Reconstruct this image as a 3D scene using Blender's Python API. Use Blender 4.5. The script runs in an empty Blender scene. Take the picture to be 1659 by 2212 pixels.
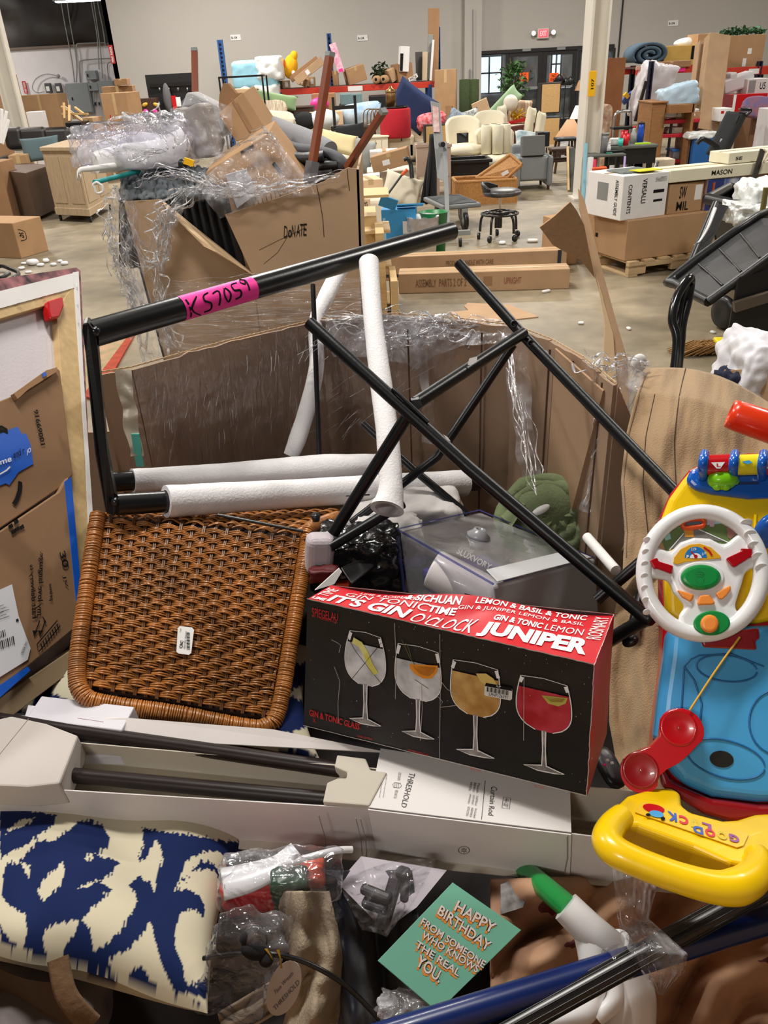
import bpy,bmesh,math,random
from mathutils import Vector,Matrix,noise,Euler,geometry
random.seed(7)
sc=bpy.context.scene
COL=sc.collection
PI=math.pi
V=Vector
# camera
FPX=1700.0
CAM=V((0,0,1.75))
TH=math.radians(29.6)
RO=math.radians(3.0)
_F=V((0,math.cos(TH),-math.sin(TH)))
_U0=V((0,math.sin(TH),math.cos(TH)))
_R0=V((1,0,0))
_R=math.cos(RO)*_R0-math.sin(RO)*_U0
_U=math.cos(RO)*_U0+math.sin(RO)*_R0
cd=bpy.data.cameras.new('camera')
cam=bpy.data.objects.new('camera',cd)
COL.objects.link(cam)
cd.sensor_fit='VERTICAL'
cd.sensor_height=36.0
cd.sensor_width=36.0
cd.lens=FPX/2212.0*36.0
cd.clip_start=0.02
cd.clip_end=200
mw=Matrix.Identity(4)
for i in range(3):
 mw[i][0]=_R[i]
 mw[i][1]=_U[i]
 mw[i][2]=-_F[i]
 mw[i][3]=CAM[i]
cam.matrix_world=mw
sc.camera=cam
# light
sc.view_settings.view_transform='Standard'
sc.view_settings.look='None'
sc.view_settings.gamma=1.0
sc.view_settings.use_curve_mapping=False
sc.view_settings.exposure=0.0
wd=bpy.data.worlds.new('world')
sc.world=wd
wd.use_nodes=True
wd.node_tree.nodes['Background'].inputs[0].default_value=(0.86,0.92,1.0,1)
wd.node_tree.nodes['Background'].inputs[1].default_value=0.05
def area(name,loc,sx,sy,power,rot=(0,0,0),color=(1,0.955,0.885)):
 l=bpy.data.lights.new(name,'AREA')
 l.shape='RECTANGLE'
 l.size=sx
 l.size_y=sy
 l.energy=power
 l.color=color
 o=bpy.data.objects.new(name,l)
 COL.objects.link(o)
 o.location=loc
 o.rotation_euler=rot
 return o
LAMPS=[(-0.5,1.9,4.6,125),(-2.4,-3.2,4.6,120),(-4.5,3.5,5.3,190),(4.5,4.5,5.3,190),(-0.5,7.5,5.3,240),(-6.5,10.5,5.3,240),(6,10.5,5.3,240),  # second entry: unseen fill lamp added behind the camera to brighten front faces
  (-1,13.5,5.3,300),(-8,17,5.3,300),(3.5,18.5,5.3,330),(9.5,16.5,5.3,330),(-3.5,20,5.3,380),(-13,24.5,4.9,300)]
for (x,y,z,p) in LAMPS:
 area('lamp_light',(x,y,z-0.06),1.2,0.35,p)
area('lobby_daylight',(9.2,31.8,2.4),5.0,3.5,420,(math.radians(-90),0,0),(0.85,0.93,1.0))
# pixel helpers
def ray(x,y):
 return _F+(x-829.5)/FPX*_R-(y-1106)/FPX*_U
def P(x,y,d):
 return CAM+ray(x,y)*d
def G(x,y,z=0.0):
 r=ray(x,y)
 return CAM+r*((z-CAM.z)/r.z)
def W(x,y,Y):
 r=ray(x,y)
 return CAM+r*(Y/r.y)
class Plane:
 def __init__(s,a,b,c,off=0.0):
  s.n=(b-a).cross(c-a).normalized()
  if s.n.dot(CAM-a) <0:
   s.n=-s.n
  s.p=a+s.n*off
 def hit(s,x,y,off=0.0):
  r=ray(x,y)
  return CAM+r*((s.p+s.n*off-CAM).dot(s.n)/r.dot(s.n))
# materials
MATS={}
def M(key,color=(.5,.5,.5),rough=.6,metal=0.0,var=0.0,vs=6.0,bump=0.0,bs=60.0,spec=0.5,coat=0.0,wave=None,col2=None,sheen=0.0,detail=4,stretch=None,sss=0.0):
 """procedural principled material: noise colour variation, noise or wave bump"""
 if key in MATS:
  return MATS[key]
 m=bpy.data.materials.new(key)
 m.use_nodes=True
 nt=m.node_tree
 b=nt.nodes['Principled BSDF']
 b.inputs['Roughness'].default_value=rough
 b.inputs['Metallic'].default_value=metal
 b.inputs['Specular IOR Level'].default_value=spec
 b.inputs['Coat Weight'].default_value=coat
 if sheen:
  b.inputs['Sheen Weight'].default_value=sheen
 c=(*color,1)
 b.inputs['Base Color'].default_value=c
 tc=nt.nodes.new('ShaderNodeTexCoord')
 src=tc.outputs['Object']
 if stretch:
  mp=nt.nodes.new('ShaderNodeMapping')
  mp.inputs['Scale'].default_value=stretch
  nt.links.new(src,mp.inputs['Vector'])
  src=mp.outputs['Vector']
 if var or col2:
  n=nt.nodes.new('ShaderNodeTexNoise')
  n.inputs['Scale'].default_value=vs
  n.inputs['Detail'].default_value=detail
  nt.links.new(src,n.inputs['Vector'])
  r=nt.nodes.new('ShaderNodeValToRGB')
  r.color_ramp.elements[0].position=0.3
  r.color_ramp.elements[1].position=0.7
  if col2:
   r.color_ramp.elements[0].color=c
   r.color_ramp.elements[1].color=(*col2,1)
  else:
   r.color_ramp.elements[0].color=(*[x*(1-var) for x in color],1)
   r.color_ramp.elements[1].color=(*[min(1,x*(1+var)) for x in color],1)
  nt.links.new(n.outputs['Fac'],r.inputs['Fac'])
  nt.links.new(r.outputs['Color'],b.inputs['Base Color'])
 if bump:
  bp=nt.nodes.new('ShaderNodeBump')
  bp.inputs['Strength'].default_value=min(1,bump)
  bp.inputs['Distance'].default_value=0.004*max(1,bump)
  if wave:
   wv=nt.nodes.new('ShaderNodeTexWave')
   wv.bands_direction=wave
   wv.inputs['Scale'].default_value=bs
   wv.inputs['Distortion'].default_value=0.6
   nt.links.new(src,wv.inputs['Vector'])
   nt.links.new(wv.outputs['Fac'],bp.inputs['Height'])
  else:
   n2=nt.nodes.new('ShaderNodeTexNoise')
   n2.inputs['Scale'].default_value=bs
   n2.inputs['Detail'].default_value=5
   nt.links.new(src,n2.inputs['Vector'])
   nt.links.new(n2.outputs['Fac'],bp.inputs['Height'])
  nt.links.new(bp.outputs['Normal'],b.inputs['Normal'])
 MATS[key]=m
 return m
def film(key,haze=0.1,streak=14.0,stretch=(1,1,1),tint=(.9,.9,.95),rough=0.09,bump=0.7,bs=30.0,gl=1.0):
 """thin clear plastic film: transparent, a little milky in streaks, glossy on its wrinkles"""
 if key in MATS:
  return MATS[key]
 m=bpy.data.materials.new(key)
 m.use_nodes=True
 nt=m.node_tree
 nt.nodes.remove(nt.nodes['Principled BSDF'])
 out=nt.nodes['Material Output']
 N=nt.nodes.new
 tc=N('ShaderNodeTexCoord')
 mp=N('ShaderNodeMapping')
 mp.inputs['Scale'].default_value=stretch
 nt.links.new(tc.outputs['Object'],mp.inputs['Vector'])
 n=N('ShaderNodeTexNoise')
 n.inputs['Scale'].default_value=streak
 n.inputs['Detail'].default_value=6
 n.inputs['Distortion'].default_value=0.6
 nt.links.new(mp.outputs['Vector'],n.inputs['Vector'])
 r=N('ShaderNodeMapRange')
 r.inputs['From Min'].default_value=0.45
 r.inputs['From Max'].default_value=0.75
 r.inputs['To Min'].default_value=haze*0.25
 r.inputs['To Max'].default_value=haze*2.2
 nt.links.new(n.outputs['Fac'],r.inputs['Value'])
 n2=N('ShaderNodeTexNoise')
 n2.inputs['Scale'].default_value=bs
 n2.inputs['Detail'].default_value=3
 n2.inputs['Distortion'].default_value=1.5
 nt.links.new(mp.outputs['Vector'],n2.inputs['Vector'])
 bp=N('ShaderNodeBump')
 bp.inputs['Strength'].default_value=bump
 bp.inputs['Distance'].default_value=0.014
 nt.links.new(n2.outputs['Fac'],bp.inputs['Height'])
 tr=N('ShaderNodeBsdfTransparent')
 tr.inputs[0].default_value=(*[0.5+0.5*t for t in tint],1)
 df=N('ShaderNodeBsdfDiffuse')
 df.inputs[0].default_value=(*tint,1)
 g=N('ShaderNodeBsdfGlossy')
 g.inputs['Roughness'].default_value=rough
 nt.links.new(bp.outputs['Normal'],g.inputs['Normal'])
 m1=N('ShaderNodeMixShader')
 nt.links.new(r.outputs[0],m1.inputs[0])
 nt.links.new(tr.outputs[0],m1.inputs[1])
 nt.links.new(df.outputs[0],m1.inputs[2])
 lw=N('ShaderNodeLayerWeight')
 lw.inputs['Blend'].default_value=.5
 nt.links.new(bp.outputs['Normal'],lw.inputs['Normal'])
 fr=N('ShaderNodeMath')
 fr.operation='POWER'
 fr.inputs[1].default_value=3.2
 nt.links.new(lw.outputs['Facing'],fr.inputs[0])
 mu=N('ShaderNodeMath')
 mu.operation='MULTIPLY_ADD'
 mu.inputs[2].default_value=.055*gl
 mu.use_clamp=True
 mu.inputs[1].default_value=.85*gl
 nt.links.new(fr.outputs[0],mu.inputs[0])
 m2=N('ShaderNodeMixShader')
 nt.links.new(mu.outputs[0],m2.inputs[0])
 nt.links.new(m1.outputs[0],m2.inputs[1])
 nt.links.new(g.outputs[0],m2.inputs[2])
 nt.links.new(m2.outputs[0],out.inputs['Surface'])
 MATS[key]=m
 return m
def glass(key,color=(.9,.93,.95),alpha=0.15,rough=0.03):
 return film(key,alpha,2.0,(1,1,1),color,rough,0.0,2.0,1.0)
def emit(key,color,s):
 if key in MATS:
  return MATS[key]
 m=bpy.data.materials.new(key)
 m.use_nodes=True
 b=m.node_tree.nodes['Principled BSDF']
 b.inputs['Base Color'].default_value=(*color,1)
 b.inputs['Emission Color'].default_value=(*color,1)
 b.inputs['Emission Strength'].default_value=s
 MATS[key]=m
 return m
def srgb(r,g,b):
 f=lambda c:(c/255/12.92) if c/255 <= .04045 else ((c/255+.055)/1.055) ** 2.4
 return (f(r),f(g),f(b))
KR=M('cardboard',srgb(184,152,120),.82,var=.08,vs=5,bump=.12,bs=90,spec=.2)
KRD=M('cardboard_dark',srgb(158,122,90),.85,var=.08,vs=5,bump=.12,bs=90,spec=.2)
KRL=M('cardboard_light',srgb(212,182,145),.8,var=.06,vs=5,bump=.1,bs=90,spec=.2)
KRO=M('cardboard_orange',srgb(176,140,104),.8,var=.07,vs=5,bump=.1,bs=90,spec=.2)
TAPE=M('packing_tape',srgb(200,170,125),.25,var=.05,spec=.6)
WHITE=M('white_paper',srgb(232,230,228),.6,var=.03,vs=12,bump=.05)
OFFW=M('off_white',srgb(222,214,200),.6,var=.04)
BLACK=M('black_plastic',(.012,.012,.013),.35,spec=.5,bump=.1,bs=120)
BMET=M('black_metal',(.006,.006,.007),.28,spec=.7,bump=.04,bs=200)
BCLOTH=M('black_cloth',(.01,.01,.012),.9,bump=.5,bs=60)
NAVY=M('navy_cloth',srgb(20,27,55),.85,var=.15,bump=.4,bs=60)
INK=M('black_ink',(.012,.011,.011),.7,spec=.1)
PINKT=M('pink_tape',srgb(255,50,160),.5)
RED=M('red_plastic',srgb(190,16,26),.3,coat=.3)
REDBEAM=M('red_steel',srgb(196,52,32),.5,var=.08)
BLUEST=M('blue_steel',srgb(28,72,130),.5,var=.1)
GREYM=M('grey_metal',srgb(150,152,152),.4,metal=.3,var=.05)
CHROME=M('chrome',(.7,.7,.72),.18,metal=1)
CREAM=M('cream_fabric',srgb(226,216,192),.9,var=.05,bump=.25,bs=90)
FOAM=M('white_foam',srgb(232,230,232),.75,var=.04,vs=40,bump=.35,bs=260,spec=.3)
WOOD=M('pale_wood',srgb(205,175,125),.6,var=.12,vs=9,stretch=(1,8,8),bump=.1,bs=60)
DWOOD=M('dark_wood',srgb(64,40,28),.45,var=.2,vs=9,stretch=(1,9,9))
WICK=M('wicker_tan',srgb(176,124,66),.6,var=.2,vs=40,bump=.9,bs=70)
WRAP=film('stretch_wrap',.10,16,(1,1,3))
WRAPH=film('stretch_wrap_hazy',.22,12,(1,1,1),bump=1.0,bs=22)
BAG=film('clear_bag',.12,9,(1,1,1),bump=.9,bs=16,gl=1.1)
# mesh building
ORG={}
class MB:
 def __init__(s):
  s.v,s.f,s.mi,s.sm=[],[],[],[]
  s.cur=0
 def add(s,vs,fs,smooth=False):
  o=len(s.v)
  s.v += [V(v) for v in vs]
  for f in fs:
   s.f.append(tuple(i+o for i in f))
   s.mi.append(s.cur)
   s.sm.append(smooth)
  return s
 def box8(s,c):
  return s.add(c,[(0,3,2,1),(4,5,6,7),(0,1,5,4),(1,2,6,5),(2,3,7,6),(3,0,4,7)])
 def box(s,c,size,R=None):
  hx,hy,hz=[k/2 for k in size]
  cs=[V((x,y,z)) for z in (-hz,hz) for x,y in ((-hx,-hy),(hx,-hy),(hx,hy),(-hx,hy))]
  if R is not None:
   cs=[R @ k for k in cs]
  return s.box8([k+V(c) for k in cs])
 def bar(s,a,b,w,h=None,up=V((0,0,1))):
  a,b=V(a),V(b)
  h=h or w
  t=(b-a).normalized()
  if abs(t.dot(up)) >.97:
   up=V((0,1,0))
  x=t.cross(up).normalized()*w/2
  y=x.cross(t).normalized()*h/2
  return s.box8([a-x-y,a+x-y,a+x+y,a-x+y,b-x-y,b+x-y,b+x+y,b-x+y])
 def prism(s,pts,d):
  n=len(pts)
  pts=[V(p) for p in pts]
  return s.add(pts+[p+d for p in pts],[tuple(range(n)),tuple(range(2*n-1,n-1,-1))]+[(i,i+n,(i+1) % n+n,(i+1) % n) for i in range(n)])
 def tube(s,pts,r,n=12,smooth=0,cap=True,closed=False,flat=1.0,up=None):
  pts=[V(p) for p in pts]
  rs=list(r) if hasattr(r,'__len__') else [r]*len(pts)
  if smooth:
   pts,rs=spline(pts,rs,smooth,closed)
  m=len(pts)
  rings=[]
  N=None
  for i in range(m):
   if closed:
    t=(pts[(i+1) % m]-pts[i-1]).normalized()
   else:
    t=(pts[min(i+1,m-1)]-pts[max(i-1,0)]).normalized()
   if N is None:
    q=up or (V((0,0,1)) if abs(t.z) <.9 else V((1,0,0)))
    N=(q-t*q.dot(t)).normalized()
   else:
    N=(N-t*N.dot(t))
    N=N.normalized() if N.length >1e-6 else t.orthogonal().normalized()
   B=t.cross(N)
   rings.append([pts[i]+(N*math.cos(2*PI*k/n)*flat+B*math.sin(2*PI*k/n))*rs[i] for k in range(n)])
  o=len(s.v)
  vs=[p for rg in rings for p in rg]
  fs=[]
  for i in range(m if closed else m-1):
   for k in range(n):
    a=i*n+k
    b=i*n+(k+1) % n
    c=((i+1) % m)*n+(k+1) % n
    d=((i+1) % m)*n+k
    fs.append((a,b,c,d))
  s.add(vs,fs,True)
  if cap and not closed:
   s.add(rings[0],[tuple(range(n-1,-1,-1))])
   s.add(rings[-1],[tuple(range(n))])
  return s
 def cyl(s,a,b,r,n=20,r2=None):
  return s.tube([a,b],[r,r if r2 is None else r2],n)
 def lathe(s,c,prof,n=28,ax=V((0,0,1)),closed=False):
  """prof: list of (radius, height) along ax"""
  ax=ax.normalized()
  N=ax.orthogonal().normalized()
  B=ax.cross(N)
  c=V(c)
  vs=[c+ax*h+(N*math.cos(2*PI*k/n)+B*math.sin(2*PI*k/n))*r for r,h in prof for k in range(n)]
  fs=[(i*n+k,i*n+(k+1) % n,(i+1)*n+(k+1) % n,(i+1)*n+k) for i in range(len(prof)-1) for k in range(n)]
  return s.add(vs,fs,True)
 def grid(s,fn,nu,nv,smooth=True):
  vs=[fn(i/nu,j/nv) for j in range(nv+1) for i in range(nu+1)]
  fs=[(j*(nu+1)+i,j*(nu+1)+i+1,(j+1)*(nu+1)+i+1,(j+1)*(nu+1)+i) for j in range(nv) for i in range(nu)]
  return s.add(vs,fs,smooth)
 def ball(s,c,r,R=None,nu=20,nv=12,e=1.0):
  """ellipsoid (superellipsoid for e<1)"""
  c=V(c)
  r=V(r) if hasattr(r,'__len__') else V((r,r,r))
  pw=lambda a:math.copysign(abs(a) ** e,a)
  vs=[]
  for j in range(nv+1):
   ph=-PI/2+PI*j/nv
   for i in range(nu):
    th=2*PI*i/nu
    q=V((r.x*pw(math.cos(ph))*pw(math.cos(th)),r.y*pw(math.cos(ph))*pw(math.sin(th)),r.z*pw(math.sin(ph))))
    vs.append(c+(R @ q if R is not None else q))
  fs=[(j*nu+i,j*nu+(i+1) % nu,(j+1)*nu+(i+1) % nu,(j+1)*nu+i) for j in range(nv) for i in range(nu)]
  return s.add(vs,fs,True)
 def pillow(s,c,w,h,t,R=None,n=14,puff=.35):
  """square cushion in the local xz-plane, thickness along y"""
  c=V(c)
  for sg in (-1,1):
   def fn(u,v,sg=sg):
    a,b=2*u-1,2*v-1
    e=max(0.0,(1-a ** 4)*(1-b ** 4))
    k=1-.10*(a*a*b*b)-.0
    sag=1-.07*(1-b*b)*abs(a) ** 3
    sag2=1-.07*(1-a*a)*abs(b) ** 3
    q=V((a*w/2*sag,sg*t/2*e ** puff if e >0 else 0,b*h/2*sag2))
    q += V((0,noise.noise(q*6+c)*t*.06*e,0))
    return c+(R @ q if R is not None else q)
   o=len(s.f)
   s.grid(fn,n,n)
   if sg >0:
    s.f[o:]=[tuple(reversed(f)) for f in s.f[o:]]
  return s
 def build(s,name,mats,parent=None,bevel=0,solid=0,sub=0,label=None,merge=False,seg=2):
  me=bpy.data.meshes.new(name)
  if not s.v:
   s.v=[V((0,0,0))]
  if parent is None:
   lo=V([min(v[i] for v in s.v) for i in range(3)])
   hi=V([max(v[i] for v in s.v) for i in range(3)])
   og=V(((lo.x+hi.x)/2,(lo.y+hi.y)/2,lo.z))
  else:
   og=ORG[parent.name]
  me.from_pydata([v-og for v in s.v],[],s.f)
  if not hasattr(mats,'__len__'):
   mats=[mats]
  for m in mats:
   me.materials.append(m)
  me.polygons.foreach_set('material_index',s.mi)
  me.polygons.foreach_set('use_smooth',s.sm)
  if merge:
   bm=bmesh.new()
   bm.from_mesh(me)
   bmesh.ops.remove_doubles(bm,verts=bm.verts,dist=1e-5)
   bm.to_mesh(me)
   bm.free()
  me.update()
  o=bpy.data.objects.new(name,me)
  COL.objects.link(o)
  if parent is None:
   o.location=og
  else:
   o.parent=parent
  ORG[o.name]=og
  if name in ('lettering','lettering_shadow','lettering_outline','print','crease','fold_line','moulded_groove','grip_bump','printed_line','moulding','seam','gauge_mark','horn_mark','weld'):
   o['kind']='stuff'
  if solid:
   md=o.modifiers.new('solidify','SOLIDIFY')
   md.thickness=solid
   md.offset=0
  if bevel:
   md=o.modifiers.new('bevel','BEVEL')
   md.width=bevel
   md.segments=seg
   md.limit_method='ANGLE'
  if sub:
   md=o.modifiers.new('subsurf','SUBSURF')
   md.levels=sub
   md.render_levels=sub
  if label:
   o['label']=label
  return o
def spline(pts,rs,sub,closed=False):
 op,orr=[],[]
 n=len(pts)
 rng=range(n) if closed else range(n-1)
 for i in rng:
  if closed:
   p0,p1,p2,p3=pts[i-1],pts[i],pts[(i+1) % n],pts[(i+2) % n]
   r1,r2=rs[i],rs[(i+1) % n]
  else:
   p0,p1,p2,p3=pts[max(i-1,0)],pts[i],pts[i+1],pts[min(i+2,n-1)]
   r1,r2=rs[i],rs[i+1]
  for k in range(sub):
   t=k/sub
   op.append(.5*((2*p1)+(p2-p0)*t+(2*p0-5*p1+4*p2-p3)*t*t+(3*p1-p0-3*p2+p3)*t ** 3))
   orr.append(r1+(r2-r1)*t)
 if not closed:
  op.append(pts[-1])
  orr.append(rs[-1])
 return op,orr
def tag(o,label,cat,group=None,kind=None):
 o['label']=label
 o['category']=cat
 if group:
  o['group']=group
 if kind:
  o['kind']=kind
 return o
def struct(o):
 o['kind']='structure'
 return o
def thing(name,label,cat,loc,group=None):
 o=bpy.data.objects.new(name,None)
 o.empty_display_size=.05
 COL.objects.link(o)
 o.location=loc
 ORG[o.name]=V(loc)
 return tag(o,label,cat,group)
def rotz(a):
 return Matrix.Rotation(math.radians(a),3,'Z')
def rot3(x=0,y=0,z=0):
 return Euler((math.radians(x),math.radians(y),math.radians(z)),'XYZ').to_matrix()
# lettering and flat print
_dg=None
def text_mesh(s,bold=0.0,shear=0.0):
 cu=bpy.data.curves.new('t','FONT')
 cu.body=s
 cu.size=1
 cu.shear=shear
 cu.offset=bold
 cu.resolution_u=3
 o=bpy.data.objects.new('t',cu)
 COL.objects.link(o)
 bpy.context.view_layer.update()
 me=bpy.data.meshes.new_from_object(o.evaluated_get(bpy.context.evaluated_depsgraph_get()))
 vs=[v.co.copy() for v in me.vertices]
 fs=[tuple(p.vertices) for p in me.polygons]
 bpy.data.objects.remove(o)
 bpy.data.curves.remove(cu)
 bpy.data.meshes.remove(me)
 if not vs:
  return [],[],(0,0,1,1)
 x0=min(v.x for v in vs)
 x1=max(v.x for v in vs)
 y0=min(v.y for v in vs)
 y1=max(v.y for v in vs)
 return vs,fs,(x0,y0,x1,y1)
def text_fn(mb,s,fn,bold=0.0,shear=0.0):
 """fn(u,v) -> point; the text's own box fills 0..1 x 0..1"""
 vs,fs,(x0,y0,x1,y1)=text_mesh(s,bold,shear)
 if vs:
  mb.add([fn((v.x-x0)/(x1-x0+1e-9),(v.y-y0)/(y1-y0+1e-9)) for v in vs],fs)
 return mb
def quadfn(bl,br,tr,tl):
 def fn(u,v):
  return (bl*(1-u)+br*u)*(1-v)+(tl*(1-u)+tr*u)*v
 return fn
def text_px(mb,s,pl,bl,br,tr,tl,off=.0012,bold=0.0,shear=0.0):
 """lettering on the plane pl between four corners"""
 c=[pl.hit(*q,off) for q in (bl,br,tr,tl)]
 return text_fn(mb,s,quadfn(*c),bold,shear)
def poly_px(mb,pl,pts,off=.001):
 ps=[pl.hit(x,y,off) for x,y in pts]
 tris=geometry.tessellate_polygon([ps])
 return mb.add(ps,[tuple(t) for t in tris])
def line_px(mb,pl,pts,w,off=.001,closed=False):
 ps=[pl.hit(x,y,off) for x,y in pts]
 return ribbon(mb,ps,pl.n,w,closed)
def ribbon(mb,ps,n,w,closed=False):
 m=len(ps)
 vs=[]
 for i in range(m):
  a=ps[i-1] if (i >0 or closed) else ps[i]
  b=ps[(i+1) % m] if (i <m-1 or closed) else ps[i]
  t=(b-a).normalized()
  s=t.cross(n).normalized()*w/2
  vs += [ps[i]-s,ps[i]+s]
 fs=[(2*i,2*i+1,(2*((i+1) % m))+1,2*((i+1) % m)) for i in range(m if closed else m-1)]
 return mb.add(vs,fs)
def ell(cx,cy,rx,ry,n=24,a=0.0,t0=0,t1=2*PI):
 ca,sa=math.cos(a),math.sin(a)
 full=abs(t1-t0-2*PI) <1e-6
 out=[]
 for k in range(n if full else n+1):
  t=t0+(t1-t0)*k/n
  x,y=rx*math.cos(t),ry*math.sin(t)
  out.append((cx+x*ca-y*sa,cy+x*sa+y*ca))
 return out
# generic room things
def carton(label,x0,y0,x1,y1,Y,dep,mat=KR,yaw=0,tilt=0,name='cardboard_box',cat='box',group=None,tape=True,marks=None,base=None,lean=0):
 """box whose near face spans the given part of the view at room depth Y; yaw/tilt in degrees"""
 a=W(x0,y1,Y)
 b=W(x1,y1,Y)
 c=W((x0+x1)/2,y0,Y)
 w=(b-a).length
 z0=(a.z+b.z)/2 if base is None else base
 h=max(.02,c.z-z0)
 ctr=V(((a.x+b.x)/2,Y,z0))
 Rm=rotz(yaw) @ rot3(lean,tilt,0)
 root=thing(name,label,cat,ctr,group)
 L=lambda x,y,z:ctr+Rm @ V((x,y+dep/2,z))
 if tilt:
  lo=min((Rm @ V((sx*w/2,0,0))).z for sx in (-1,1))
  ctr0=V((0,0,-lo))
  L=lambda x,y,z:ctr+ctr0+Rm @ V((x,y+dep/2,z))
 mb=MB()
 mb.box8([L(x,y,z) for z in (0,h) for x,y in ((-w/2,-dep/2),(w/2,-dep/2),(w/2,dep/2),(-w/2,dep/2))])
 mb.build('body',mat,root,bevel=min(.008,h*.06))
 if tape:
  e=.0015
  tw=min(.03,w*.12)
  t=MB()
  t.box8([L(x,y,z) for z in (h,h+e) for x,y in ((-tw,-dep/2),(tw,-dep/2),(tw,dep/2),(-tw,dep/2))])
  t.box8([L(x,y,z) for z in (h*.75,h+e) for x,y in ((-tw,-dep/2-e),(tw,-dep/2-e),(tw,-dep/2),(-tw,-dep/2))])
  t.build('tape',TAPE,root)
 if marks:
  for (u0,v0,u1,v1,mm) in marks:
   t=MB()
   fn=lambda u,v:L((-.5+u)*w,-dep/2-.003,v*h)
   if isinstance(mm,str):
    text_fn(t,mm,lambda u,v:fn(u0+(u1-u0)*u,v0+(v1-v0)*v),.01)
    t.build('lettering',INK,root)
   else:
    t.box8([L((-.5+u)*w,yy,v*h) for yy in (-dep/2-.002,-dep/2) for u,v in ((u0,v0),(u1,v0),(u1,v1),(u0,v1))])
    t.build('sticker',mm,root)
 return root
def seg(mb,a,b,w,h=None):
 return mb.bar(a,b,w,h)
def wbar(mb,x0,y0,x1,y1,Y,w,h=None,Y2=None):
 return mb.bar(W(x0,y0,Y),W(x1,y1,Y2 or Y),w,h)
def cushion(label,cx,cy,Y,w,h,t,mat,R=None,name='cushion',cat='cushion',group=None,trim=None):
 c=W(cx,cy,Y)
 mb=MB().pillow(c,w,h,t,R)
 o=mb.build(name,mat)
 return tag(o,label,cat,group)
# room shell
def concrete():
 m=bpy.data.materials.new('polished_concrete')
 m.use_nodes=True
 nt=m.node_tree
 b=nt.nodes['Principled BSDF']
 N=nt.nodes.new
 tc=N('ShaderNodeTexCoord')
 n=N('ShaderNodeTexNoise')
 n.inputs['Scale'].default_value=.55
 n.inputs['Detail'].default_value=9
 n.inputs['Roughness'].default_value=.62
 n.inputs['Distortion'].default_value=.5
 nt.links.new(tc.outputs['Object'],n.inputs['Vector'])
 r=N('ShaderNodeValToRGB')
 e=r.color_ramp.elements
 e[0].position=.3
 e[0].color=(*srgb(98,88,70),1)
 e[1].position=.72
 e[1].color=(*srgb(172,156,128),1)
 nt.links.new(n.outputs['Fac'],r.inputs['Fac'])
 n2=N('ShaderNodeTexNoise')
 n2.inputs['Scale'].default_value=7
 n2.inputs['Detail'].default_value=8
 nt.links.new(tc.outputs['Object'],n2.inputs['Vector'])
 mx=N('ShaderNodeMix')
 mx.data_type='RGBA'
 mx.blend_type='OVERLAY'
 mx.inputs[0].default_value=.35
 nt.links.new(r.outputs['Color'],mx.inputs[6])
 nt.links.new(n2.outputs['Fac'],mx.inputs[7])
 hs=N('ShaderNodeHueSaturation')
 hs.inputs['Saturation'].default_value=.95
 nt.links.new(mx.outputs[2],hs.inputs['Color'])
 nt.links.new(hs.outputs[0],b.inputs['Base Color'])
 rr=N('ShaderNodeMapRange')
 rr.inputs['To Min'].default_value=.3
 rr.inputs['To Max'].default_value=.6
 nt.links.new(n.outputs['Fac'],rr.inputs['Value'])
 nt.links.new(rr.outputs[0],b.inputs['Roughness'])
 bp=N('ShaderNodeBump')
 bp.inputs['Strength'].default_value=.08
 nt.links.new(n2.outputs['Fac'],bp.inputs['Height'])
 nt.links.new(bp.outputs[0],b.inputs['Normal'])
 return m
WALLM=M('painted_drywall',srgb(186,181,174),.85,var=.025,vs=.6,bump=.05,bs=40)
WALLW=M('white_block_wall',srgb(226,222,226),.8,var=.04,vs=2,bump=.2,bs=12)
INSUL=M('black_insulation',srgb(44,33,27),.55,var=.6,vs=1.3,bump=1.0,bs=3.5,spec=.6,col2=srgb(20,14,12))
YB=24.0
XL=W(236,100,YB).x
XR=15.0
ZC=5.5
fl=MB()
fl.box((0,15.5,-.05),(44,37,.1))
struct(fl.build('floor',concrete()))
dx0=W(1030,200,YB).x
dx1=W(1318,200,YB).x
dz=W(1100,108,YB).z
wb=MB()
wb.box(((XL+dx0)/2,YB+.1,ZC/2),(dx0-XL,.2,ZC))
wb.box(((dx0+dx1)/2,YB+.1,(dz+ZC)/2),(dx1-dx0,.2,ZC-dz))
wb.box(((dx1+XR)/2,YB+.1,ZC/2),(XR-dx1,.2,ZC))
struct(wb.build('wall_back',WALLM))
px=W(1004,120,YB-.35).x
pb=MB()
pb.box((px+.22,YB-.16,ZC/2),(.44,.32,ZC))
struct(pb.build('trim_1',WALLM))
cj=MB()
cj.cyl(W(1022,20,YB-.36),W(1022,170,YB-.36),.012,8)
cj.cyl(W(1015,150,YB-.36),W(1015,235,YB-.36),.02,8)
tag(cj.build('wall_conduit',GREYM),'thin grey conduit running down the pilaster left of the glass doors','conduit')
c2=MB()
a=W(1345,0,YB-.02)
b_=W(1335,125,YB-.02)
c2.cyl(V((b_.x,YB-.02,a.z+.8)),V((b_.x,YB-.02,b_.z-1.2)),.022,8)
tag(c2.build('wall_conduit',BLACK),'dark vertical conduit on the grey wall right of the white column','conduit')
YL=27.5
zt=W(150,102,YL).z
wl=MB()
wl.box((-16,YL+.1,zt/2),(20,.2,zt))
struct(wl.build('wall_left_bay',WALLW))
wi=MB()
def insf(u,v):
 x=-26+20*u
 z=zt+(ZC+3-zt)*v
 return V((x,YL+.1-.12*abs(math.sin(v*9+.4))+noise.noise(V((x*.8,z*1.2,3)))*.25,z))
wi.grid(insf,60,30)
struct(wi.build('wall_insulation',INSUL))
bb=MB()
bb.box((-16,YL-.02,zt+.03),(20,.12,.06))
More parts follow.
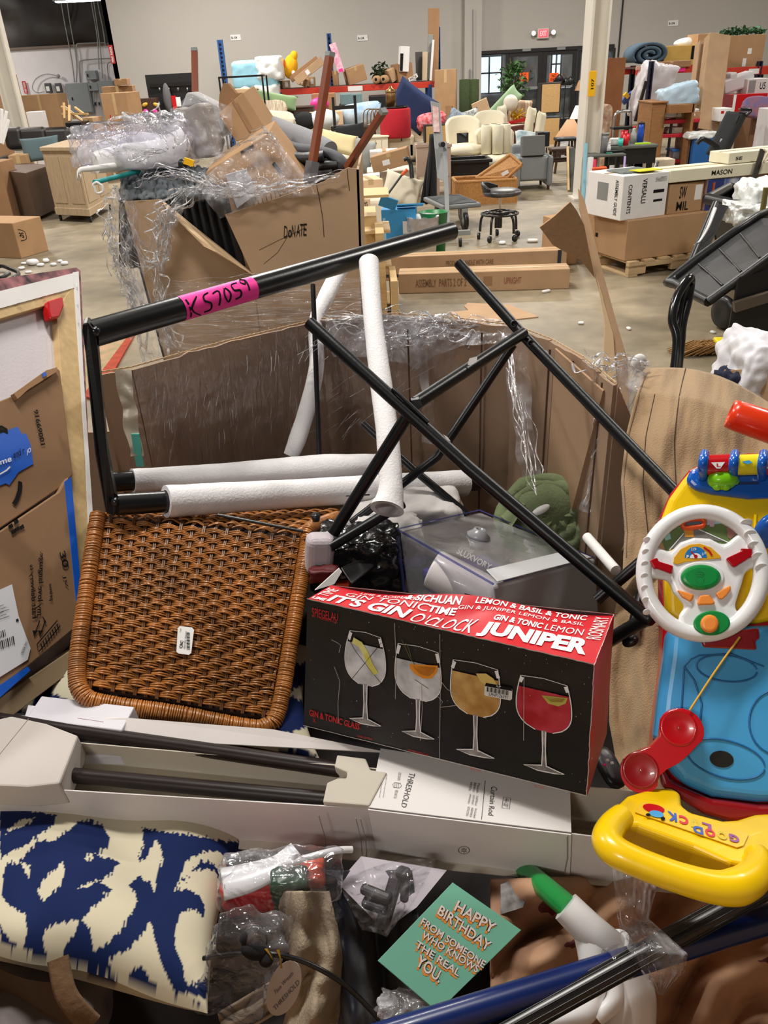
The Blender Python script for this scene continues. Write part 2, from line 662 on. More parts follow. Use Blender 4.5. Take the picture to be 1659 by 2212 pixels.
struct(bb.build('trim_2',M('dirty_ledge',srgb(120,105,95),.8)))
we=MB()
we.box((XL+.06,(YB+YL)/2,ZC/2),(.12,YL-YB,ZC))
struct(we.build('wall_return',WALLM))
ww=MB()
ww.box((XR+.1,14,ZC/2),(.2,30,ZC))
struct(ww.build('wall_right',WALLM))
w3=MB()
w3.box((-22,14,ZC/2),(.2,30,ZC))
struct(w3.build('wall_left',WALLM))
ce=MB()
ce.box((-3,15.5,ZC+3.1),(44,37,.2))
struct(ce.build('ceiling',M('dark_ceiling',srgb(120,116,112),.9,var=.05)))
lob=MB()
lob.box(((dx0+dx1)/2,32.6,1.6),(dx1-dx0+4,.2,3.6))
struct(lob.build('wall_lobby',M('lobby_wall',srgb(188,186,184),.85)))
lw=MB()
a,b_=W(1040,165,32.4),W(1080,165,32.4)
sky=emit('daylight_outside',(.80,.92,1.0),1.6)
def lobby_win(n,x0,x1,y0,y1):
 m=MB()
 A,B=W(x0,y1,32.45),W(x1,y0,32.45)
 m.box(((A.x+B.x)/2,32.47,(A.z+B.z)/2),(B.x-A.x,.02,B.z-A.z))
 o=struct(m.build('window_%d' % n,sky))
 f=MB()
 for t in (0,.5,1):
  f.box((A.x+(B.x-A.x)*t,32.42,(A.z+B.z)/2),(.05,.06,B.z-A.z+.05))
 for t in (0,.55,1):
  f.box(((A.x+B.x)/2,32.42,A.z+(B.z-A.z)*t),(B.x-A.x,.06,.05))
 f.build('window_frame',M('window_frame',srgb(90,95,100),.5),o)
lobby_win(1,1029,1084,120,203)
lobby_win(2,1189,1213,112,170)
lc=MB()
A=W(1120,195,29)
B=W(1262,195,29)
lc.box(((A.x+B.x)/2,29,A.z-.02),(B.x-A.x,.6,.06))
lc.box(((A.x+B.x)/2,29.1,A.z/2),(B.x-A.x-.1,.45,A.z-.05))
tag(lc.build('reception_counter',M('grey_counter',srgb(120,116,114),.6)),'long grey reception counter seen through the glass doors','counter')
# glass door wall
DF=M('dark_door_frame',srgb(30,26,27),.45)
GL=glass('door_glass',(.8,.85,.9),.06,.02)
Yd=YB+.02
def dpane(name,n,x0,x1,y0,fw,sign=False,pushbar=True):
 A=W(x0,250,Yd)
 B=W(x1,250,Yd)
 zt_=W((x0+x1)/2,y0,Yd).z
 X0,X1=A.x,B.x
 fr=MB()
 for X in (X0+fw/2,X1-fw/2):
  fr.box((X,Yd,zt_/2),(fw,.07,zt_))
 for Z,hh in ((zt_-fw/2,fw),(.12,.24)):
  fr.box(((X0+X1)/2,Yd,Z),(X1-X0-2*fw,.07,hh))
 d=struct(fr.build(name,DF))
 g=MB().box(((X0+X1)/2,Yd,zt_/2),(X1-X0-2*fw,.012,zt_-2*fw))
 g.build('pane',GL,d)
 if pushbar:
  MB().box(((X0+X1)/2,Yd-.07,1.02),(X1-X0-.2,.05,.06)).build('push_bar',GREYM,d)
  MB().box(((X0+X1)/2,Yd-.06,zt_+.03),(.22,.08,.06)).build('door_closer',GREYM,d)
 if sign:
  a_,b2=W(sign[0],sign[3],Yd-.02),W(sign[2],sign[1],Yd-.02)
  MB().box(((a_.x+b2.x)/2,Yd-.02,(a_.z+b2.z)/2),(b2.x-a_.x,.006,b2.z-a_.z)).build('sign',emit('orange_sign',srgb(250,96,30),.25),d)
  t=MB()
  text_fn(t,'NO',lambda u,v:V((a_.x+(.25+.5*u)*(b2.x-a_.x),Yd-.026,a_.z+(.5+.35*v)*(b2.z-a_.z))),.02)
  text_fn(t,'EXIT',lambda u,v:V((a_.x+(.15+.7*u)*(b2.x-a_.x),Yd-.026,a_.z+(.12+.28*v)*(b2.z-a_.z))),.02)
  t.build('lettering',INK,d)
 return d
dpane('window_3',0,1031,1095,112,.07,pushbar=False)
dpane('door_1',1,1096,1166,111,.11,sign=(1122,156,1142,177))
dpane('door_2',2,1167,1238,108,.11,sign=(1186,157,1207,177))
dpane('window_4',3,1240,1317,106,.07,pushbar=False)
hb=MB()
hb.box(((dx0+dx1)/2,Yd,dz-.03),(dx1-dx0,.14,.08))
struct(hb.build('trim_3',DF))
# exit sign with two emergency lamps
ex=thing('exit_sign','lit red exit sign with two round lamps above the glass doors','sign',W(1173,82,YB-.1))
c=W(1173,72,YB-.06)
MB().box(c,(.31,.07,.24)).build('housing',M('sign_housing',srgb(205,200,188),.5),ex,bevel=.015)
MB().box(c+V((0,-.042,.0)),(.235,.012,.17)).build('lit_panel',emit('exit_red',(1.0,.06,.09),1.3),ex)
t=MB()
text_fn(t,'EXIT',lambda u,v:c+V((-.09+.18*u,-.052,-.06+.12*v)),.03)
t.build('lettering',emit('exit_letters',(1,.35,.35),1.2),ex)
for sx in (-1,1):
 hd=MB()
 hd.lathe(c+V((sx*.26,.0,.01)),[(0,-.02),(.05,-.02),(.06,.03),(.062,.07),(.052,.075)],20,V((0,-1,0)))
 o=hd.build('lamp_head',M('sign_housing'),ex)
 MB().lathe(c+V((sx*.26,.0,.01)),[(.052,.07),(.03,.085),(0,.09)],20,V((0,-1,0))).build('bulb',emit('spot_white',(1,.97,.92),5),o)
 MB().cyl(c+V((sx*.15,0,-.03)),c+V((sx*.22,-.02,.0)),.012,8).build('arm',GREYM,ex)
# paper tags on the walls
for (x,y,lab) in ((509,81,'small white paper tag above the left blue rack post'),(783,82,'small white paper tag right of the tall blue rack post'),(1454,50,'small white paper tag high on the right wall above the racks')):
 c=W(x,y,YB-.012)
 r=thing('paper_tag',lab,'sign',c-V((0,0,.06)),'paper tags taped on the back wall')
 MB().box(c,(.27,.008,.13)).build('paper',WHITE,r)
 t=MB()
 text_fn(t,'B-104',lambda u,v:c+V((-.11+.15*u,-.007,-.03+.055*v)),.02)
 t.build('lettering',INK,r)
# big white steel columns
CW=M('white_column',srgb(226,220,208),.55,var=.04,vs=2)
def ibeam(n,X,Y,w,top=8.4):
 m=MB()
 prof=[(-w/2,-w/2),(w/2,-w/2),(w/2,-w/2+.03),(.02,-w/2+.04),(.02,w/2-.04),(w/2,w/2-.03),(w/2,w/2),(-w/2,w/2),(-w/2,w/2-.03),(-.02,w/2-.04),(-.02,-w/2+.04),(-w/2,-w/2+.03)]
 R_=rotz(90+8)
 m.prism([V((X,Y,0))+R_ @ V((a,b,0)) for a,b in prof],V((0,0,top)))
 m.box((X,Y,.012),(w*1.5,w*1.5,.024))
 return struct(m.build(n,CW))
g=G(1262,428)
cx=g.x
ibeam('trim_4',cx,g.y,.25)
c=W(1279,181,g.y-.2)
ym=thing('wall_marker','yellow plastic marker plate on the white column by the doors','marker',c-V((0,0,.14)))
MB().box(c,(.09,.02,.29)).build('plate',M('yellow_plate',srgb(250,190,20),.4),ym,bevel=.005)
t=MB()
text_fn(t,'107',lambda u,v:c+V((.02-.035*v,-.012,-.06+.12*u)),.02)
t.build('lettering',INK,ym)
gl=W(45,270,16)
ibeam('trim_5',gl.x-.05,16,.28)
lf=thing('ceiling_light','bright strip light under the dark insulated roof at the top left','lamp',W(175,-8,25))
c=W(183,1,25)
MB().box(c+V((0,0,.05)),(1.6,.3,.08)).build('housing',GREYM,lf)
MB().box(c,(1.5,.22,.04)).build('tube',emit('tube_white',(1,.98,.95),12),lf)
# electrical gear on the white wall
EG=M('panel_grey',srgb(140,146,150),.5,var=.03)
def epanel(label,x0,y0,x1,y1,Y=YL-.12,door=True):
 a,b=W(x0,y1,Y),W(x1,y0,Y)
 c=V(((a.x+b.x)/2,Y,(a.z+b.z)/2))
 w,h=b.x-a.x,b.z-a.z
 r=thing('breaker_box',label,'panel',V((c.x,Y,c.z-h/2)))
 MB().box(c,(w,.18,h)).build('housing',EG,r,bevel=.01)
 if door:
  MB().box(c+V((0,-.1,0)),(w*.9,.02,h*.93)).build('door',EG,r,bevel=.006)
  MB().box(c+V((-w*.3,-.12,0)),(.03,.02,.08)).build('latch',INK,r)
epanel('tall grey electrical panel with a dark latch on the white wall',156,178,192,246)
epanel('small grey junction box, upper of the two between the electrical panels',189,152,209,173)
epanel('small grey junction box, lower of the two between the electrical panels',195,178,213,197)
epanel('grey electrical panel at the edge of the drywall',222,174,246,236)
for i,xx in enumerate((193,202,211)):
 c=W(xx+4,224,YL-.06)
 r=thing('wall_outlet',('leftmost','middle','rightmost')[i]+' of three small square outlets in a row on the white wall','outlet',c)
 MB().box(c,(.07,.05,.1)).build('plate',GREYM,r)
 MB().box(c+V((0,-.03,0)),(.035,.02,.06)).build('socket',INK,r)
for i,xx in enumerate((105,127)):
 c=W(xx,190,YL-.1)
 r=thing('control_box',('left','right')[i]+' one of two dark control boxes with a white label on the white wall','box',c-V((0,0,.14)))
 MB().box(c,(.17,.14,.26)).build('housing',M('dark_grey',srgb(80,80,82),.5),r,bevel=.01)
 MB().box(c+V((0,-.08,-.02)),(.1,.01,.13)).build('label',WHITE,r)
cb=MB()
cb.tube([W(125,164,YL-.1),W(100,160,YL-.1),W(78,170,YL-.1),W(70,190,YL-.1),W(80,200,YL-.1),W(96,198,YL-.1)],.012,6,smooth=6)
cb.ball(W(126,164,YL-.1),.05)
tag(cb.build('cable',M('grey_cable',srgb(150,146,150),.5)),'grey looped cable beside the control boxes on the white wall','cable')
COND=[((165,178),(165,130),(150,40),(140,-40)),((161,178),(155,130),(138,40),(125,-40)),((173,178),(172,140),(180,130),(244,126)),((235,172),(232,142),(238,134),(246,133)),
  ((164,120),(166,97),(175,94),(226,92)),((228,100),(222,60),(212,10),(205,-40)),((214,150),(210,80),(200,20),(190,-40)),((222,170),(216,100),(205,20),(196,-40)),((203,197),(203,222),(203,222),(203,226))]
for i,pts in enumerate(COND):
 m=MB()
 m.tube([W(x,y,YL-.08-.02*i) for x,y in pts],.016,8,smooth=5)
 tag(m.build('conduit',GREYM),['straight conduit rising from the tall grey panel','leftmost thin conduit up into the dark roof','conduit bending right above the tall grey panel','short bent conduit above the rightmost panel','thin horizontal conduit under the black insulation',
  'conduit running up along the drywall edge','conduit rising above the small junction boxes','conduit rising right of the small junction boxes','short conduit under the lower junction box'][i],'conduit')
SIGNR=M('sign_red',srgb(190,40,45),.5)
for (x0,y0,x1,y1,lab,Y) in ((238,97,245,138,'red fire sign on the drywall edge, top left',YB-.03),(51,175,57,202,'small red sign on the white wall beside the left column',YL-.05)):
 a,b=W(x0,y1,Y),W(x1,y0,Y)
 c=(a+b)/2
 r=thing('safety_sign',lab,'sign',V((c.x,Y,min(a.z,b.z))))
 MB().box(c,(.11,.01,abs(b.z-a.z))).build('plate',SIGNR,r)
 t=MB()
 text_fn(t,'FIRE RISER',lambda u,v:c+V((.03-.06*v,-.009,(-.42+.84*u)*abs(b.z-a.z))),.02)
 t.build('lettering',WHITE,r)
# far things along the back wall
# blue rack posts with red shelf beam
def upright(label,x0,y0,x1,y1,Y,mat=BLUEST,base=None):
 """slotted rack post; leans only as perspective makes it"""
 a=W((x0+x1)/2,y0,Y)
 zb=0 if base is None else base
 w=max(.07,(W(x1,y0,Y)-W(x0,y0,Y)).length*.8)
 r=thing('rack_post',label,'rack',V((a.x,Y,zb)))
 m=MB()
 for sx in (-1,1):
  m.box((a.x+sx*w*.36,Y,(zb+a.z)/2),(w*.28,.08,a.z-zb))
 m.box((a.x,Y+.03,(zb+a.z)/2),(w*.5,.02,a.z-zb))
 m.build('post',mat,r)
 t=MB()
 z=zb+.1
 while z <a.z-.05:
  t.box((a.x,Y+.015,z),(w*.4,.012,.035))
  z += .09
 o=t.build('slots',INK,r)
 o['kind']='stuff'
 return r
upright('blue slotted rack post with a bracket, left of the blue wrapped block',467,86,482,200,22.3)
upright('tall blue slotted rack post behind the rust-brown pole',704,72,716,200,22.2)
upright('blue slotted rack post at the right end of the red shelf, beside the cardboard plank',944,58,951,240,22.2)
SY=21.8
A,B=W(600,196,SY),W(935,184,SY)
zs=(A.z+B.z)/2
sh=thing('rack_shelf','long red rack beam shelf along the grey wall loaded with boxes','shelf',V(((A.x+B.x)/2,SY,0)))
MB().box(((A.x+B.x)/2,SY-.45,zs),(B.x-A.x,.06,.13)).build('beam',REDBEAM,sh,bevel=.008)
MB().box(((A.x+B.x)/2,SY+.65,zs),(B.x-A.x,.06,.13)).build('beam',REDBEAM,sh,bevel=.008)
MB().box(((A.x+B.x)/2,SY+.1,zs+.06),(B.x-A.x,1.05,.02)).build('deck',M('wire_deck',srgb(70,60,55),.6),sh)
for X in (A.x+.1,B.x-.1):
 for dy in (-.45,.65):
  MB().box((X,SY+dy,zs/2),(.08,.07,zs)).build('post',BLUEST,sh)
MB().box(((A.x+B.x)/2,SY-.49,zs-.0),(.35,.01,.1)).build('sticker',WHITE,sh)
ZS=zs+.072
def onshelf(label,x0,y0,x1,dep=.4,mat=KR,yaw=0,tilt=0,Y=SY-.3,**k):
 return carton(label,x0,y0,x1,190,Y,dep,mat,yaw,tilt,base=ZS,**k)
onshelf('tilted brown cardboard box on the red shelf right of the tall blue post',757,148,796,.5,KRO,14,-14)
onshelf('small open brown carton lowest at the left end of the red shelf',611,174,628,.4,KR,20,marks=[(.3,.2,.7,.8,WHITE)])
onshelf('small brown carton with a white label under the leaning long boxes',640,172,662,.35,KRO,-25,20,marks=[(.2,.3,.6,.7,WHITE)])
onshelf('small plain brown carton beside the one with a white label',658,175,670,.3,KR,10,30)
onshelf('small carton with a pale label next to the tall blue post',669,166,681,.35,KRO,0,marks=[(.3,.3,.8,.8,WHITE)])
onshelf('narrow upright carton behind the tall blue post',720,153,732,.4,KRD,0)
onshelf('brown carton tilted back on the red shelf left of the white pack',846,150,862,.5,KR,35,-22)
onshelf('brown carton on the red shelf behind the white pack',862,138,896,.4,KRD,25,-5)
onshelf('white leaning pack with black printing near the right end of the red shelf',884,168,905,.12,WHITE,0,-25,marks=[(.15,.2,.9,.75,'PACK')])
def leaner(label,xa,ya,xb,yb,Y,w,t,mat,name='cardboard_box',cat='box',Y2=None,sticker=None,parts=True):
 """long flat piece between two points of the view"""
 a,b=W(xa,ya,Y),W(xb,yb,Y2 or Y)
 r=thing(name,label,cat,b if b.z <a.z else a)
 MB().bar(a,b,w,t,up=V((0,1,0))).build('body',mat,r,bevel=.004)
 if sticker:
  d=(b-a)
  q=a+d*sticker[0]
  n=d.normalized().cross(V((0,1,0))).normalized()
  MB().bar(q-V((0,t/2+.003,0)),q+d*sticker[1]-V((0,t/2+.003,0)),w*.6,.004,up=V((0,1,0))).build('label',sticker[2],r)
 return r
leaner('longest thin carton leaning diagonally on the red shelf',686,127,628,172,SY-.5,.14,.16,KRD)
leaner('second long carton leaning diagonally on the red shelf, with a tape patch',697,130,640,176,SY-.7,.17,.16,KR,sticker=(.5,.12,WHITE))
leaner('pink and white patterned long package leaning right of the tall blue post',718,94,738,157,SY-.2,.16,.1,M('pink_pattern',srgb(235,215,225),.5,col2=srgb(225,130,170),vs=14),'long_package','package',sticker=(.86,.1,PINKT))
leaner('dark grey slab standing on the red shelf',906,112,908,174,SY,.2,.12,M('slab_dark',srgb(78,72,70),.4),'flat_board','board')
leaner('tall silver grey slab standing at the right of the red shelf',930,75,924,172,SY-.1,.12,.08,GREYM,'flat_board','board')
leaner('tan slab standing between the dark and the silver slab',918,112,917,174,SY-.2,.12,.1,M('slab_tan',srgb(198,178,148),.6),'flat_board','board')
leaner('thin white strip standing against the tall cardboard plank',936,86,930,174,SY-.25,.05,.1,WHITE,'flat_board','board')
leaner('tallest cardboard plank leaning on the grey wall',937,18,935,180,SY-.1,.26,.06,KRD,'cardboard_plank','cardboard')
r=thing('boxed_product','upright white and black printed package on the red shelf','package',W(873,155,SY-.3))
wb_=W(873,155,SY-.3)
MB().box(wb_+V((0,0,.26)),(.22,.2,.52),rot3(0,5,12)).build('body',WHITE,r,bevel=.01)
MB().box(wb_+V((-.06,-.11,.2)),(.07,.02,.36),rot3(0,5,12)).build('print',INK,r)
yt=W(630,172,SY-.2)
m=MB()
m.ball(yt+V((0,0,.27)),(.17,.14,.26),rot3(0,15,0))
m.ball(yt+V((.1,-.02,.48)),(.09,.08,.12),rot3(0,20,0))
tyl=thing('plush_toy','yellow plush toy slumped on the red shelf','toy',yt)
m.build('body',M('yellow_plush',srgb(235,175,25),.95,var=.08,bump=.6,bs=30),tyl)
MB().ball(yt+V((.07,-.13,.12)),(.05,.04,.07)).build('foot',WHITE,tyl)
MB().ball(yt+V((-.14,-.05,.33)),(.07,.06,.09)).build('hat',M('orange_plush',srgb(220,110,40),.9),tyl)
def leaves(m,c,R_,n,size,seed=0,squash=1.0):
 rd=random.Random(seed)
 for i in range(n):
  d=V((rd.gauss(0,1),rd.gauss(0,1),rd.gauss(0,1)*squash)).normalized()*R_*rd.uniform(.35,1)
  p=c+d
  a=Euler((rd.uniform(-.9,.9),rd.uniform(-.9,.9),rd.uniform(0,6.3))).to_matrix()
  s=size*rd.uniform(.6,1.2)
  m.add([p+a @ V(q)*s for q in ((-.5,0,0),(0,-.28,.06),(.6,0,-.05),(0,.28,.06))],[(0,1,2,3)])
 return m
LEAF=M('leaf_green',srgb(62,98,48),.6,var=.35,vs=5)
LEAFD=M('leaf_dark',srgb(34,58,34),.7,var=.35,vs=5)
def plant(label,c,R_,n,size,mat,stems=0,h=0.0,seed=1,name='artificial_plant',squash=1.0,pot=None):
 r=thing(name,label,'plant',c-V((0,0,h)))
 o=leaves(MB(),c,R_,n,size,seed,squash).build('foliage',mat,r)
 o['kind']='stuff'
 if stems:
  rd=random.Random(seed)
  m=MB()
  for i in range(stems):
   m.tube([c-V((0,0,h)),c-V((rd.uniform(-.05,.05),0,h*.4)),c+V((rd.uniform(-1,1)*R_*.5,rd.uniform(-.2,.2),rd.uniform(0,R_*squash*.7)))],.01,6,smooth=3)
  m.build('stems',M('stem',srgb(96,74,50),.8),r)
 if pot:
  MB().lathe(c-V((0,0,h)),[(0,0),(pot*.8,0),(pot,pot*1.5),(pot*.85,pot*1.5),(pot*.8,pot*1.4),(0,pot*1.4)],20).build('pot',BLACK,r)
 return r
plant('dark green leafy artificial plant lying on the red shelf',W(820,158,SY-.2),.26,90,.16,LEAFD,2,.1)
for i,(x,lab) in enumerate(((812,'left brown cardboard roll with open core on the red shelf'),(828,'right brown cardboard roll lying on the red shelf'))):
 c=W(x,176,SY-.55)
 c.z=ZS+.09
 r=thing('cardboard_roll',lab,'roll',c-V((0,0,.09)))
 MB().lathe(c,[(.035,0),(.085,0),(.085,.8),(.035,.8),(.035,0)],20,V((.3,1,0))).build('roll',KRO,r)
 MB().lathe(c-V((0,.005,0)),[(0,.01),(.035,.01)],20,V((.3,1,0))).build('core',INK,r)
# blue wrapped block on a white wrapped one
bw=thing('wrapped_bale','light blue film-wrapped block with crumpled white plastic on top','package',W(553,190,21.3))
def soft_box(mb,c,size,amp,seed=0,nu=14,R=None):
 """a box with rounded, dented faces"""
 hx,hy,hz=[k/2 for k in size]
 for j,(u,v,w) in enumerate((((hx,0,0),(0,0,hz),(0,-hy,0)),((-hx,0,0),(0,0,hz),(0,hy,0)),((0,hy,0),(0,0,hz),(hx,0,0)),((0,-hy,0),(0,0,hz),(-hx,0,0)),((hx,0,0),(0,hy,0),(0,0,hz)),((hx,0,0),(0,-hy,0),(0,0,-hz)))):
  u,v,w=V(u),V(v),V(w)
  def fn(a,b):
   q=u*(2*a-1)+v*(2*b-1)+w
   e=noise.noise(q*3.1/max(size)*2+V((seed,0,0)))
   nn=V((q.x/hx,q.y/hy,q.z/hz))
   L=(abs(nn.x) ** 8+abs(nn.y) ** 8+abs(nn.z) ** 8) ** (1/8)
   q=q/L
   q *= 1+amp*(e+.6*noise.noise(q*11/max(size)+V((0,seed,0))))
   return V(c)+(R @ q if R is not None else q)
  mb.grid(fn,nu,nu)
 return mb
BLUEW=M('blue_film',srgb(150,205,225),.3,var=.08,bump=.7,bs=8,spec=.7)
WHW=M('white_film',srgb(225,228,228),.3,var=.05,bump=1,bs=12,spec=.7)
c=W(553,162,21.3)
soft_box(MB(),c,(1.05,.8,.62),.03,3).build('block',BLUEW,bw,merge=True)
soft_box(MB(),c+V((.35,0,.12)),(.62,.85,.5),.07,5).build('crumpled_plastic',WHW,bw,merge=True)
soft_box(MB(),W(560,203,21.3),(1.0,.8,.45),.05,8).build('lower_block',WHW,bw,merge=True)
# black metal shelf frame
SF=thing('shelf_rack','empty black metal shelf frame standing before the blue wrapped block','shelf',G(545,330))
Yf=16.5
m=MB()
Af,Bf=W(473,168,Yf),W(566,163,Yf)
zt_=(Af.z+Bf.z)/2
for (X,dy) in ((Af.x,0),(Bf.x,0),(Af.x+.02,.35),(Bf.x+.04,.35)):
 p=MB().box((X,Yf+dy,zt_/2),(.03,.03,zt_))
 p.build('leg',BMET,SF)
for zz in (zt_,zt_-.75,.2):
 s_=MB()
 s_.box(((Af.x+Bf.x)/2,Yf,zz),(Bf.x-Af.x,.03,.03))
 s_.box(((Af.x+Bf.x)/2,Yf+.35,zz),(Bf.x-Af.x,.03,.03))
 s_.box((Af.x,Yf+.17,zz),(.03,.35,.03))
 s_.box((Bf.x,Yf+.17,zz),(.03,.35,.03))
 s_.build('shelf_rim',BMET,SF)
# tall carton and turf rolls beside the doors
carton('tall plain cardboard box with drawn furniture outline, right of the red shelf',940,150,985,248,20.6,.55,KRO,-8,base=W(960,262,20.6).z,marks=[(.5,.05,.85,.3,KRD)])
for i,(x,lab) in enumerate(((1004,'left upright roll of dark green artificial turf'),(1022,'right upright roll of dark green artificial turf'))):
 a,b=W(x,250,20.5),W(x,172,20.5)
 a.z=0
 r=thing('turf_roll',lab,'roll',a)
 MB().lathe(a,[(.02,0),(.13,0),(.13,b.z-a.z),(.05,b.z-a.z+.01),(.02,b.z-a.z)],22).build('roll',M('turf',srgb(46,58,26),.95,var=.2,vs=25,bump=1,bs=80),r)
plant('tall leafy artificial ficus standing before the glass doors',W(1110,175,21.5),.45,420,.13,LEAF,6,1.6,5,'artificial_tree',1.7,.16)
# rattan cabinets beside the doors
RAT=M('rattan_weave',srgb(196,158,104),.7,var=.15,vs=60,bump=.8,bs=90)
def rattan_door(label,x0,y0,x1,y1,Y,dep=.4):
 a,b=W(x0,y1,Y),W(x1,y0,Y)
 c=V(((a.x+b.x)/2,Y+dep/2,(a.z+b.z)/2))
 w,h=b.x-a.x,b.z-a.z
 r=thing('rattan_cabinet',label,'cabinet',V((c.x,Y,c.z-h/2)))
 MB().box(c,(w,dep,h)).build('body',M('black_wood',(.02,.017,.015),.5),r)
 MB().box((c.x,Y-.01,c.z),(w*.88,.02,h*.92)).build('woven_panel',RAT,r)
 return r
rattan_door('black framed rattan cabinet, upper one of the stacked pair by the glass doors',1166,178,1213,246,19.6)
rattan_door('black framed rattan cabinet, lower one of the stacked pair by the glass doors',1166,252,1211,318,19.55)
rattan_door('black topped rattan cabinet behind the grey sign stand',918,268,973,335,17)
def cabinet(label,x0,y0,x1,y1,Y,dep,mat,name='cabinet',cat='cabinet',open_=False,legs=0,door=1,group=None,base=None,handle=None,yaw=0):
 a,b=W(x0,y1,Y),W(x1,y0,Y)
 zb=min(a.z,b.z) if base is None else base
 w,h=b.x-a.x,b.z-zb
 c=V(((a.x+b.x)/2,Y,zb))
 Rm=rotz(yaw)
 r=thing(name,label,cat,c,group)
 L=lambda x,y,z:c+Rm @ V((x,y,z))
 def bx(nm,ctr,sz,mt,bev=.004):
  MB().box(L(*ctr),sz,Rm).build(nm,mt,r,bevel=bev)
 lh=legs
 if open_:
  for s_ in (-1,1):
   bx('side_panel',(s_*(w/2-.012),dep/2,lh+(h-lh)/2),(.024,dep,h-lh),mat)
  bx('top',(0,dep/2,h-.012),(w,dep,.024),mat)
  bx('bottom',(0,dep/2,lh+.012),(w,dep,.024),mat)
  bx('back_panel',(0,dep-.01,lh+(h-lh)/2),(w-.05,.015,h-lh-.05),mat)
  bx('shelf',(0,dep/2,lh+(h-lh)*.52),(w-.05,dep-.02,.02),mat)
 else:
  bx('body',(0,dep/2,lh+(h-lh)/2),(w,dep,h-lh),mat)
  bx('top',(0,dep/2-.01,h+.012),(w+.04,dep+.04,.026),mat,.006)
  for i in range(door):
   ww=w/door
   bx('door',(-w/2+ww*(i+.5),-.008,lh+(h-lh)*.5),(ww*.86,.018,(h-lh)*.86),mat,.004)
   if handle:
    bx('handle',(-w/2+ww*(i+.5)+ww*.3,-.03,lh+(h-lh)*.55),(.015,.02,.09),handle)
 if lh:
  for sx in (-1,1):
   for sy in (.03,dep-.03):
    bx('leg',(sx*(w/2-.03),sy,lh/2),(.035,.035,lh),mat)
 return r
# lampshades
def table_lamp(label,x,y0,y1,r0,r1,Y,mat,base=.3):
 b=W(x,y1,Y)
 t=W(x,y0,Y)
 r=thing('table_lamp',label,'lamp',b-V((0,0,base)))
 MB().lathe(b,[(r1,0),(r0,t.z-b.z),(r0-.01,t.z-b.z),(r1-.01,.0)],28).build('lamp_shade',mat,r)
 MB().lathe(b-V((0,0,base)),[(0,0),(.07,0),(.075,.02),(.02,.05),(.03,base*.4),(.012,base*.7),(.012,base+.05),(0,base+.05)],20).build('base',M('bronze',srgb(70,55,40),.4,metal=.6),r)
 return r
TAN=M('shade_tan',srgb(205,160,122),.85)
table_lamp('tan cone lampshade lamp behind the bar stools',1230,258,299,.07,.29,16.5,TAN)
table_lamp('white pleated lampshade lamp above the tan one',1248,228,256,.06,.16,17.5,WHITE,.66)
table_lamp('small tan lampshade lamp seen in the lobby doorway',1255,173,195,.07,.16,22.5,TAN,.96)
# soft things in the middle distance
GREENV=M('green_velvet',srgb(140,170,120),.8,sheen=.4,bump=.4,bs=14)
GREENT=M('green_tuft',srgb(150,178,140),.85,var=.06,bump=.6,bs=10)
NAVYP=M('navy_pillow',srgb(38,52,92),.9,bump=.2,bs=80)
cushion('large navy pillow standing behind the red drum',889,230,17.9,.9,.72,.3,NAVYP,rot3(0,35,0))
cushion('pink cushion with a cherry pattern beside the rattan cabinet',932,262,17.5,.62,.24,.3,M('pink_cherry',srgb(235,160,165),.9,col2=srgb(200,30,40),vs=16,detail=1),rot3(60,-8,0))
cushion('blue patterned cushion below the turf rolls',992,263,17.2,.5,.36,.2,M('blue_pattern',srgb(70,95,125),.9,col2=srgb(170,180,190),vs=14),rot3(-20,30,0))
cushion('black and white zigzag cushion below the turf rolls',1015,258,17.4,.4,.36,.2,M('zigzag',srgb(225,222,218),.9,col2=srgb(60,66,78),vs=20),rot3(-20,-15,0))
cushion('long green tufted cushion with cream back leaning diagonally',1072,244,17.0,1.15,.30,.3,GREENT,rot3(-10,-42,0))
cushion('cream and beige striped cushion right of the green tufted one',1122,243,17.4,.48,.48,.22,M('striped',srgb(222,205,178),.9,wave='X',bump=.3,bs=10,col2=srgb(170,120,100),vs=3,stretch=(14,1,.4)),rot3(-10,8,0))
cushion('white cushion with blue writing on top of the grey armchair',1146,306,14.5,.56,.32,.2,M('white_blueprint',srgb(228,230,226),.85,col2=srgb(130,160,170),vs=9),rot3(-40,12,10))
ft=thing('fur_ball','cream fluffy pompom at the top of the green tufted cushion','cushion',W(1103,222,16.8))
MB().ball(W(1103,222,16.8),.14).build('fur',M('fluff',srgb(230,222,208),1,bump=1,bs=120),ft)
gift=thing('gift_bow','red and gold ribbon bow lying above the brown headboard','bow',W(1117,256,16.8))
m=MB()
for k in range(7):
 a=k*2*PI/7
 c=W(1120,250,16.8)
 m.tube([c,c+V((math.cos(a)*.12,-.04,math.sin(a)*.07+.05)),c+V((math.cos(a+.5)*.14,.0,math.sin(a+.5)*.08)),c],.025,6,smooth=4,flat=.3)
m.build('loops',M('gold_ribbon',srgb(205,165,45),.3,metal=.5),gift)
MB().box(W(1118,261,16.8),(.36,.2,.05),rot3(0,-8,0)).build('band',RED,gift)
hbd=thing('headboard','dark red-brown curved headboard behind the white rolls','headboard',W(1122,320,16))
MB().box(W(1122,303,16),(.62,.05,.52),rot3(0,-6,0)).build('panel',M('brown_leather',srgb(92,42,32),.5),hbd,bevel=.03)
m=MB()
m.tube([W(1098,318,15.7),W(1103,300,15.7),W(1125,289,15.7),W(1150,287,15.7)],.02,8,smooth=5)
m.build('arch',BMET,hbd)
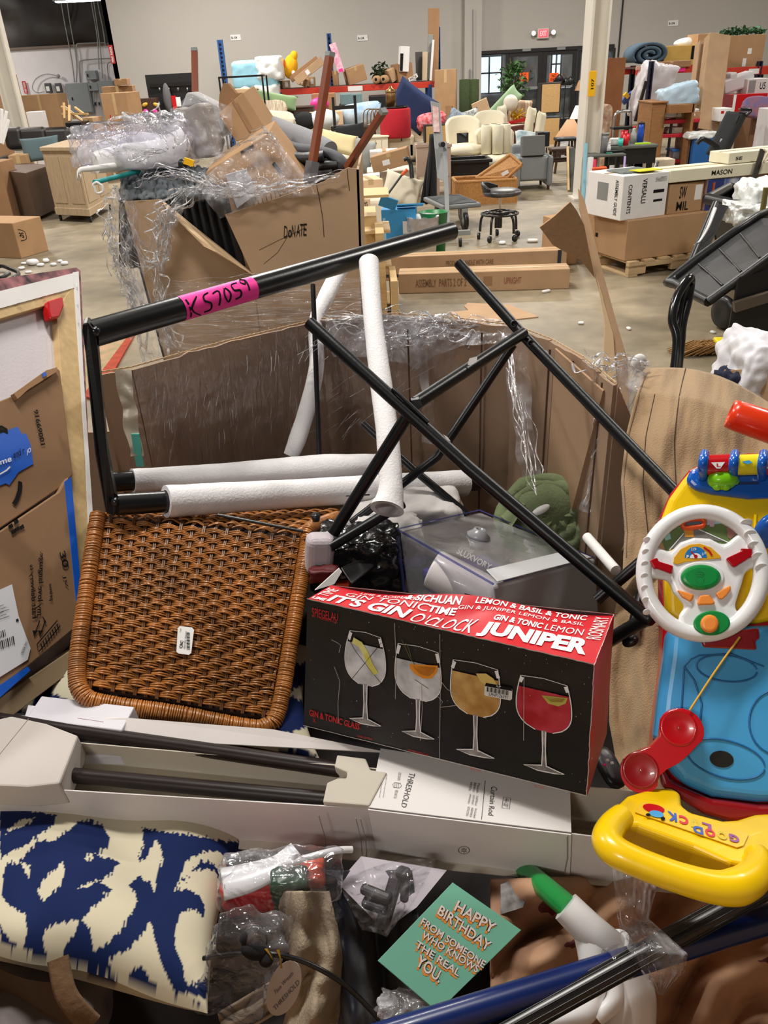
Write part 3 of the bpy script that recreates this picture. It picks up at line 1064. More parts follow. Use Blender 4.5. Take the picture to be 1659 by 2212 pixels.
# red drum with canister
RD=thing('drum_stool','red fabric drum stool left of the navy pillow','stool',W(855,300,15.6))
b=W(855,297,15.6)
t=W(855,234,15.6)
MB().lathe(b,[(0,0),(.26,0),(.275,.03),(.275,t.z-b.z-.02),(.26,t.z-b.z),(0,t.z-b.z)],36).build('drum',M('red_fabric',srgb(175,24,40),.9,bump=.3,bs=100),RD)
lg=MB()
for k in range(4):
 a=k*PI/2+.5
 q=b+V((math.cos(a)*.2,math.sin(a)*.2,0))
 o=MB().cyl(q,q-V((0,0,.05)),.012,8).build('leg',BMET,RD)
ty=W(855,233,15.5)
trr=tag(MB().lathe(t+V((0,0,.003)),[(0,0),(.2,0),(.22,.03),(.21,.03),(.19,.012),(0,.012)],30).build('tray',BMET),'round black tray on top of the red drum stool','tray')
ca=thing('canister','brass coloured canister with a lid on the black tray','jar',t+V((-.08,0,.02)))
c=t+V((-.08,0,.02))
BR=M('brass',srgb(130,98,62),.35,metal=.8)
MB().lathe(c,[(0,0),(.09,0),(.092,.22),(.085,.23),(0,.23)],24).build('body',BR,ca)
MB().lathe(c,[(.095,.23),(.095,.27),(.03,.30),(.02,.33),(0,.335)],24).build('lid',BR,ca)
# cream chairs
def shell_chair(label,x,y,Y,w,mat,hole=True,yaw=0,base=.35):
 c=W(x,y,Y)
 Rm=rotz(yaw)
 r=thing('shell_chair',label,'chair',c-V((0,0,base)))
 def back(u,v):
  a=(u-.5)*2.1
  rr=w/2
  top=.44*(1-.25*abs(2*u-1) ** 3)
  return c+Rm @ V((math.sin(a)*rr*(1+.05*v),math.cos(a)*rr*.8+.05*v,.05+v*top))
 mb=MB()
 if hole:
  n=18
  for j in range(10):
   for i in range(n):
    if 0 <= j <4 and 6 <= i <12:
     continue
    mb.add([back(i/n,j/10),back((i+1)/n,j/10),back((i+1)/n,(j+1)/10),back(i/n,(j+1)/10)],[(0,1,2,3)],True)
 else:
  mb.grid(back,18,10)
 mb.build('backrest',mat,r,solid=.06,merge=True)
 MB().ball(c,(w*.52,w*.45,.09),Rm,28,10,.7).build('seat',mat,r)
 for sx in (-1,1):
  for sy in (-1,1):
   MB().cyl(c+Rm @ V((sx*w*.25,sy*w*.22,0)),c+Rm @ V((sx*w*.38,sy*w*.35,-base)),.014,8).build('leg',BMET,r)
 return r
CRB=M('boucle',srgb(232,224,200),.95,bump=.6,bs=70)
shell_chair('cream open-back shell chair left of the white rolls',1005,322,14.3,.62,CRB,True,5)
shell_chair('cream shell chair behind, right of the open-back one',1055,306,15.4,.6,CRB,True,-10)
shell_chair('round cream tub chair carrying the four white rolls',1070,345,14.0,.68,CRB,False,0)
for i,(dx,dy) in enumerate(((-.17,-.02),(.0,-.1),(.14,.02),(-.03,.13))):
 c=W(1072,342,14.0)+V((dx,dy,.08))
 r=thing('fabric_roll',('leftmost','front middle','rightmost','rear')[i]+' white upholstered roll standing in the round cream chair','roll',c)
 MB().lathe(c,[(0,0),(.085,0),(.088,.4),(.075,.42),(0,.42)],22).build('roll',CRB,r)
 MB().lathe(c+V((0,0,.421)),[(0,0),(.055,0)],16).build('core',INK,r)
def box_chair_parts():
 pass
for (x,y,ya,lab) in ((1085,258,-6,'cream curved chair back, left of the bow'),(1145,262,12,'cream curved chair back right of the bow'),(1166,272,18,'cream narrow chair back above the grey armchair')):
 c=W(x,y,16)
 r=thing('upholstered_chair',lab,'chair',c-V((0,0,.75)))
 MB().pillow(c,.2,.48,.12,rot3(0,-8 if x <1100 else 14,40),10,.25).build('backrest',CRB,r)
 MB().ball(c-V((0,.1,.32)),(.15,.15,.07)).build('seat',CRB,r)
 for sx in (-.17,.17):
  for sy in (-.2,.1):
   MB().cyl(c+V((sx,sy,-.35)),c+V((sx,sy,-.75)),.015,8).build('leg',DWOOD,r)
# bins and wicker
bn=thing('storage_bin','large black plastic bin behind the wicker trunk','bin',G(1010,425))
a,b=W(976,425,12.9),W(1056,346,12.9)
w,h=b.x-a.x,b.z-a.z
cx,cy_=(a.x+b.x)/2,12.9
m=MB()
for (X,Y_,sx,sy) in ((cx,cy_,w,.015),(cx,cy_+.45,w,.015),(cx-w/2,cy_+.225,.015,.45),(cx+w/2,cy_+.225,.015,.45)):
 m.box((X,Y_,a.z+h/2),(sx,sy,h))
m.box((cx,cy_+.22,a.z+.01),(w,.45,.02))
m.build('body',BLACK,bn)
rm=MB()
for (X,Y_,sx,sy) in ((cx,cy_-.03,w+.1,.05),(cx,cy_+.48,w+.1,.05),(cx-w/2-.02,cy_+.225,.05,.5),(cx+w/2+.02,cy_+.225,.05,.5)):
 rm.box((X,Y_,b.z),(sx,sy,.05))
rm.build('rim',BLACK,bn,bevel=.01)
tk=thing('wicker_hamper','open tan wicker trunk on the concrete behind the stool','basket',G(1050,440))
Yt=G(1050,441).y
a,b=W(986,441,Yt),W(1116,384,Yt)
w,h=b.x-a.x,b.z-max(a.z,0)
cx=(a.x+b.x)/2
for nm,(X,Y_,sx,sy) in (('front_panel',(cx,Yt,w,.03)),('back_panel',(cx,Yt+.5,w,.03)),('side_panel',(cx-w/2,Yt+.25,.03,.5)),('side_panel',(cx+w/2,Yt+.25,.03,.5)),('bottom',(cx,Yt+.25,w,.5))):
 if nm =='bottom':
  MB().box((X,Y_,.02),(sx,sy,.03)).build(nm,WICK,tk)
 else:
  MB().box((X,Y_,h/2),(sx,sy,h)).build(nm,WICK,tk)
rr=MB()
for (p,q) in (((-1,0),(1,0)),((1,0),(1,1)),((1,1),(-1,1)),((-1,1),(-1,0))):
 rr.cyl((cx+p[0]*w/2,Yt+p[1]*.5,h),(cx+q[0]*w/2,Yt+q[1]*.5,h),.022,10)
for X in (-1,1):
 rr.cyl((cx+X*w/2,Yt,0),(cx+X*w/2,Yt,h),.02,10)
rr.build('rim',WICK,tk)
lid=thing('wicker_lid','tan wicker lid with a white tag lying tilted in the trunk','basket',W(1085,385,Yt+.2))  # lid of the wicker trunk
pl=[W(1028,385,Yt+.25),W(1096,384,Yt+.12),W(1127,356,Yt+.1),W(1102,334,Yt+.3)]
MB().prism(pl,V((0,.05,.02))).build('woven_panel',WICK,lid)
rr=MB()
for k in range(4):
 rr.cyl(pl[k],pl[(k+1) % 4],.022,8)
rr.build('rim',WICK,lid)
c=W(1091,374,Yt+.08)
MB().box(c,(.1,.005,.045),rot3(0,-25,0)).build('tag',WHITE,lid)
# planters
TAUP=M('taupe',srgb(190,166,150),.7)
for (x0,x1,y0,y1,Y,lab) in ((902,930,316,420,12.8,'tall taupe planter stand left of the grey sign stand'),(945,974,316,425,12.7,'tall taupe planter stand right of the grey sign stand')):
 a,b=W(x0,y1,Y),W(x1,y0,Y)
 w,h=b.x-a.x,b.z
 cx=(a.x+b.x)/2
 r=thing('planter_stand',lab,'planter',V((cx,Y,0)))
 MB().box((cx,Y+w/2,h*.68),(w,w,h*.6)).build('box',TAUP,r,bevel=.005)
 MB().box((cx,Y+w/2,h+.005),(w*.8,w*.8,.03)).build('soil',DWOOD,r)
 rr=MB()
 for (X,Y_,sx,sy) in ((cx,Y,w+.03,.03),(cx,Y+w,w+.03,.03),(cx-w/2,Y+w/2,.03,w),(cx+w/2,Y+w/2,.03,w)):
  rr.box((X,Y_,h+.01),(sx,sy,.04))
 rr.build('rim',TAUP,r)
 for sx in (-1,1):
  for sy in (0,1):
   MB().box((cx+sx*(w/2-.02),Y+.02+sy*(w-.04),h*.2),(.03,.03,h*.4)).build('leg',TAUP,r)
# grey sign stand on a post
gs=thing('sign_stand','leaning grey framed sign board on a post, before the wicker trunk','sign',G(960,530))
Yg=9.2
m=MB()
m.bar(W(961,310,10.6),W(968,516,Yg),.05,.05)
m.build('post',GREYM,gs)
bd=[W(930,218,10.9),W(950,223,10.9),W(965,395,10.5),W(945,385,10.5)]
MB().prism(bd,V((0,.03,0))).build('frame',GREYM,gs,bevel=.004)
b2=[W(934,228,10.86),W(947,232,10.86),W(950,285,10.72),W(937,285,10.72)]
MB().prism(b2,V((0,.01,0))).build('paper',M('pale_red_print',srgb(205,150,150),.6,col2=srgb(225,205,200),vs=20),gs)
MB().cyl(W(952,312,10.55),W(957,312,10.4),.03,14).build('knob',BLACK,gs)
bs_=G(990,527)
MB().box(G(975,522)+V((0,0,.09)),(.42,.06,.05)).build('foot',GREYM,gs)
MB().lathe(G(995,532)+V((-.02,0,.045)),[(0,0),(.045,0),(.045,.03),(0,.03)],16,V((1,0,0))).build('caster',BLACK,gs)
coat=thing('hanging_coat','black coat hanging on the grey sign stand post','clothing',W(930,440,11.2))
def cf(u,v):
 x=944-6*(1-v)-18*(1-v)*(1-u)+10*u*(1-v)+2*u
 p=W(x-10,440-150*v,11.2)
 p.y += .06*math.sin(u*14+v)
 p.x += .03*math.sin(u*9)
 return p
MB().grid(cf,16,16).build('cloth',BCLOTH,coat,solid=.03)
# stool on five casters
g=G(1078,516)
st=thing('rolling_stool','black low-back rolling stool with a ring base on the open floor','stool',g)
zs_=W(1078,416,g.y).z
for k in range(5):
 a=k*2*PI/5+.35
 d=V((math.cos(a),math.sin(a),0))
 m=MB().tube([g+V((0,0,.26))+d*.03,g+d*.14+V((0,0,.27)),g+d*.2+V((0,0,.22)),g+d*.215+V((0,0,.08))],.014,8,smooth=4)
 o=m.build('leg',BMET,st)
 cs=MB().lathe(g+d*.215+V((0,-.0,.035))-V((0,.015,0)),[(0,0),(.033,0),(.035,.008),(.035,.022),(.033,.03),(0,.03)],18,V((d.y,-d.x,0)) if k % 2 else V((d.x,d.y,0)))
 cs.build('caster',BLACK,o)
m=MB()
m.tube([g+V((math.cos(a),math.sin(a),0))*.2+V((0,0,.27)) for a in [i*2*PI/24 for i in range(24)]],.012,8,closed=True)
m.tube([g+V((math.cos(a),math.sin(a),0))*.12+V((0,0,.29)) for a in [i*2*PI/18 for i in range(18)]],.01,8,closed=True)
m.build('foot_ring',BMET,st)
MB().cyl(g+V((0,0,.12)),g+V((0,0,.3)),.03,14).build('gas_spring',BMET,st)
MB().cyl(g+V((0,0,.3)),V((g.x,g.y,zs_-.03)),.014,12).build('post',CHROME,st)
c=V((g.x+.02,g.y,zs_))
MB().ball(c,(.21,.19,.045),None,28,10,.8).build('seat',M('worn_leather',srgb(38,36,38),.35,col2=srgb(95,90,88),vs=9),st)
def sb(u,v):
 a=PI+(u-.5)*2.2-.35
 return c+V((math.cos(a)*(.19+.03*v),math.sin(a)*.17,-.0+v*.11*(1-.5*abs(2*u-1) ** 2)))
MB().grid(sb,20,6).build('backrest',BLACK,st,solid=.03)
MB().tube([sb(u/12,0)+V((-.01,0,-.02)) for u in range(13)],.008,6).build('red_trim',RED,st)
# grey armchair
GAR=M('grey_vinyl',srgb(128,132,134),.4,var=.05,bump=.2,bs=10,spec=.6)
ga=G(1160,412)
Ya=ga.y
ac=thing('armchair','light grey vinyl armchair with dark legs right of the wicker trunk','chair',ga)
a,b=W(1113,400,Ya),W(1198,318,Ya)
w=b.x-a.x
cx=(a.x+b.x)/2
H_=b.z
for nm,ctr,sz in (('seat',(cx,Ya+.35,.30),(w*.78,.6,.34)),('backrest',(cx,Ya+.68,H_*.62),(w*.86,.18,H_*.8)),('armrest',(cx-w*.43,Ya+.35,H_*.45),(w*.14,.7,H_*.72)),('armrest',(cx+w*.43,Ya+.35,H_*.45),(w*.14,.7,H_*.72))):
 MB().box(ctr,sz).build(nm,GAR,ac,bevel=.04,seg=4)
for sx in (-1,1):
 for sy in (.06,.62):
  MB().cyl((cx+sx*w*.4,Ya+sy,.14),(cx+sx*w*.41,Ya+sy,0),.028,10,.018).build('leg',DWOOD,ac)
bx=thing('grey_board','dark grey flat panel resting on the seat of the grey armchair','board',(cx,Ya+.1,.47))
MB().box((cx-.02,Ya+.12,.47+.135),(w*.6,.16,.27),rot3(-8,0,0)).build('panel',M('slab_grey',srgb(102,104,104),.6),bx,bevel=.01)
for (x,lab) in ((1165,'left black amplifier-like box on the armchair top'),(1178,'right black box on the armchair top')):
 c=W(x,300,Ya+.6)
 o=MB().box(c,(.09,.2,.2)).build('black_box',BLACK,bevel=.006)
 tag(o,lab.replace('amplifier-like ','upright '),'box')
# bar stools right of the armchair
for i,(x,y,Y,lab) in enumerate(((1212,405,13.6,'dark brown wooden bar stool right of the grey armchair'),(1222,392,14.6,'black topped wooden bar stool behind the brown one'))):
 t_=W(x,322 if i ==0 else 300,Y)
 r=thing('bar_stool',lab,'stool',V((t_.x,Y,0)))
 MB().box((t_.x,Y,t_.z),(.36,.3,.05)).build('seat',DWOOD if i ==0 else BLACK,r,bevel=.015)
 for sx in (-1,1):
  for sy in (-1,1):
   MB().bar((t_.x+sx*.13,Y+sy*.11,t_.z),(t_.x+sx*.19,Y+sy*.17,0),.035).build('leg',DWOOD,r)
 MB().box((t_.x,Y-.15,.3),(.32,.025,.03)).build('stretcher',DWOOD,r)
 MB().box((t_.x,Y+.15,.3),(.32,.025,.03)).build('stretcher',DWOOD,r)
sl=thing('leaning_board','charcoal framed board leaning against the white column','board',G(1240,415))
MB().prism([G(1228,414),G(1248,418),W(1248,322,13.1),W(1226,320,13.1)],V((0,.05,0))).build('panel',M('charcoal_board',srgb(58,58,54),.7,var=.15),sl)
MB().bar(G(1228,414),W(1226,320,13.1),.03,.06).build('edge',WOOD,sl)
# flatbed cart
fc=thing('platform_cart','grey plastic platform cart with black wheels before the wicker trunk','cart',G(985,490))
gc=G(985,488)
c=gc+V((-.05,.05,.27))
MB().box(c,(.48,.8,.05),rotz(12)).build('deck',M('deck_grey',srgb(120,122,122),.6),fc,bevel=.015)
MB().box(c+V((0,0,.028)),(.4,.7,.01),rotz(12)).build('mat',M('deck_dark',srgb(60,62,64),.7),fc)
for (dx,dy) in ((.12,-.36),(-.16,-.34),(.16,.3),(-.14,.3)):
 q=c+V((dx,dy,-.14))
 q.z=.105
 MB().lathe(q,[(0,-.02),(.045,-.02),(.06,-.024),(.1,-.024),(.105,0),(.1,.024),(.06,.024),(.045,.02),(0,.02)],28,V((1,.15,0))).build('wheel',BLACK,fc)
 MB().lathe(q,[(0,-.03),(.04,-.028),(.05,-.02)],20,V((1,.15,0))).build('hub',GREYM,fc)
 MB().box(q+V((0,0,.09)),(.07,.05,.1)).build('fork',GREYM,fc)
# blue carton, bins, crate
BLUEC=M('blue_carton',srgb(48,140,196),.55,var=.05)
Yb=G(860,568).y
carton('bright blue carton with open flaps and a white label beside the wheelie items',828,452,900,566,Yb,.35,BLUEC,-6,marks=[(.62,.55,.88,.78,WHITE),(.04,.45,.12,.85,M('pale_blue_print',srgb(140,190,220),.6))],base=0,tape=False)
fl_=MB()
q=W(828,452,Yb)
q2=W(900,452,Yb)
fl_=MB().box(q+V((.05,-.02,.06)),(.17,.01,.13),rot3(35,20,0)).box((q+q2)/2+V((.1,.02,.03)),(.26,.16,.01),rot3(-15,0,0))
fo=fl_.build('box_flap',BLUEC)
tag(fo,'loose blue cardboard flaps bent up on the blue carton','cardboard')
def bin_(label,x,y0,y1,Y,r0,r1,mat,name='waste_bin',liner=None):
 b=G(x,y1)
 t=W(x,y0,b.y)
 r=thing(name,label,'bin',b)
 h=t.z
 MB().lathe(b,[(0,0),(r0,0),(r1,h),(r1+.012,h+.005),(r1-.006,h),(r0-.01,.02),(0,.02)],30).build('body',mat,r)
 if liner:
  def fn(u,v):
   a=u*2*PI
   k=r1+.008+.012*noise.noise(V((math.cos(a)*3,math.sin(a)*3,v*3)))
   return b+V((math.cos(a)*k,math.sin(a)*k,h*(.72+.3*v)+.01*math.sin(a*7)))
  MB().grid(fn,40,8).build('liner',liner,r,solid=.002)
 return r
bin_('white plastic waste bin with a clear liner right of the blue carton',915,468,566,0,.12,.15,WHITE,liner=BAG)
bin_('green plastic bin half hidden behind the white waste bin',938,458,556,0,.11,.14,M('green_plastic',srgb(20,120,60),.4))
cr=thing('wooden_crate','tall pale wooden slatted crate standing left of the long boxes','crate',G(820,690))
Yc=6.35
for (x0,y0,x1,y1,Y) in ((788,455,812,690,Yc+.5),(820,490,828,700,Yc),(846,590,856,700,Yc-.2)):
 a,b=W(x0,y1,Y),W(x1,y0,Y)
 MB().box(((a.x+b.x)/2,Y,max(b.z,.1)/2),(b.x-a.x,.5,max(b.z,.1))).build('side_panel',WOOD,cr,bevel=.004)
for z in (.05,.35,.62,.88):
 a,b=W(792,600,Yc+.25),W(846,600,Yc+.25)
 MB().box(((a.x+b.x)/2,Yc+.25,z),(b.x-a.x,.42,.02)).build('shelf',WOOD,cr)
def floor_carton(label,xa,ya,xb,yb,dep,h,mat=KR,marks=None,z=0.0,strap=None,name='long_carton',tape=True):
 """box on the floor; its near bottom edge runs between two points of the view"""
 a,b=G(xa,ya,z),G(xb,yb,z)
 d=(b-a)
 u=d.normalized()
 n=V((-u.y,u.x,0))
 if n.y <0:
  n=-n
 r=thing(name,label,'box',(a+b)/2)
 up=V((0,0,h))
 MB().box8([a,b,b+n*dep,a+n*dep,a+up,b+up,b+n*dep+up,a+n*dep+up]).build('body',mat,r,bevel=.006)
 fr=lambda s_,t_,o=.003:a+d*s_+up*t_-n*o
 if marks:
  for mk in marks:
   s0,t0,s1,t1,mm=mk[:5]
   q=MB()
   if isinstance(mm,str):
    text_fn(q,mm,lambda uu,vv:fr(s0+(s1-s0)*uu,t0+(t1-t0)*vv),.008)
    q.build('lettering',mk[5] if len(mk) >5 else INK,r)
   else:
    q.box8([fr(s0,t0),fr(s1,t0),fr(s1,t0,0),fr(s0,t0,0),fr(s0,t1),fr(s1,t1),fr(s1,t1,0),fr(s0,t1,0)])
    q.build('label',mm,r)
 if tape:
  q=MB()
  q.box8([a+up+n*dep*.42,b+up+n*dep*.42,b+up+n*dep*.58,a+up+n*dep*.58]+[k+V((0,0,.002)) for k in (a+up+n*dep*.42,b+up+n*dep*.42,b+up+n*dep*.58,a+up+n*dep*.58)])
  q.build('tape',TAPE,r)
 return r
REDINK=M('red_ink',srgb(170,60,50),.7)
floor_carton('nearer of the two long brown cartons lying on the floor',862,635,1229,624,.22,.17,KR,[(.1,.3,.4,.7,'ASSEMBLY  PARTS 2 OF 2',M('brown_ink',srgb(128,92,66),.8)),(.5,.3,.55,.75,KRD),(.62,.35,.72,.68,'UPRIGHT',M('faded_red',srgb(160,96,76),.8))])
floor_carton('farther long brown carton with a dark strap, behind the first',832,606,1222,590,.16,.21,KR,[(.0,.12,1.0,.25,M('navy_strap',srgb(40,46,62),.5)),(.34,.52,.60,.74,'PRODUCT HANDLE WITH CARE',M('brown_ink')),(.95,.05,.97,1.0,M('navy_strap'))])
fcb=thing('flat_cardboard','flat sheet of cardboard lying on the floor before the long cartons','cardboard',G(1070,680))
MB().prism([G(x,y) for x,y in ((973,676),(1012,672),(1003,663),(1010,656),(1100,660),(1163,686),(1040,700),(985,690))],V((0,0,.008))).build('sheet',KR,fcb)
# oriental rug
rg=thing('area_rug','green floral rug with a red border on the floor at the left','rug',G(240,780))
RUG=M('rug_field',srgb(140,134,98),.95,col2=srgb(190,150,120),vs=9,bump=.5,bs=60)
RUGR=M('rug_border',srgb(160,62,38),.95,var=.25,vs=14,bump=.5,bs=60)
MB().prism([G(x,y) for x,y in ((130,760),(210,742),(292,726),(240,800),(200,860),(100,860))],V((0,0,.012))).build('field',RUG,rg)
MB().prism([G(x,y,.003) for x,y in ((280,725),(292,725),(246,806),(202,866),(180,858),(226,798))],V((0,0,.014))).build('border',RUGR,rg)
# left: cabinets
def solidbox(label,name,cat,pts,h,mat,doors=None,casters=False,topmat=None,cornice=True,z0=0.0):
 """pts: near-left, near corner, far-right base points on the floor"""
 a,b,c=pts
 d=a+(c-b)
 r=thing(name,label,cat,(a+c)/2)
 up=V((0,0,h))
 zb=V((0,0,z0))
 MB().box8([a+zb,b+zb,c+zb,d+zb,a+up,b+up,c+up,d+up]).build('body',mat,r,bevel=.006)
 if cornice:
  ctr=(a+c)/2
  def ex_(p,k):return ctr+(p-ctr)*k
  for zz,k,hh in ((h-.03,1.05,.05),(z0,1.03,.1)):
   zz_=V((0,0,zz))
   MB().box8([ex_(a,k)+zz_,ex_(b,k)+zz_,ex_(c,k)+zz_,ex_(d,k)+zz_]+[ex_(q,k)+zz_+V((0,0,hh)) for q in (a,b,c,d)]).build('moulding',topmat or mat,r,bevel=.008)
 for (p,q,nn) in ((a,b,1),(b,c,1)):
  if not doors:
   break
  u=q-p
  n=V((u.y,-u.x,0)).normalized()
  for k in range(doors):
   s0,s1=(k+.12)/doors,(k+.88)/doors
   A_,B_=p+u*s0+n*.008,p+u*s1+n*.008
   MB().box8([A_+V((0,0,z0+.16)),B_+V((0,0,z0+.16)),B_-n*.008+V((0,0,z0+.16)),A_-n*.008+V((0,0,z0+.16))]+[k2+V((0,0,h-.1)) for k2 in (A_,B_,B_-n*.008,A_-n*.008)]).build('panel',mat,r,bevel=.004)
 if casters:
  for p in (a,b,c,d):
   q=p*.9+(a+c)/2*.1
   MB().lathe(q+V((-.015,0,.045)),[(0,0),(.045,0),(.045,.03),(0,.03)],16,V((1,.2,0))).build('caster',BLACK,r)
 return r
OAK=M('limed_oak',srgb(182,158,128),.6,var=.16,vs=8,stretch=(9,9,1),bump=.15,bs=40)
BRNW=M('brown_cabinet',srgb(92,72,58),.6,var=.15,vs=8,stretch=(9,9,1))
hL=W(98,300,G(128,480).y).z
solidbox('tall limed oak cabinet on a dolly at the left','oak_cabinet','cabinet',(G(126,478),G(198,482),G(245,452)),W(200,318,G(198,480).y).z,OAK,2,True,z0=.09)
solidbox('low dark brown cabinet left of the limed oak one','brown_cabinet','cabinet',(G(18,468),G(82,480),G(132,455)),W(60,372,G(75,478).y).z,BRNW,0,True,cornice=False,z0=.05)
# black leather sofa
ys=G(90,372).y
so=thing('sofa','black leather reclining sofa with things piled on it at the far left','sofa',W(85,340,15))
LEA=M('black_leather',srgb(44,38,36),.4,var=.1,bump=.3,bs=8,spec=.6)
Y_=15.2
for k,(x0,x1) in enumerate(((15,45),(45,98),(98,148))):
 a,b=W(x0,330,Y_),W(x1,278,Y_)
 MB().box(((a.x+b.x)/2,Y_+.15,(a.z+b.z)/2+.02),(b.x-a.x-.01,.32,b.z-a.z),rot3(-10,0,0)).build('back_cushion',LEA,so,bevel=.08,seg=4)
a,b=W(12,345,Y_),W(148,330,Y_)
MB().box(((a.x+b.x)/2,Y_-.3,.3),(b.x-a.x,.8,.36)).build('seat',LEA,so,bevel=.06,seg=4)
MB().box((a.x+.05,Y_-.3,.42),(.24,.9,.5)).build('armrest',LEA,so,bevel=.08,seg=4)
MB().box((b.x-.05,Y_-.3,.42),(.24,.9,.5)).build('armrest',LEA,so,bevel=.08,seg=4)
cushion('teal grey flat box cushion lying against the black sofa',88,322,13.9,.62,.36,.12,M('teal_grey',srgb(92,112,118),.8),rot3(-15,-3,0))
# things at the far left
carton('big brown carton standing at the left edge behind the leaning column',-30,162,34,268,21,.8,KRD,0,base=0)
carton('long orange brown carton along the white wall under the control boxes',54,204,135,262,24.5,.8,KRO,0,base=0)
carton('small white box beside the black bin on the sofa back',63,241,97,270,19,.4,M('white_box',srgb(205,200,200),.6),10,tape=False,base=0)
carton('torn open brown carton standing right of the black bin',181,254,208,292,17,.5,KR,-5,base=0)
carton('black tub carrying pale folding frames by the white wall',146,264,181,292,16.5,.5,BLACK,0,name='black_tub',cat='bin',tape=False,base=0)
ff=thing('folding_frames','bundle of pale wooden folding frames leaning above the black tub','frame',W(160,262,18))  # loose folding frames, not an easel
for k,(a,b) in enumerate((((132,230),(178,262)),((138,222),(140,256)),((162,232),(186,250)),((134,246),(190,246)),((150,228),(150,262)))):
 MB().bar(W(*a,16.9),W(*b,16.8-.05*k),.04,.03).build('slat',M('pale_slat',srgb(205,165,110),.6),ff)
MB().prism([W(136,226,16.95),W(178,258,16.95),W(140,256,16.95)],V((0,.03,0))).build('canvas',CREAM,ff)
carton('tall brown carton with a vertical red arrow print by the electrical panels',231,200,290,292,17.5,.6,KRO,-12,base=0,marks=[(.22,.15,.26,.75,RED),(.7,.1,.73,.55,RED)])
carton('tall brown carton behind the one with red arrows',240,185,303,292,19,.6,KRD,8,base=0)
carton('small brown carton on top of the tall cartons',248,170,275,184,18.8,.4,KRD,5,base=W(260,184,18.8).z)
rk=thing('black_rack','black board rack with hooks and hanging items on the grey wall','rack',W(375,280,21.5))
MB().box(W(376,228,21.6),(1.15,.06,1.35)).build('board',BLACK,rk,bevel=.01)
MB().box(W(376,182,21.55),(1.15,.08,.08)).build('rail',BMET,rk)
for k in range(4):
 c=W(345+k*20,190,21.5)
 MB().tube([c,c+V((0,-.05,-.05)),c+V((0,-.09,.0))],.012,6,smooth=3).build('hook',GREYM,rk)
MB().ball(W(362,215,21.4),(.1,.08,.35)).build('grey_garment',M('grey_garment',srgb(92,90,92),.9),rk)
MB().box(W(377,222,21.4),(.1,.08,.3)).build('red_sleeve',RED,rk)
MB().box(W(385,220,21.4),(.12,.05,.2)).build('paper',WHITE,rk)
carton('dark brown storage box under the box with pink dots',308,258,346,292,20.9,.5,DWOOD,0,base=0,tape=False)
fg=thing('toy_box','brown box with two pink dots and yellow print against the wall','toy',W(327,262,21))
MB().box(W(325,240,21.1),(.42,.3,.55)).build('body',DWOOD,fg,bevel=.01)
for sx in (-1,1):
 MB().ball(W(325+sx*10,241,20.93),(.06,.02,.05)).build('pink_dot',PINKT,fg)
 MB().ball(W(325+sx*12,226,20.93),(.07,.02,.04),rot3(0,sx*20,0)).build('yellow_print',M('yellow_print',srgb(200,160,50),.6),fg)
wf=thing('folding_table','white folding table frame leaning at the far left edge','table',W(8,312,14))
for a,b,w in (((2,235),(0,310),.12),((18,258),(4,312),.07),((14,240),(2,300),.05)):
 MB().bar(W(*a,14),W(*b,13.9),w,.05).build('frame_bar',WHITE,wf,bevel=.01)
MB().box(W(5,264,13.95),(.05,.02,.08)).build('yellow_label',M('yellow_plate'),wf)
carton('open brown carton with flaps in front of the black sofa',24,335,62,362,13.6,.5,KRO,10,base=0)
carton('brown carton edge at the left frame side below the sofa',-20,350,18,425,12.2,.5,KRD,0,base=0)
sl_=carton('brown carton with an upside-down oval print at the left edge',-60,480,60,556,G(20,556).y,.45,KRO,-22,base=0,name='printed_carton',tape=False)
a0=W(38,512,G(20,556).y-.06)
ov=MB()
u_,v_=V((1,-.35,0)).normalized(),V((0,0,1))
n_=u_.cross(v_)
cc=W(33,508,G(33,552).y-.14)
Lp=[cc+u_*(.15*math.copysign(abs(math.cos(t)) ** .6,math.cos(t)))+v_*(.062*math.copysign(abs(math.sin(t)) ** .6,math.sin(t))) for t in [k*2*PI/32 for k in range(32)]]
ribbon(ov,Lp,n_,.009,True)
text_fn(ov,'Sterilite',lambda u,v:cc+u_*(.12-.24*u)+v_*(.03-.06*v),.03)
oo=ov.build('print',INK,sl_)
ch=thing('black_cable_heap','black rubbery heap on the floor behind the canvas','cable',G(15,600))
m=MB()
m.tube([G(8,606,.03),G(30,600,.05),G(40,590,.04),G(20,580,.06),G(0,575,.05),G(-20,590,.04),G(0,600,.1),G(20,590,.12)],.02,8,smooth=6)
m.build('coil',BLACK,ch)
rd=random.Random(3)
for k,(x,y,s_) in enumerate(((47,582,.05),(62,590,.04),(72,572,.1),(88,575,.05),(100,566,.06),(116,574,.05),(130,566,.04),(140,572,.06),(68,541,.05),(52,571,.04),(1085,527,.05),(1150,523,.06),(1180,632,.04),(1255,700,.03),(1358,712,.03),(1540,720,.03))):
 c=G(x,y,.0)
 m=MB()
 m.ball(c+V((0,0,s_*.3)),(s_*rd.uniform(.6,1.2),s_*rd.uniform(.4,.8),s_*.3),rotz(rd.uniform(0,180)),7,4,.6)
 o=m.build('foam_scrap',FOAM if k <10 else WHITE)
 tag(o,'small white foam scrap on the floor behind the canvas' if k <10 else 'tiny white paper scrap on the open floor','debris','foam scraps behind the canvas' if k <10 else 'paper scraps on the open floor')
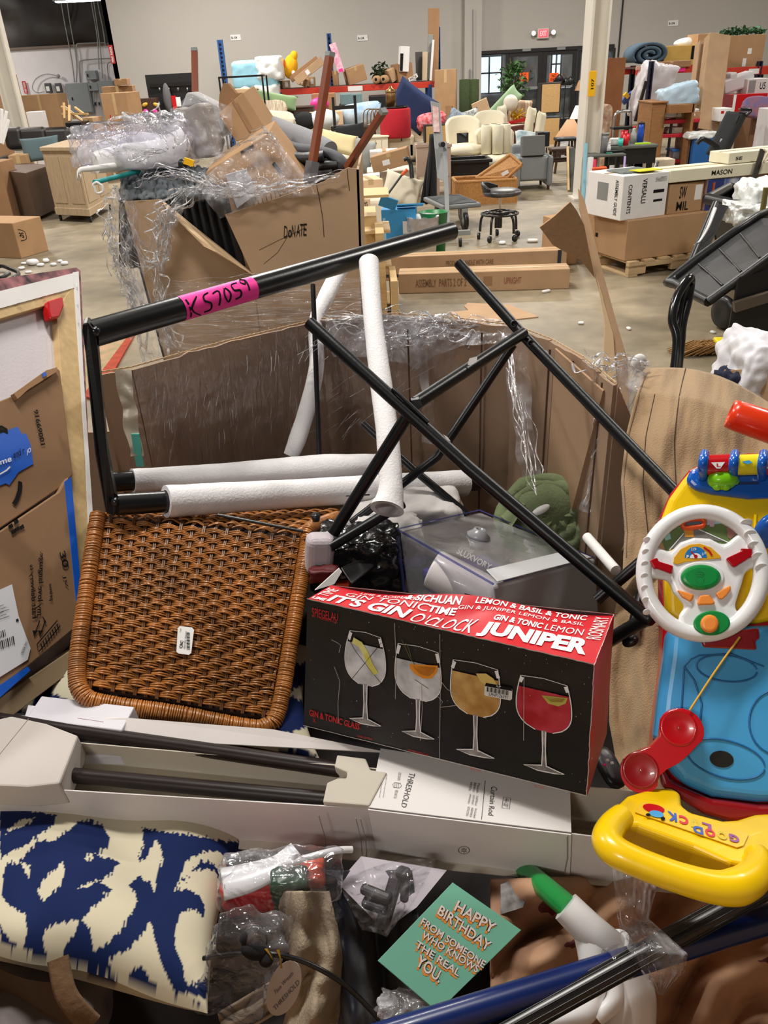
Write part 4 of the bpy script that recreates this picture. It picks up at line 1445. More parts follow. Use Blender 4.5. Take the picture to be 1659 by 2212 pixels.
# clutter between the red shelf and the donation bin
def block(name,label,cat,x0,y0,x1,y1,Y,dep,mat,to_floor=True,part='body',yaw=0,bevel=.02,legs=0,group=None):
 """solid furniture block whose near face spans part of the view; reaches the floor (or stands on legs)"""
 a,b=W(x0,y1,Y),W(x1,y0,Y)
 zb=legs if to_floor else min(a.z,b.z)
 w=b.x-a.x
 c=V(((a.x+b.x)/2,Y,zb))
 Rm=rotz(yaw)
 r=thing(name,label,cat,V((c.x,c.y,0 if to_floor else zb)),group)
 h=b.z-zb
 MB().box(c+Rm @ V((0,dep/2,h/2)),(w,dep,h),Rm).build(part,mat,r,bevel=bevel,seg=3)
 if legs:
  for sx in (-1,1):
   for sy in (.05,dep-.05):
    MB().box(c+Rm @ V((sx*(w/2-.04),sy,-legs/2)),(.04,.04,legs),Rm).build('leg',DWOOD,r)
 return r
def sofa(label,x0,y0,x1,y1,Y,mat,dep=.8,yaw=0):
 r=block('sofa',label,'sofa',x0,y0+(y1-y0)*.55,x1,y1,Y,dep,mat,part='seat',legs=.08,yaw=yaw,bevel=.05)
 a,b=W(x0,y1,Y),W(x1,y0,Y)
 Rm=rotz(yaw)
 c=V(((a.x+b.x)/2,Y,0))
 w=b.x-a.x
 MB().box(c+Rm @ V((0,dep-.1,b.z*.55)),(w,.2,b.z*.9),Rm).build('backrest',mat,r,bevel=.06,seg=3)
 for s in (-1,1):
  MB().box(c+Rm @ V((s*(w/2-.08),dep/2,b.z*.42)),(.16,dep,b.z*.68),Rm).build('armrest',mat,r,bevel=.05,seg=3)
 return r
BEIGE=M('beige_fabric',srgb(205,190,165),.9,var=.05,bump=.3,bs=60)
GREYS=M('grey_sheet',srgb(170,168,168),.85,var=.06,bump=.3,bs=20)
CREAMC=M('cream_cushion',srgb(228,218,196),.9,var=.04,bump=.2,bs=60)
PEACH=M('peach_carton',srgb(226,190,152),.75,var=.05)
block('storage_ottoman','beige upholstered block standing inside the black shelf frame','stool',512,190,552,272,17.6,.5,PEACH)
cushion('green velvet bolster lying above the striped cushion',598,217,17.0,.78,.26,.24,GREENV,rot3(0,12,0))
cushion('cream cushion with ruffled brown stripes under the green bolster',582,239,16.7,.72,.26,.34,M('ruffle',srgb(220,208,186),.9,col2=srgb(150,128,104),vs=7,stretch=(9,1,1)),rot3(60,3,0))
cushion('plain cream cushion under the ruffled one',598,260,16.4,.72,.26,.3,CREAMC,rot3(70,6,0))
block('side_table','beige low table under the pile of cream cushions','table',556,270,620,300,16.3,.6,BEIGE)
cabinet('dark brown desk with an open drawer below the red shelf',618,232,676,300,17.6,.5,DWOOD,'writing_desk','desk',legs=.1,base=0,door=2,handle=GREYM)
carton('red and blue labelled tape box on the dark desk',618,222,634,231,17.4,.2,BLUEST,tape=False,marks=[(.3,.2,1,.7,RED)])
block('tv_cabinet','black cabinet beneath the right part of the red shelf','cabinet',800,205,835,280,20.3,.5,BLACK)
sofa('long cream sofa under the light blue bedding',700,238,826,320,17.8,CREAMC)
cushion('light blue and white bedding bundle on the cream sofa',780,246,17.5,.85,.34,.4,M('blue_bedding',srgb(150,185,215),.85,col2=srgb(220,225,230),vs=4,bump=.5,bs=14),rot3(30,-5,0))
carton('brown carton standing below the red shelf, left of the black chair',676,202,726,250,19.2,.5,KRO,base=W(700,262,19.2).z)
block('low_cabinet','grey low cabinet under the brown carton left of the black chair','cabinet',672,262,728,300,19.1,.6,GREYS)
carton('beige carton with white packing on top behind the black chair',668,242,742,272,17.2,.5,PEACH)
carton('beige lower carton under the one with white packing',668,272,742,310,17.2,.5,BEIGE,base=0)
bc=thing('dining_chair','black wooden chair frame with two tall posts and a crossbar','chair',W(745,300,16))
zt_=W(745,206,16).z
for x in (719,766):
 a=W(x,206 if x >740 else 210,16)
 MB().box((a.x,16,a.z/2),(.05,.05,a.z)).build('leg',BMET,bc)
a,b=W(719,232,16),W(766,232,16)
MB().box((a+b)/2,(b.x-a.x,.04,.06)).build('crossbar',BMET,bc)
a,b=W(719,272,16),W(766,272,16)
MB().box((a+b)/2+V((0,-.2,0)),(b.x-a.x+.04,.42,.05)).build('seat',BMET,bc)
for x in (a.x,b.x):
 MB().box((x,15.62,a.z/2),(.045,.045,a.z)).build('leg',BMET,bc)
cushion('black rectangular cushion leaning on the cream sofa',756,287,15.2,.52,.26,.16,BCLOTH,rot3(-12,-6,0))
cushion('pale yellow cushion in front of the black one',731,309,14.6,.62,.34,.18,M('pale_yellow',srgb(222,206,160),.9),rot3(-20,14,0))
sofa('cream curved sofa beneath the pale yellow cushion',672,285,770,372,15.0,M('cream_sofa',srgb(226,222,206),.85))
cushion('grey blue round-edged cushion right of the pale yellow one',784,336,13.8,.34,.48,.2,M('grey_cushion',srgb(150,152,150),.9),rot3(-10,18,0))
cabinet('beige bedside cabinet under the red drum stool',838,300,886,352,15.5,.45,BEIGE,'bedside_cabinet','cabinet',base=0,door=1)
cabinet('cream slatted stand with green and black strips left of the bedside cabinet',800,296,838,360,15.3,.4,CREAMC,'slatted_stand','stand',base=0,door=3,handle=BLACK)
block('side_table','small dark table under the brass wire basket','table',783,271,812,330,16.2,.4,DWOOD)
wr=thing('wire_basket','brass wire basket frame on the blue bedding','basket',W(800,268,16.4))
for k in range(4):
 m=MB()
 m.tube([W(785+k*8,272,16.4),W(787+k*8,240,16.4),W(805+k*8,238,16.2),W(808+k*8,268,16.2)],.008,6,smooth=4)
 m.build('wire',BR,wr)
carton('brown taped package with a white label lying right of the grey cushion',806,338,886,374,12.2,.35,KRO,-8,-12,marks=[(.3,.3,.5,.62,WHITE)])
carton('white carton with a grey label behind the brown taped package',800,326,862,350,13.4,.4,M('whitish_box',srgb(222,214,202),.6),marks=[(.25,.2,.45,.9,WHITE)])
block('white_chest','white low chest under the brown taped package','cabinet',796,366,892,430,12.6,.6,M('white_chest',srgb(226,216,206),.5))
tb=thing('tray_table','black edged white tray lying left of the white chest','table',W(790,372,11.9))
MB().box(W(788,381,11.9),(.42,.3,.03),rot3(0,-4,0)).build('top',WHITE,tb)
MB().box((W(788,386,11.8).x,11.95,W(788,390,11.9).z/2),(.3,.2,W(788,390,11.9).z)).build('pedestal',BLACK,tb)
MB().box(W(788,386,11.8),(.44,.04,.05),rot3(0,-4,0)).build('edge',BLACK,tb)
cushion('cream square cushion in front of the white chest',868,412,11.2,.52,.42,.2,CREAMC,rot3(-20,20,0))
carton('peach carton wrapped in film at the right edge of the donation bin',776,388,830,432,9.6,.4,PEACH,12)
carton('peach carton with red print under the film-wrapped one',770,430,802,470,9.0,.4,PEACH,8,marks=[(.3,.6,.8,.85,'TOYS')])
block('cream_bundle','cream plastic-wrapped bundle beside the blue carton','package',795,428,832,470,9.4,.5,CREAMC,bevel=.05)
lp=thing('garden_tool','black looped garden tool with an orange grip leaning on the cream cushion','tool',W(880,400,11))
m=MB()
m.tube([W(872,345,11),W(880,343,11),W(887,355,11),W(890,385,10.95)],.028,8,smooth=5)
m.build('handle_loop',BLACK,lp)
MB().cyl(W(880,366,10.9),W(868,378,10.9),.02,10).build('orange_grip',M('orange_plastic',srgb(230,90,40),.4),lp)
MB().cyl(W(868,378,10.9),W(812,455,10.7),.014,8).build('shaft',BLACK,lp)
for k,(x,lab) in enumerate(((748,'left clear plastic organiser box beneath the red shelf'),(770,'right clear plastic organiser box beneath the red shelf'))):
 c=W(x,214,19.5)
 o=MB().box(c,(.26,.25,.22)).build('organiser_box',M('teal_clear',srgb(120,150,155),.2,spec=.8),bevel=.02)
 tag(o,lab,'box')
block('media_console','dark low console beneath the organiser boxes','cabinet',736,222,800,285,19.4,.5,DWOOD)
sofa('light beige sofa under the navy and cherry cushions',880,268,975,330,17.3,BEIGE)
block('bench','dark bench behind the cream shell chairs','bench',975,275,1075,330,17.2,.6,M('charcoal_bench',srgb(60,60,64),.8),bevel=.03)
block('bench','cream bench holding the striped and tufted cushions','bench',1060,268,1166,330,17.0,.6,BEIGE,bevel=.03)
block('cabinet','low black plinth beneath the stacked rattan cabinets','cabinet',1164,318,1214,345,19.5,.45,BLACK)
block('side_table','dark side table under the tan lampshade lamp','table',1205,322,1256,352,16.3,.5,DWOOD,legs=.2)
carton('peach flat board leaning behind the green tufted cushion',1028,222,1062,258,18.2,.05,PEACH,0,-20,tape=False)
bl=thing('cluster_lamp','dark shade cluster lamp hanging in front of the right glass door','lamp',W(1215,200,22))
for (x,y) in ((1208,170),(1222,178),(1232,175)):
 MB().lathe(W(x,y,22),[(.02,.1),(.16,-.06),(.15,-.06),(.01,.08)],16).build('lamp_shade',BLACK,bl)
MB().tube([W(1208,168,22),W(1218,160,22),W(1232,174,22)],.01,6,smooth=4).build('arm',BR,bl)
MB().cyl(W(1222,176,22.05),V((W(1222,176,22.05).x,22.05,0)),.012,8).build('pole',BMET,bl)
for (x,y,s,lab,mt) in ((700,258,.3,'white crumpled bag left of the black chair',WHW),(655,262,.28,'black lamp shade-like round cushion under the desk',BCLOTH),(690,224,.2,'pink small cushion below the red shelf',PINKT)):
 c=W(x,y,16.8 if y >230 else 19)
 o=MB().ball(c,(s,s*.8,s*.6),None,16,10).build('soft_bundle',mt)
 tag(o,lab.replace('lamp shade-like ',''),'bundle')
# right: racks and shelves
RKB=M('dark_blue_steel',srgb(28,34,58),.5)
RY=17.0
upright('dark blue rack post, left of the two at the left end of the right racks',1361,142,1374,330,RY+1,RKB)
upright('dark blue rack post, nearer of the two at the left end of the right racks',1402,132,1414,345,RY-.8,RKB)
upright('dark blue rack post with a yellow strip behind the tall leaning cartons',1546,130,1562,330,RY-1.2,RKB)
upright('dark blue rack post at the far right by the red boxes',1636,132,1648,330,RY-1.5,RKB)
def rbeam(label,x0,y0,x1,y1,Y,dep=1.0,hh=.13):
 a,b=W(x0,y0,Y),W(x1,y1,Y)
 r=thing('rack_shelf',label,'shelf',V(((a.x+b.x)/2,Y,0)))
 MB().box(((a.x+b.x)/2,Y,(a.z+b.z)/2),(b.x-a.x,.06,hh)).build('beam',REDBEAM,r,bevel=.006)
 MB().box(((a.x+b.x)/2,Y+dep,(a.z+b.z)/2),(b.x-a.x,.06,hh)).build('beam',REDBEAM,r,bevel=.006)
 MB().box(((a.x+b.x)/2,Y+dep/2,(a.z+b.z)/2+.05),(b.x-a.x,dep,.02)).build('deck',M('wire_deck'),r)
 for X in (a.x,b.x):
  MB().box((X,Y+dep,(a.z+b.z)/4),(.08,.07,(a.z+b.z)/2)).build('post',RKB,r)
 return r
r_=rbeam('red beam rack shelf holding the mustard carton and long boxes',1374,152,1556,147,RY)
c=W(1462,151,RY-.04)
MB().box(c,(.32,.01,.06)).build('pink_sticker',PINKT,r_)
r2=rbeam('red beam rack shelf under the big carton with greenery, upper right',1560,155,1700,150,RY-1.5)
MB().box(W(1628,154,RY-1.54),(.18,.01,.08)).build('sticker',WHITE,r2)
MUST=M('mustard_carton',srgb(196,160,80),.7,var=.08)
carton('large mustard coloured flat carton with a dark tape strip on the red rack',1432,98,1512,142,RY+.4,.5,MUST,0,0,tape=False,marks=[(.72,.3,.85,.95,INK)])
carton('brown carton behind the mustard one, touching the tall cartons',1500,72,1565,144,RY+.5,.6,KRO)
carton('long rolled carton bundle on the front beam of the red rack',1408,132,1492,146,RY-.1,.2,KRD)
carton('wrapped long pinkish-brown strip box lying on the red rack beam',1376,141,1480,149,RY-.05,.1,M('wrapped_strip',srgb(190,140,115),.4),tape=False)
tr=tag(MB().ball(W(1488,93,RY+1),(.3,.2,.1)).build('crumpled_paper',WHITE),'white crumpled paper lying behind the mustard carton','paper')
bq=thing('rolled_blanket','rolled slate blue blanket lying on top of the rack','blanket',W(1398,130,RY+.6))
c=W(1398,117,RY+.6)
m=MB()
pts=[]
for k in range(60):
 t=k/59*5.2*PI
 pts.append((c+V((math.cos(t)*(.05+.019*t)*1.0,-.25,math.sin(t)*(.05+.019*t)*.55)),t))
vs=[p for p,t in pts]+[p+V((0,.6,0)) for p,t in pts]
m.add(vs,[(k,k+1,k+61,k+60) for k in range(59)],True)
m.build('roll',M('slate_blanket',srgb(72,92,108),.95,bump=.6,bs=40),bq,solid=.05)
leaner('tall brown carton leaning on the racks, left of the pair',1524,94,1502,284,RY-1.6,.28,.2,KR,Y2=RY-2.1,sticker=(.1,.12,KRD))
leaner('tallest brown carton leaning on the racks, right of the pair, with dark marks',1550,80,1524,286,RY-1.9,.36,.2,KR,Y2=RY-2.6,sticker=(.2,.05,INK))
leaner('thin brown board beside the tallest leaning carton',1566,82,1560,170,RY-1.7,.12,.1,KRD)
leaner('brown fibre board standing right of the white column',1328,125,1308,338,RY,.42,.05,M('fibre_board',srgb(140,88,48),.7,var=.1),'flat_board','board')
leaner('blue long roll leaning behind the racks',1368,200,1345,222,RY+.4,.1,.1,M('blue_roll',srgb(50,80,150),.5),'long_roll','roll')
leaner('yellow ended roll beside the blue long roll',1356,203,1350,210,RY+.35,.1,.1,M('yellow_plate'),'long_roll','roll')
bg=carton('big brown carton with white tape and greenery on top, upper right',1569,76,1642,147,RY-1.4,.7,KRO,-6,tape=False,marks=[(.45,.05,.55,.3,WHITE),(.55,.42,.66,.6,WHITE)])
a,b=W(1566,70,RY-1.1),W(1642,66,RY-1.1)
gn=thing('artificial_garland','green pine garland lying on top of the big carton','plant',(a+b)/2)
m=MB()
for k in range(9):
 leaves(m,a+(b-a)*k/8,.09,34,.09,k,.5)
o=m.build('foliage',M('pine_green',srgb(58,104,66),.7,var=.3),gn)
o['kind']='stuff'
carton('white and grey printed box pair, upper right under the red beam',1612,170,1660,203,RY-2.2,.5,M('white_box'),0,tape=False,marks=[(.05,.1,.35,.9,GREYM),(.55,.3,.8,.75,'U5')])
carton('bright red box with a grey window print at the right',1580,203,1652,242,RY-2.4,.5,RED,0,tape=False,marks=[(.0,.0,.08,1,WHITE),(.35,.4,.5,.75,GREYM)])
carton('small white box with red and black print, left of the stroller top',1552,234,1578,262,RY-2.9,.35,WHITE,0,tape=False,marks=[(.1,.6,.35,.8,RED),(.55,.55,.85,.8,'40')])
for (x,y,w,h,lab) in ((1590,178,.5,.22,'left pale grey appliance box with holes under the right red beam'),(1578,165,.12,.12,'small cream jar under the right red beam')):
 c=W(x,y,RY-1.9)
 tag(MB().box(c,(w,.3,h),rot3(0,-15,0)).build('appliance_part',M('appliance_grey',srgb(205,202,205),.4),bevel=.03),lab,'appliance')
sup=cabinet('tall brown wooden bookcase end behind the folded stroller',1606,240,1646,360,13.6,.5,M('bookcase_brown',srgb(112,78,48),.6,var=.1),'bookcase','shelf',base=0)
carton('white framed shelf unit with patterned boxes at the right edge',1648,236,1700,372,12.6,.5,M('white_box'),0,base=0,tape=False,marks=[(.2,.6,.9,.95,M('grey_mosaic',srgb(120,118,115),.6,col2=srgb(60,58,60),vs=30)),(.2,.05,.9,.3,M('red_mosaic',srgb(110,60,50),.6,col2=srgb(60,40,40),vs=30))])
cl=tag(MB().pillow(W(1636,232,13.5),.5,.14,.3,rot3(70,0,0)).build('folded_cloth',M('floral',srgb(150,90,80),.9,col2=srgb(80,90,140),vs=10)),'folded colourful cloth on top of the brown bookcase','cloth')
m=MB()
soft_box(m,W(1408,198,RY-.2),(.62,.5,.95),.14,9,12,rot3(0,14,0))
tag(m.build('plastic_bag',M('milky_bag',srgb(205,200,205),.35,bump=1,bs=9,spec=.7),merge=True),'large milky plastic bag slumped between the dark rack posts','bag')
m=MB()
soft_box(m,W(1464,208,14.6),(.58,.4,.34),.12,12,12,rot3(0,-14,0))
tag(m.build('pillow',M('pale_blue_pillow',srgb(185,210,228),.5,bump=.8,bs=9),merge=True),'pale blue pillow in clear film on the wooden dresser','pillow')
leaner('dark curved pole leaning inside the left rack',1396,175,1372,262,RY-.9,.05,.05,BMET,'pole','pole')
dr=cabinet('wooden dresser shell with light edges standing open, right of the desk',1396,222,1440,345,14.3,.7,M('dresser_wood',srgb(150,105,62),.6,var=.14,vs=6,stretch=(1,1,6)),'dresser','cabinet',base=0,yaw=0)
a,b=W(1440,226,14.3),W(1490,226,14.3)
MB().box(((a.x+b.x)/2,14.4,a.z-.06),(b.x-a.x,.6,.12)).build('drawer_rail',M('dresser_wood'),dr)
MB().box((b.x,14.4,a.z/2),(.04,.6,a.z)).build('side_panel',M('dresser_wood'),dr)
ct=thing('utility_cart','red and black three-tier utility cart right of the dresser','cart',G(1470,362))
Yc_=G(1470,362).y
for y,nm in ((262,'tray'),(292,'tray'),(348,'tray')):
 a,b=W(1430,y+1,Yc_),W(1512,y-1,Yc_)
 MB().box(((a.x+b.x)/2,Yc_+.22,(a.z+b.z)/2),(b.x-a.x,.45,.06)).build(nm,M('red_tray',srgb(196,30,52),.5),ct,bevel=.01)
for x in (1437,1452,1500,1508):
 a=W(x,262,Yc_)
 dy=.02 if x in (1452,1508) else .42
 MB().box((a.x,Yc_+dy,a.z/2+.02),(.035,.035,a.z-.04)).build('leg',BLACK,ct)
for x in (1440,1500):
 q=G(x,365)
 MB().lathe(q+V((0,0,.04)),[(0,0),(.04,0),(.04,.03),(0,.03)],14,V((1,0,0))).build('caster',BLACK,ct)
carton('small brown tray carton on the top tier of the red cart',1460,242,1512,258,Yc_+.05,.35,KRO,tape=False)
m=MB()
soft_box(m,W(1462,244,Yc_+.2),(.7,.3,.12),.2,4,10)
tag(m.build('paper_bundle',WHITE,merge=True),'white paper bundle on the top tier of the red cart','paper')
m=MB()
soft_box(m,W(1462,283,Yc_+.2),(.36,.25,.13),.2,14,10)
tag(m.build('cloth_bundle',CREAMC,merge=True),'cream bundle on the middle tier of the red cart','cloth')
tb_=thing('storage_tote','clear tote with a blue lid on the bottom tier of the red cart','box',W(1472,342,Yc_+.1))
MB().box(W(1476,334,Yc_+.22),(.46,.3,.18)).build('body',M('tote_clear',srgb(150,160,172),.3),tb_,bevel=.02)
MB().box(W(1476,322,Yc_+.22),(.5,.33,.035)).build('lid',M('tote_blue',srgb(40,110,200),.4),tb_,bevel=.01)
bb_=carton('tall blue cardboard waste box with a clear bag, left of the stroller',1492,296,1530,368,G(1510,368).y,.3,M('waste_blue',srgb(24,92,160),.6),-10,base=0,tape=False)
m=MB()
soft_box(m,W(1512,291,G(1510,368).y+.15),(.44,.34,.1),.2,6,10)
m.build('liner',WHW,bb_,merge=True)
sr=thing('stroller','folded black stroller standing right of the blue waste box','stroller',G(1580,385))
Ys=G(1580,385).y
def sf(u,v):
 a=W(1592-50*v+(u-.5)*42,242+90*v,Ys)
 a.y +=-.15*math.sin(u*PI)-.1*v
 return a
MB().grid(sf,12,14).build('canopy',M('stroller_cloth',(.016,.016,.018),.8,bump=.5,bs=30),sr,solid=.05)
for pts in (((1560,300),(1535,350),(1520,376)),((1548,315),(1580,352),(1590,372)),((1600,236),(1622,238),(1612,250)),((1596,250),(1560,330),(1530,345))):
 MB().tube([W(x,y,Ys-.18) for x,y in pts],.022,8,smooth=4).build('frame_tube',BMET if pts[0][0] != 1560 else GREYM,sr)
for (x,y) in ((1505,378),(1588,376),(1608,372)):
 q=W(x,y,Ys-.1)
 MB().lathe(q,[(0,-.02),(.08,-.02),(.09,0),(.08,.02),(0,.02)],20,V((1,.4,0))).build('wheel',BLACK,sr)
MB().tube([W(1505,310,Ys-.3),W(1520,300,Ys-.3),W(1550,318,Ys-.25)],.035,8,smooth=4).build('bumper_bar',BLACK,sr)
m=MB().tube([W(1592,355,Ys-.1),W(1605,330,Ys-.2),W(1625,338,Ys-.2),W(1622,356,Ys-.1)],.012,6,smooth=5)
m.build('harness_strap',GREYM,sr)
# black table with bottles
dk=thing('work_table','black and grey work table holding cups and bottles, right of the column','table',G(1340,420))
Yd_=11.4
a,b=W(1266,334,Yd_),W(1348,336,Yd_)
c_,d_=W(1312,314,Yd_+.6),W(1416,318,Yd_+.6)
GT=M('table_grey',srgb(92,94,88),.5)
zT=(a.z+b.z)/2
MB().box(((a.x+b.x)/2,Yd_+.15,zT),(b.x-a.x,.5,.03)).build('table_top',GT,dk,bevel=.01)
zT2=(c_.z+d_.z)/2
MB().box(((c_.x+d_.x)/2,Yd_+.75,zT2),(d_.x-c_.x,.55,.04)).build('table_top',GT,dk,bevel=.01)
MB().box(((c_.x+d_.x)/2-.0,Yd_+.52,zT2-.12),(d_.x-c_.x-.03,.03,.2)).build('apron',BLACK,dk)
for X,Y_,z in ((a.x+.1,Yd_+.1,zT),(b.x-.05,Yd_+.1,zT),(c_.x+.1,Yd_+.9,zT2),(d_.x-.08,Yd_+.9,zT2),(d_.x-.08,Yd_+.55,zT2),((c_.x+d_.x)/2,Yd_+.55,zT2)):
 MB().box((X,Y_,z/2),(.05 if z ==zT else .07,.05,z)).build('leg',BLACK,dk)
def vessel(label,name,cat,x,y,Y,r0,r1,h,mat,capm=None,z=None):
 q=W(x,y,Y)
 if z is not None:
  q=V((q.x,Y,z))
 rr=thing(name,label,cat,q)
 if capm:
  MB().lathe(q,[(0,0),(r0,0),(r0,h*.6),(r1,h*.8),(r1,h),(0,h)],18).build('body',mat,rr)
  MB().lathe(q+V((0,0,h)),[(0,0),(r1*1.15,0),(r1*1.15,h*.1),(0,h*.1)],16).build('cap',capm,rr)
 else:
  MB().lathe(q,[(0,0),(r0,0),(r1,h),(r1*.9,h),(r0*.9,.01),(0,.01)],20).build('body',mat,rr)
  MB().lathe(q,[(r1,h),(r1*1.06,h+.004),(r1,h+.008)],20).build('rim',mat,rr)
 return rr
zt2=zT2+.02
CUP=M('cup_red',srgb(215,24,40),.35)
vessel('red plastic cup at the front of the work table','plastic_cup','cup',1351,314,Yd_+.55,.035,.05,.14,CUP,z=zt2)
vessel('red plastic cup behind the front cup, partly hidden','plastic_cup','cup',1347,305,Yd_+.85,.035,.05,.16,CUP,z=zt2)
vessel('clear bottle with a red cap on the work table','bottle','bottle',1367,306,Yd_+.8,.045,.02,.2,M('clear_pet',srgb(160,168,165),.15,spec=.8),CUP,z=zt2)
vessel('blue bottle on the work table beside the clear one','bottle','bottle',1382,304,Yd_+.85,.045,.035,.24,M('blue_bottle',srgb(40,80,190),.3),DWOOD,z=zt2)
vessel('small turquoise cup lying left of the red cups','plastic_cup','cup',1340,316,Yd_+.5,.03,.035,.09,M('turquoise',srgb(70,200,190),.4),z=zt2)
vessel('silver canister standing on the lower grey table top','canister','jar',1304,334,Yd_+.15,.05,.045,.22,GREYM,GREYM,z=zT+.015)
vessel('dark tall bottle with a purple label left of the red spray bottle','bottle','bottle',1298,300,Yd_+.4,.035,.02,.2,M('purple_bottle',srgb(70,60,120),.3),BLACK,z=zT+.015)
vessel('small white pill bottle beside the silver canister','bottle','bottle',1314,330,Yd_+.12,.03,.02,.11,WHITE,WHITE,z=zT+.015)
for (x,y,dz_,rr_,mt,lab) in ((1294,296,.0,.07,CUP,'red round hat-like lid left of the green one'),(1307,292,0,.075,M('green_lid',srgb(60,150,50),.5),'green round lid on the work table'),(1309,306,0,.05,M('dark_green_lid',srgb(20,100,40),.4),'dark green ball below the green lid')):
 q=W(x,y,Yd_+.45)
 q.z=zT+.05
 tag(MB().ball(q,(rr_,rr_,.045)).build('round_lid',mt),lab.replace('hat-like ',''),'lid')  # flattened balls standing for round lids
tag(MB().box(V((W(1385,306,Yd_+.7).x,Yd_+.62,zt2+.008)),(.2,.08,.016)).build('yellow_marker',M('neon',srgb(190,230,40),.5)),'neon yellow marker strip on the work table edge','marker')
tag(MB().box(V((W(1328,322,Yd_+.1).x,Yd_+.1,zT+.03)),(.28,.1,.025),rot3(0,0,10)).build('tool_strip',BLACK,bevel=.005),'black handheld tool lying on the lower grey table top','tool')
tag(MB().box(V((W(1312,330,Yd_+.1).x,Yd_+.02,zT+.022)),(.07,.07,.014)).build('notepad',M('teal_pad',srgb(60,150,130),.5)),'small teal pad beside the silver canister','pad')
m=MB()
soft_box(m,V((W(1338,310,Yd_+.4).x,Yd_+.62,zt2+.05)),(.14,.1,.09),.15,3,8)
tag(m.build('napkin',WHITE,merge=True),'crumpled white napkin left of the red cups','napkin')
for (x0,y0,x1,y1,w_,mt,lab,nm) in ((1266,310,1258,452,.04,M('light_blue_pole',srgb(140,195,215),.5),'light blue long pole leaning by the white column','pole'),(1284,345,1281,448,.045,M('pink_pole',srgb(225,40,90),.5),'magenta long strip standing under the work table','pole'),(1276,340,1266,458,.07,WHITE,'white long tube standing under the work table','tube'),(1350,338,1344,425,.02,M('lilac',srgb(185,165,215),.5),'lilac cord hanging from the work table','cord'),(1420,350,1396,430,.045,CHROME,'black and chrome tripod leg right of the work table','tripod')):
 m=MB().cyl(W(x0,y0,10.9),W(x1,y1,10.7),w_/2+.004,10)
 tag(m.build(nm,mt),lab,'pole' if nm != 'cord' else 'cord')
oc=tag(MB().tube([W(1295+14*math.sin(k*1.3),362+k*.9,10.6+.05*math.cos(k)) for k in range(20)],.02,6,smooth=3).build('extension_lead',M('orange_cord',srgb(225,90,30),.5)),'coiled orange cord hanging under the work table','cord')
for (x,y,s_,lab) in ((1345,352,.12,'left white carton under the work table'),(1370,350,.12,'right white carton under the work table'),(1412,345,.3,'tan seat-like block under the right end of the work table')):
 c=W(x,y,12.3)
 tag(MB().box((c.x,12.4,c.z/2),(s_*2,.3,c.z)).build('storage_box',WHITE if s_ <.2 else BEIGE,bevel=.01),lab.replace('seat-like ',''),'box')
wh=tag(MB().lathe(G(1276,440)+V((0,.1,.16)),[(.11,-.02),(.16,-.025),(.17,0),(.16,.025),(.11,.02),(.11,-.02)],30,V((1,.2,0))).build('loose_wheel',BLACK),'black rubber wheel at the foot of the white column','wheel')  # only a loose wheel, without any truck
la=thing('step_ladder','silver folding step ladder behind the red cups','ladder',W(1345,330,13))
m=MB()
m.tube([W(1324,318,13),W(1327,262,13),W(1334,243,13),W(1358,240,13),W(1363,252,13),W(1360,310,13)],.022,8,smooth=5)
m.build('frame',CHROME,la)
a=W(1343,276,13)
MB().box(a,(.3,.2,.03)).build('step',BLACK,la)
a=W(1343,300,13)
MB().box(a,(.34,.2,.03)).build('step',BLACK,la)
for x in (1324,1360):
 a=W(x,312,13)
 MB().box((a.x,13,a.z/2),(.035,.035,a.z)).build('leg',CHROME,la)
bk=block('office_chair','black rounded office chair back behind the blue bottle','chair',1376,262,1396,320,12.9,.1,BCLOTH,bevel=.04)
cf_=block('patterned_bundle','cream patterned cloth heap behind the step ladder','cloth',1300,225,1328,285,14.5,.4,M('cream_pattern',srgb(200,180,150),.9,col2=srgb(110,40,40),vs=7),bevel=.1)
# right: pallet load
pal=thing('pallet','wooden pallet under the long carton on the right','pallet',G(1400,590))
A_,B_,C_=G(1262,545),G(1356,600),G(1500,580)
uu=(C_-B_).normalized()
vv=(A_-B_).normalized()
vv=V((-uu.y,uu.x,0))
Lw,Ld=1.25,1.0
o0=B_
PW=M('pallet_wood',srgb(196,166,126),.75,var=.14,vs=7,bump=.2,bs=40)
def pbox(nm,s0,s1,t0,t1,z0,z1):
 q=[o0+uu*s+vv*t for s,t in ((s0,t0),(s1,t0),(s1,t1),(s0,t1))]
 MB().box8([k+V((0,0,z0)) for k in q]+[k+V((0,0,z1)) for k in q]).build(nm,PW,pal,bevel=.003)
for t in (0,.46,.95):
 pbox('stringer',0,.18,t,t+.05,.02,.1)
 pbox('stringer',.45,.7,t,t+.05,.02,.1)
 pbox('stringer',1.0,Lw,t,t+.05,.02,.1)
 pbox('stringer',0,Lw,t,t+.05,.075,.115)
for k in range(8):
 pbox('deck_board',k*.163,k*.163+.105,0,Ld,.115,.135)
for s in (0,.55,1.15):
 pbox('bottom_board',s,s+.1,0,Ld,.0,.02)
ztp=.136
floor_o=lambda s,t:o0+uu*s+vv*t
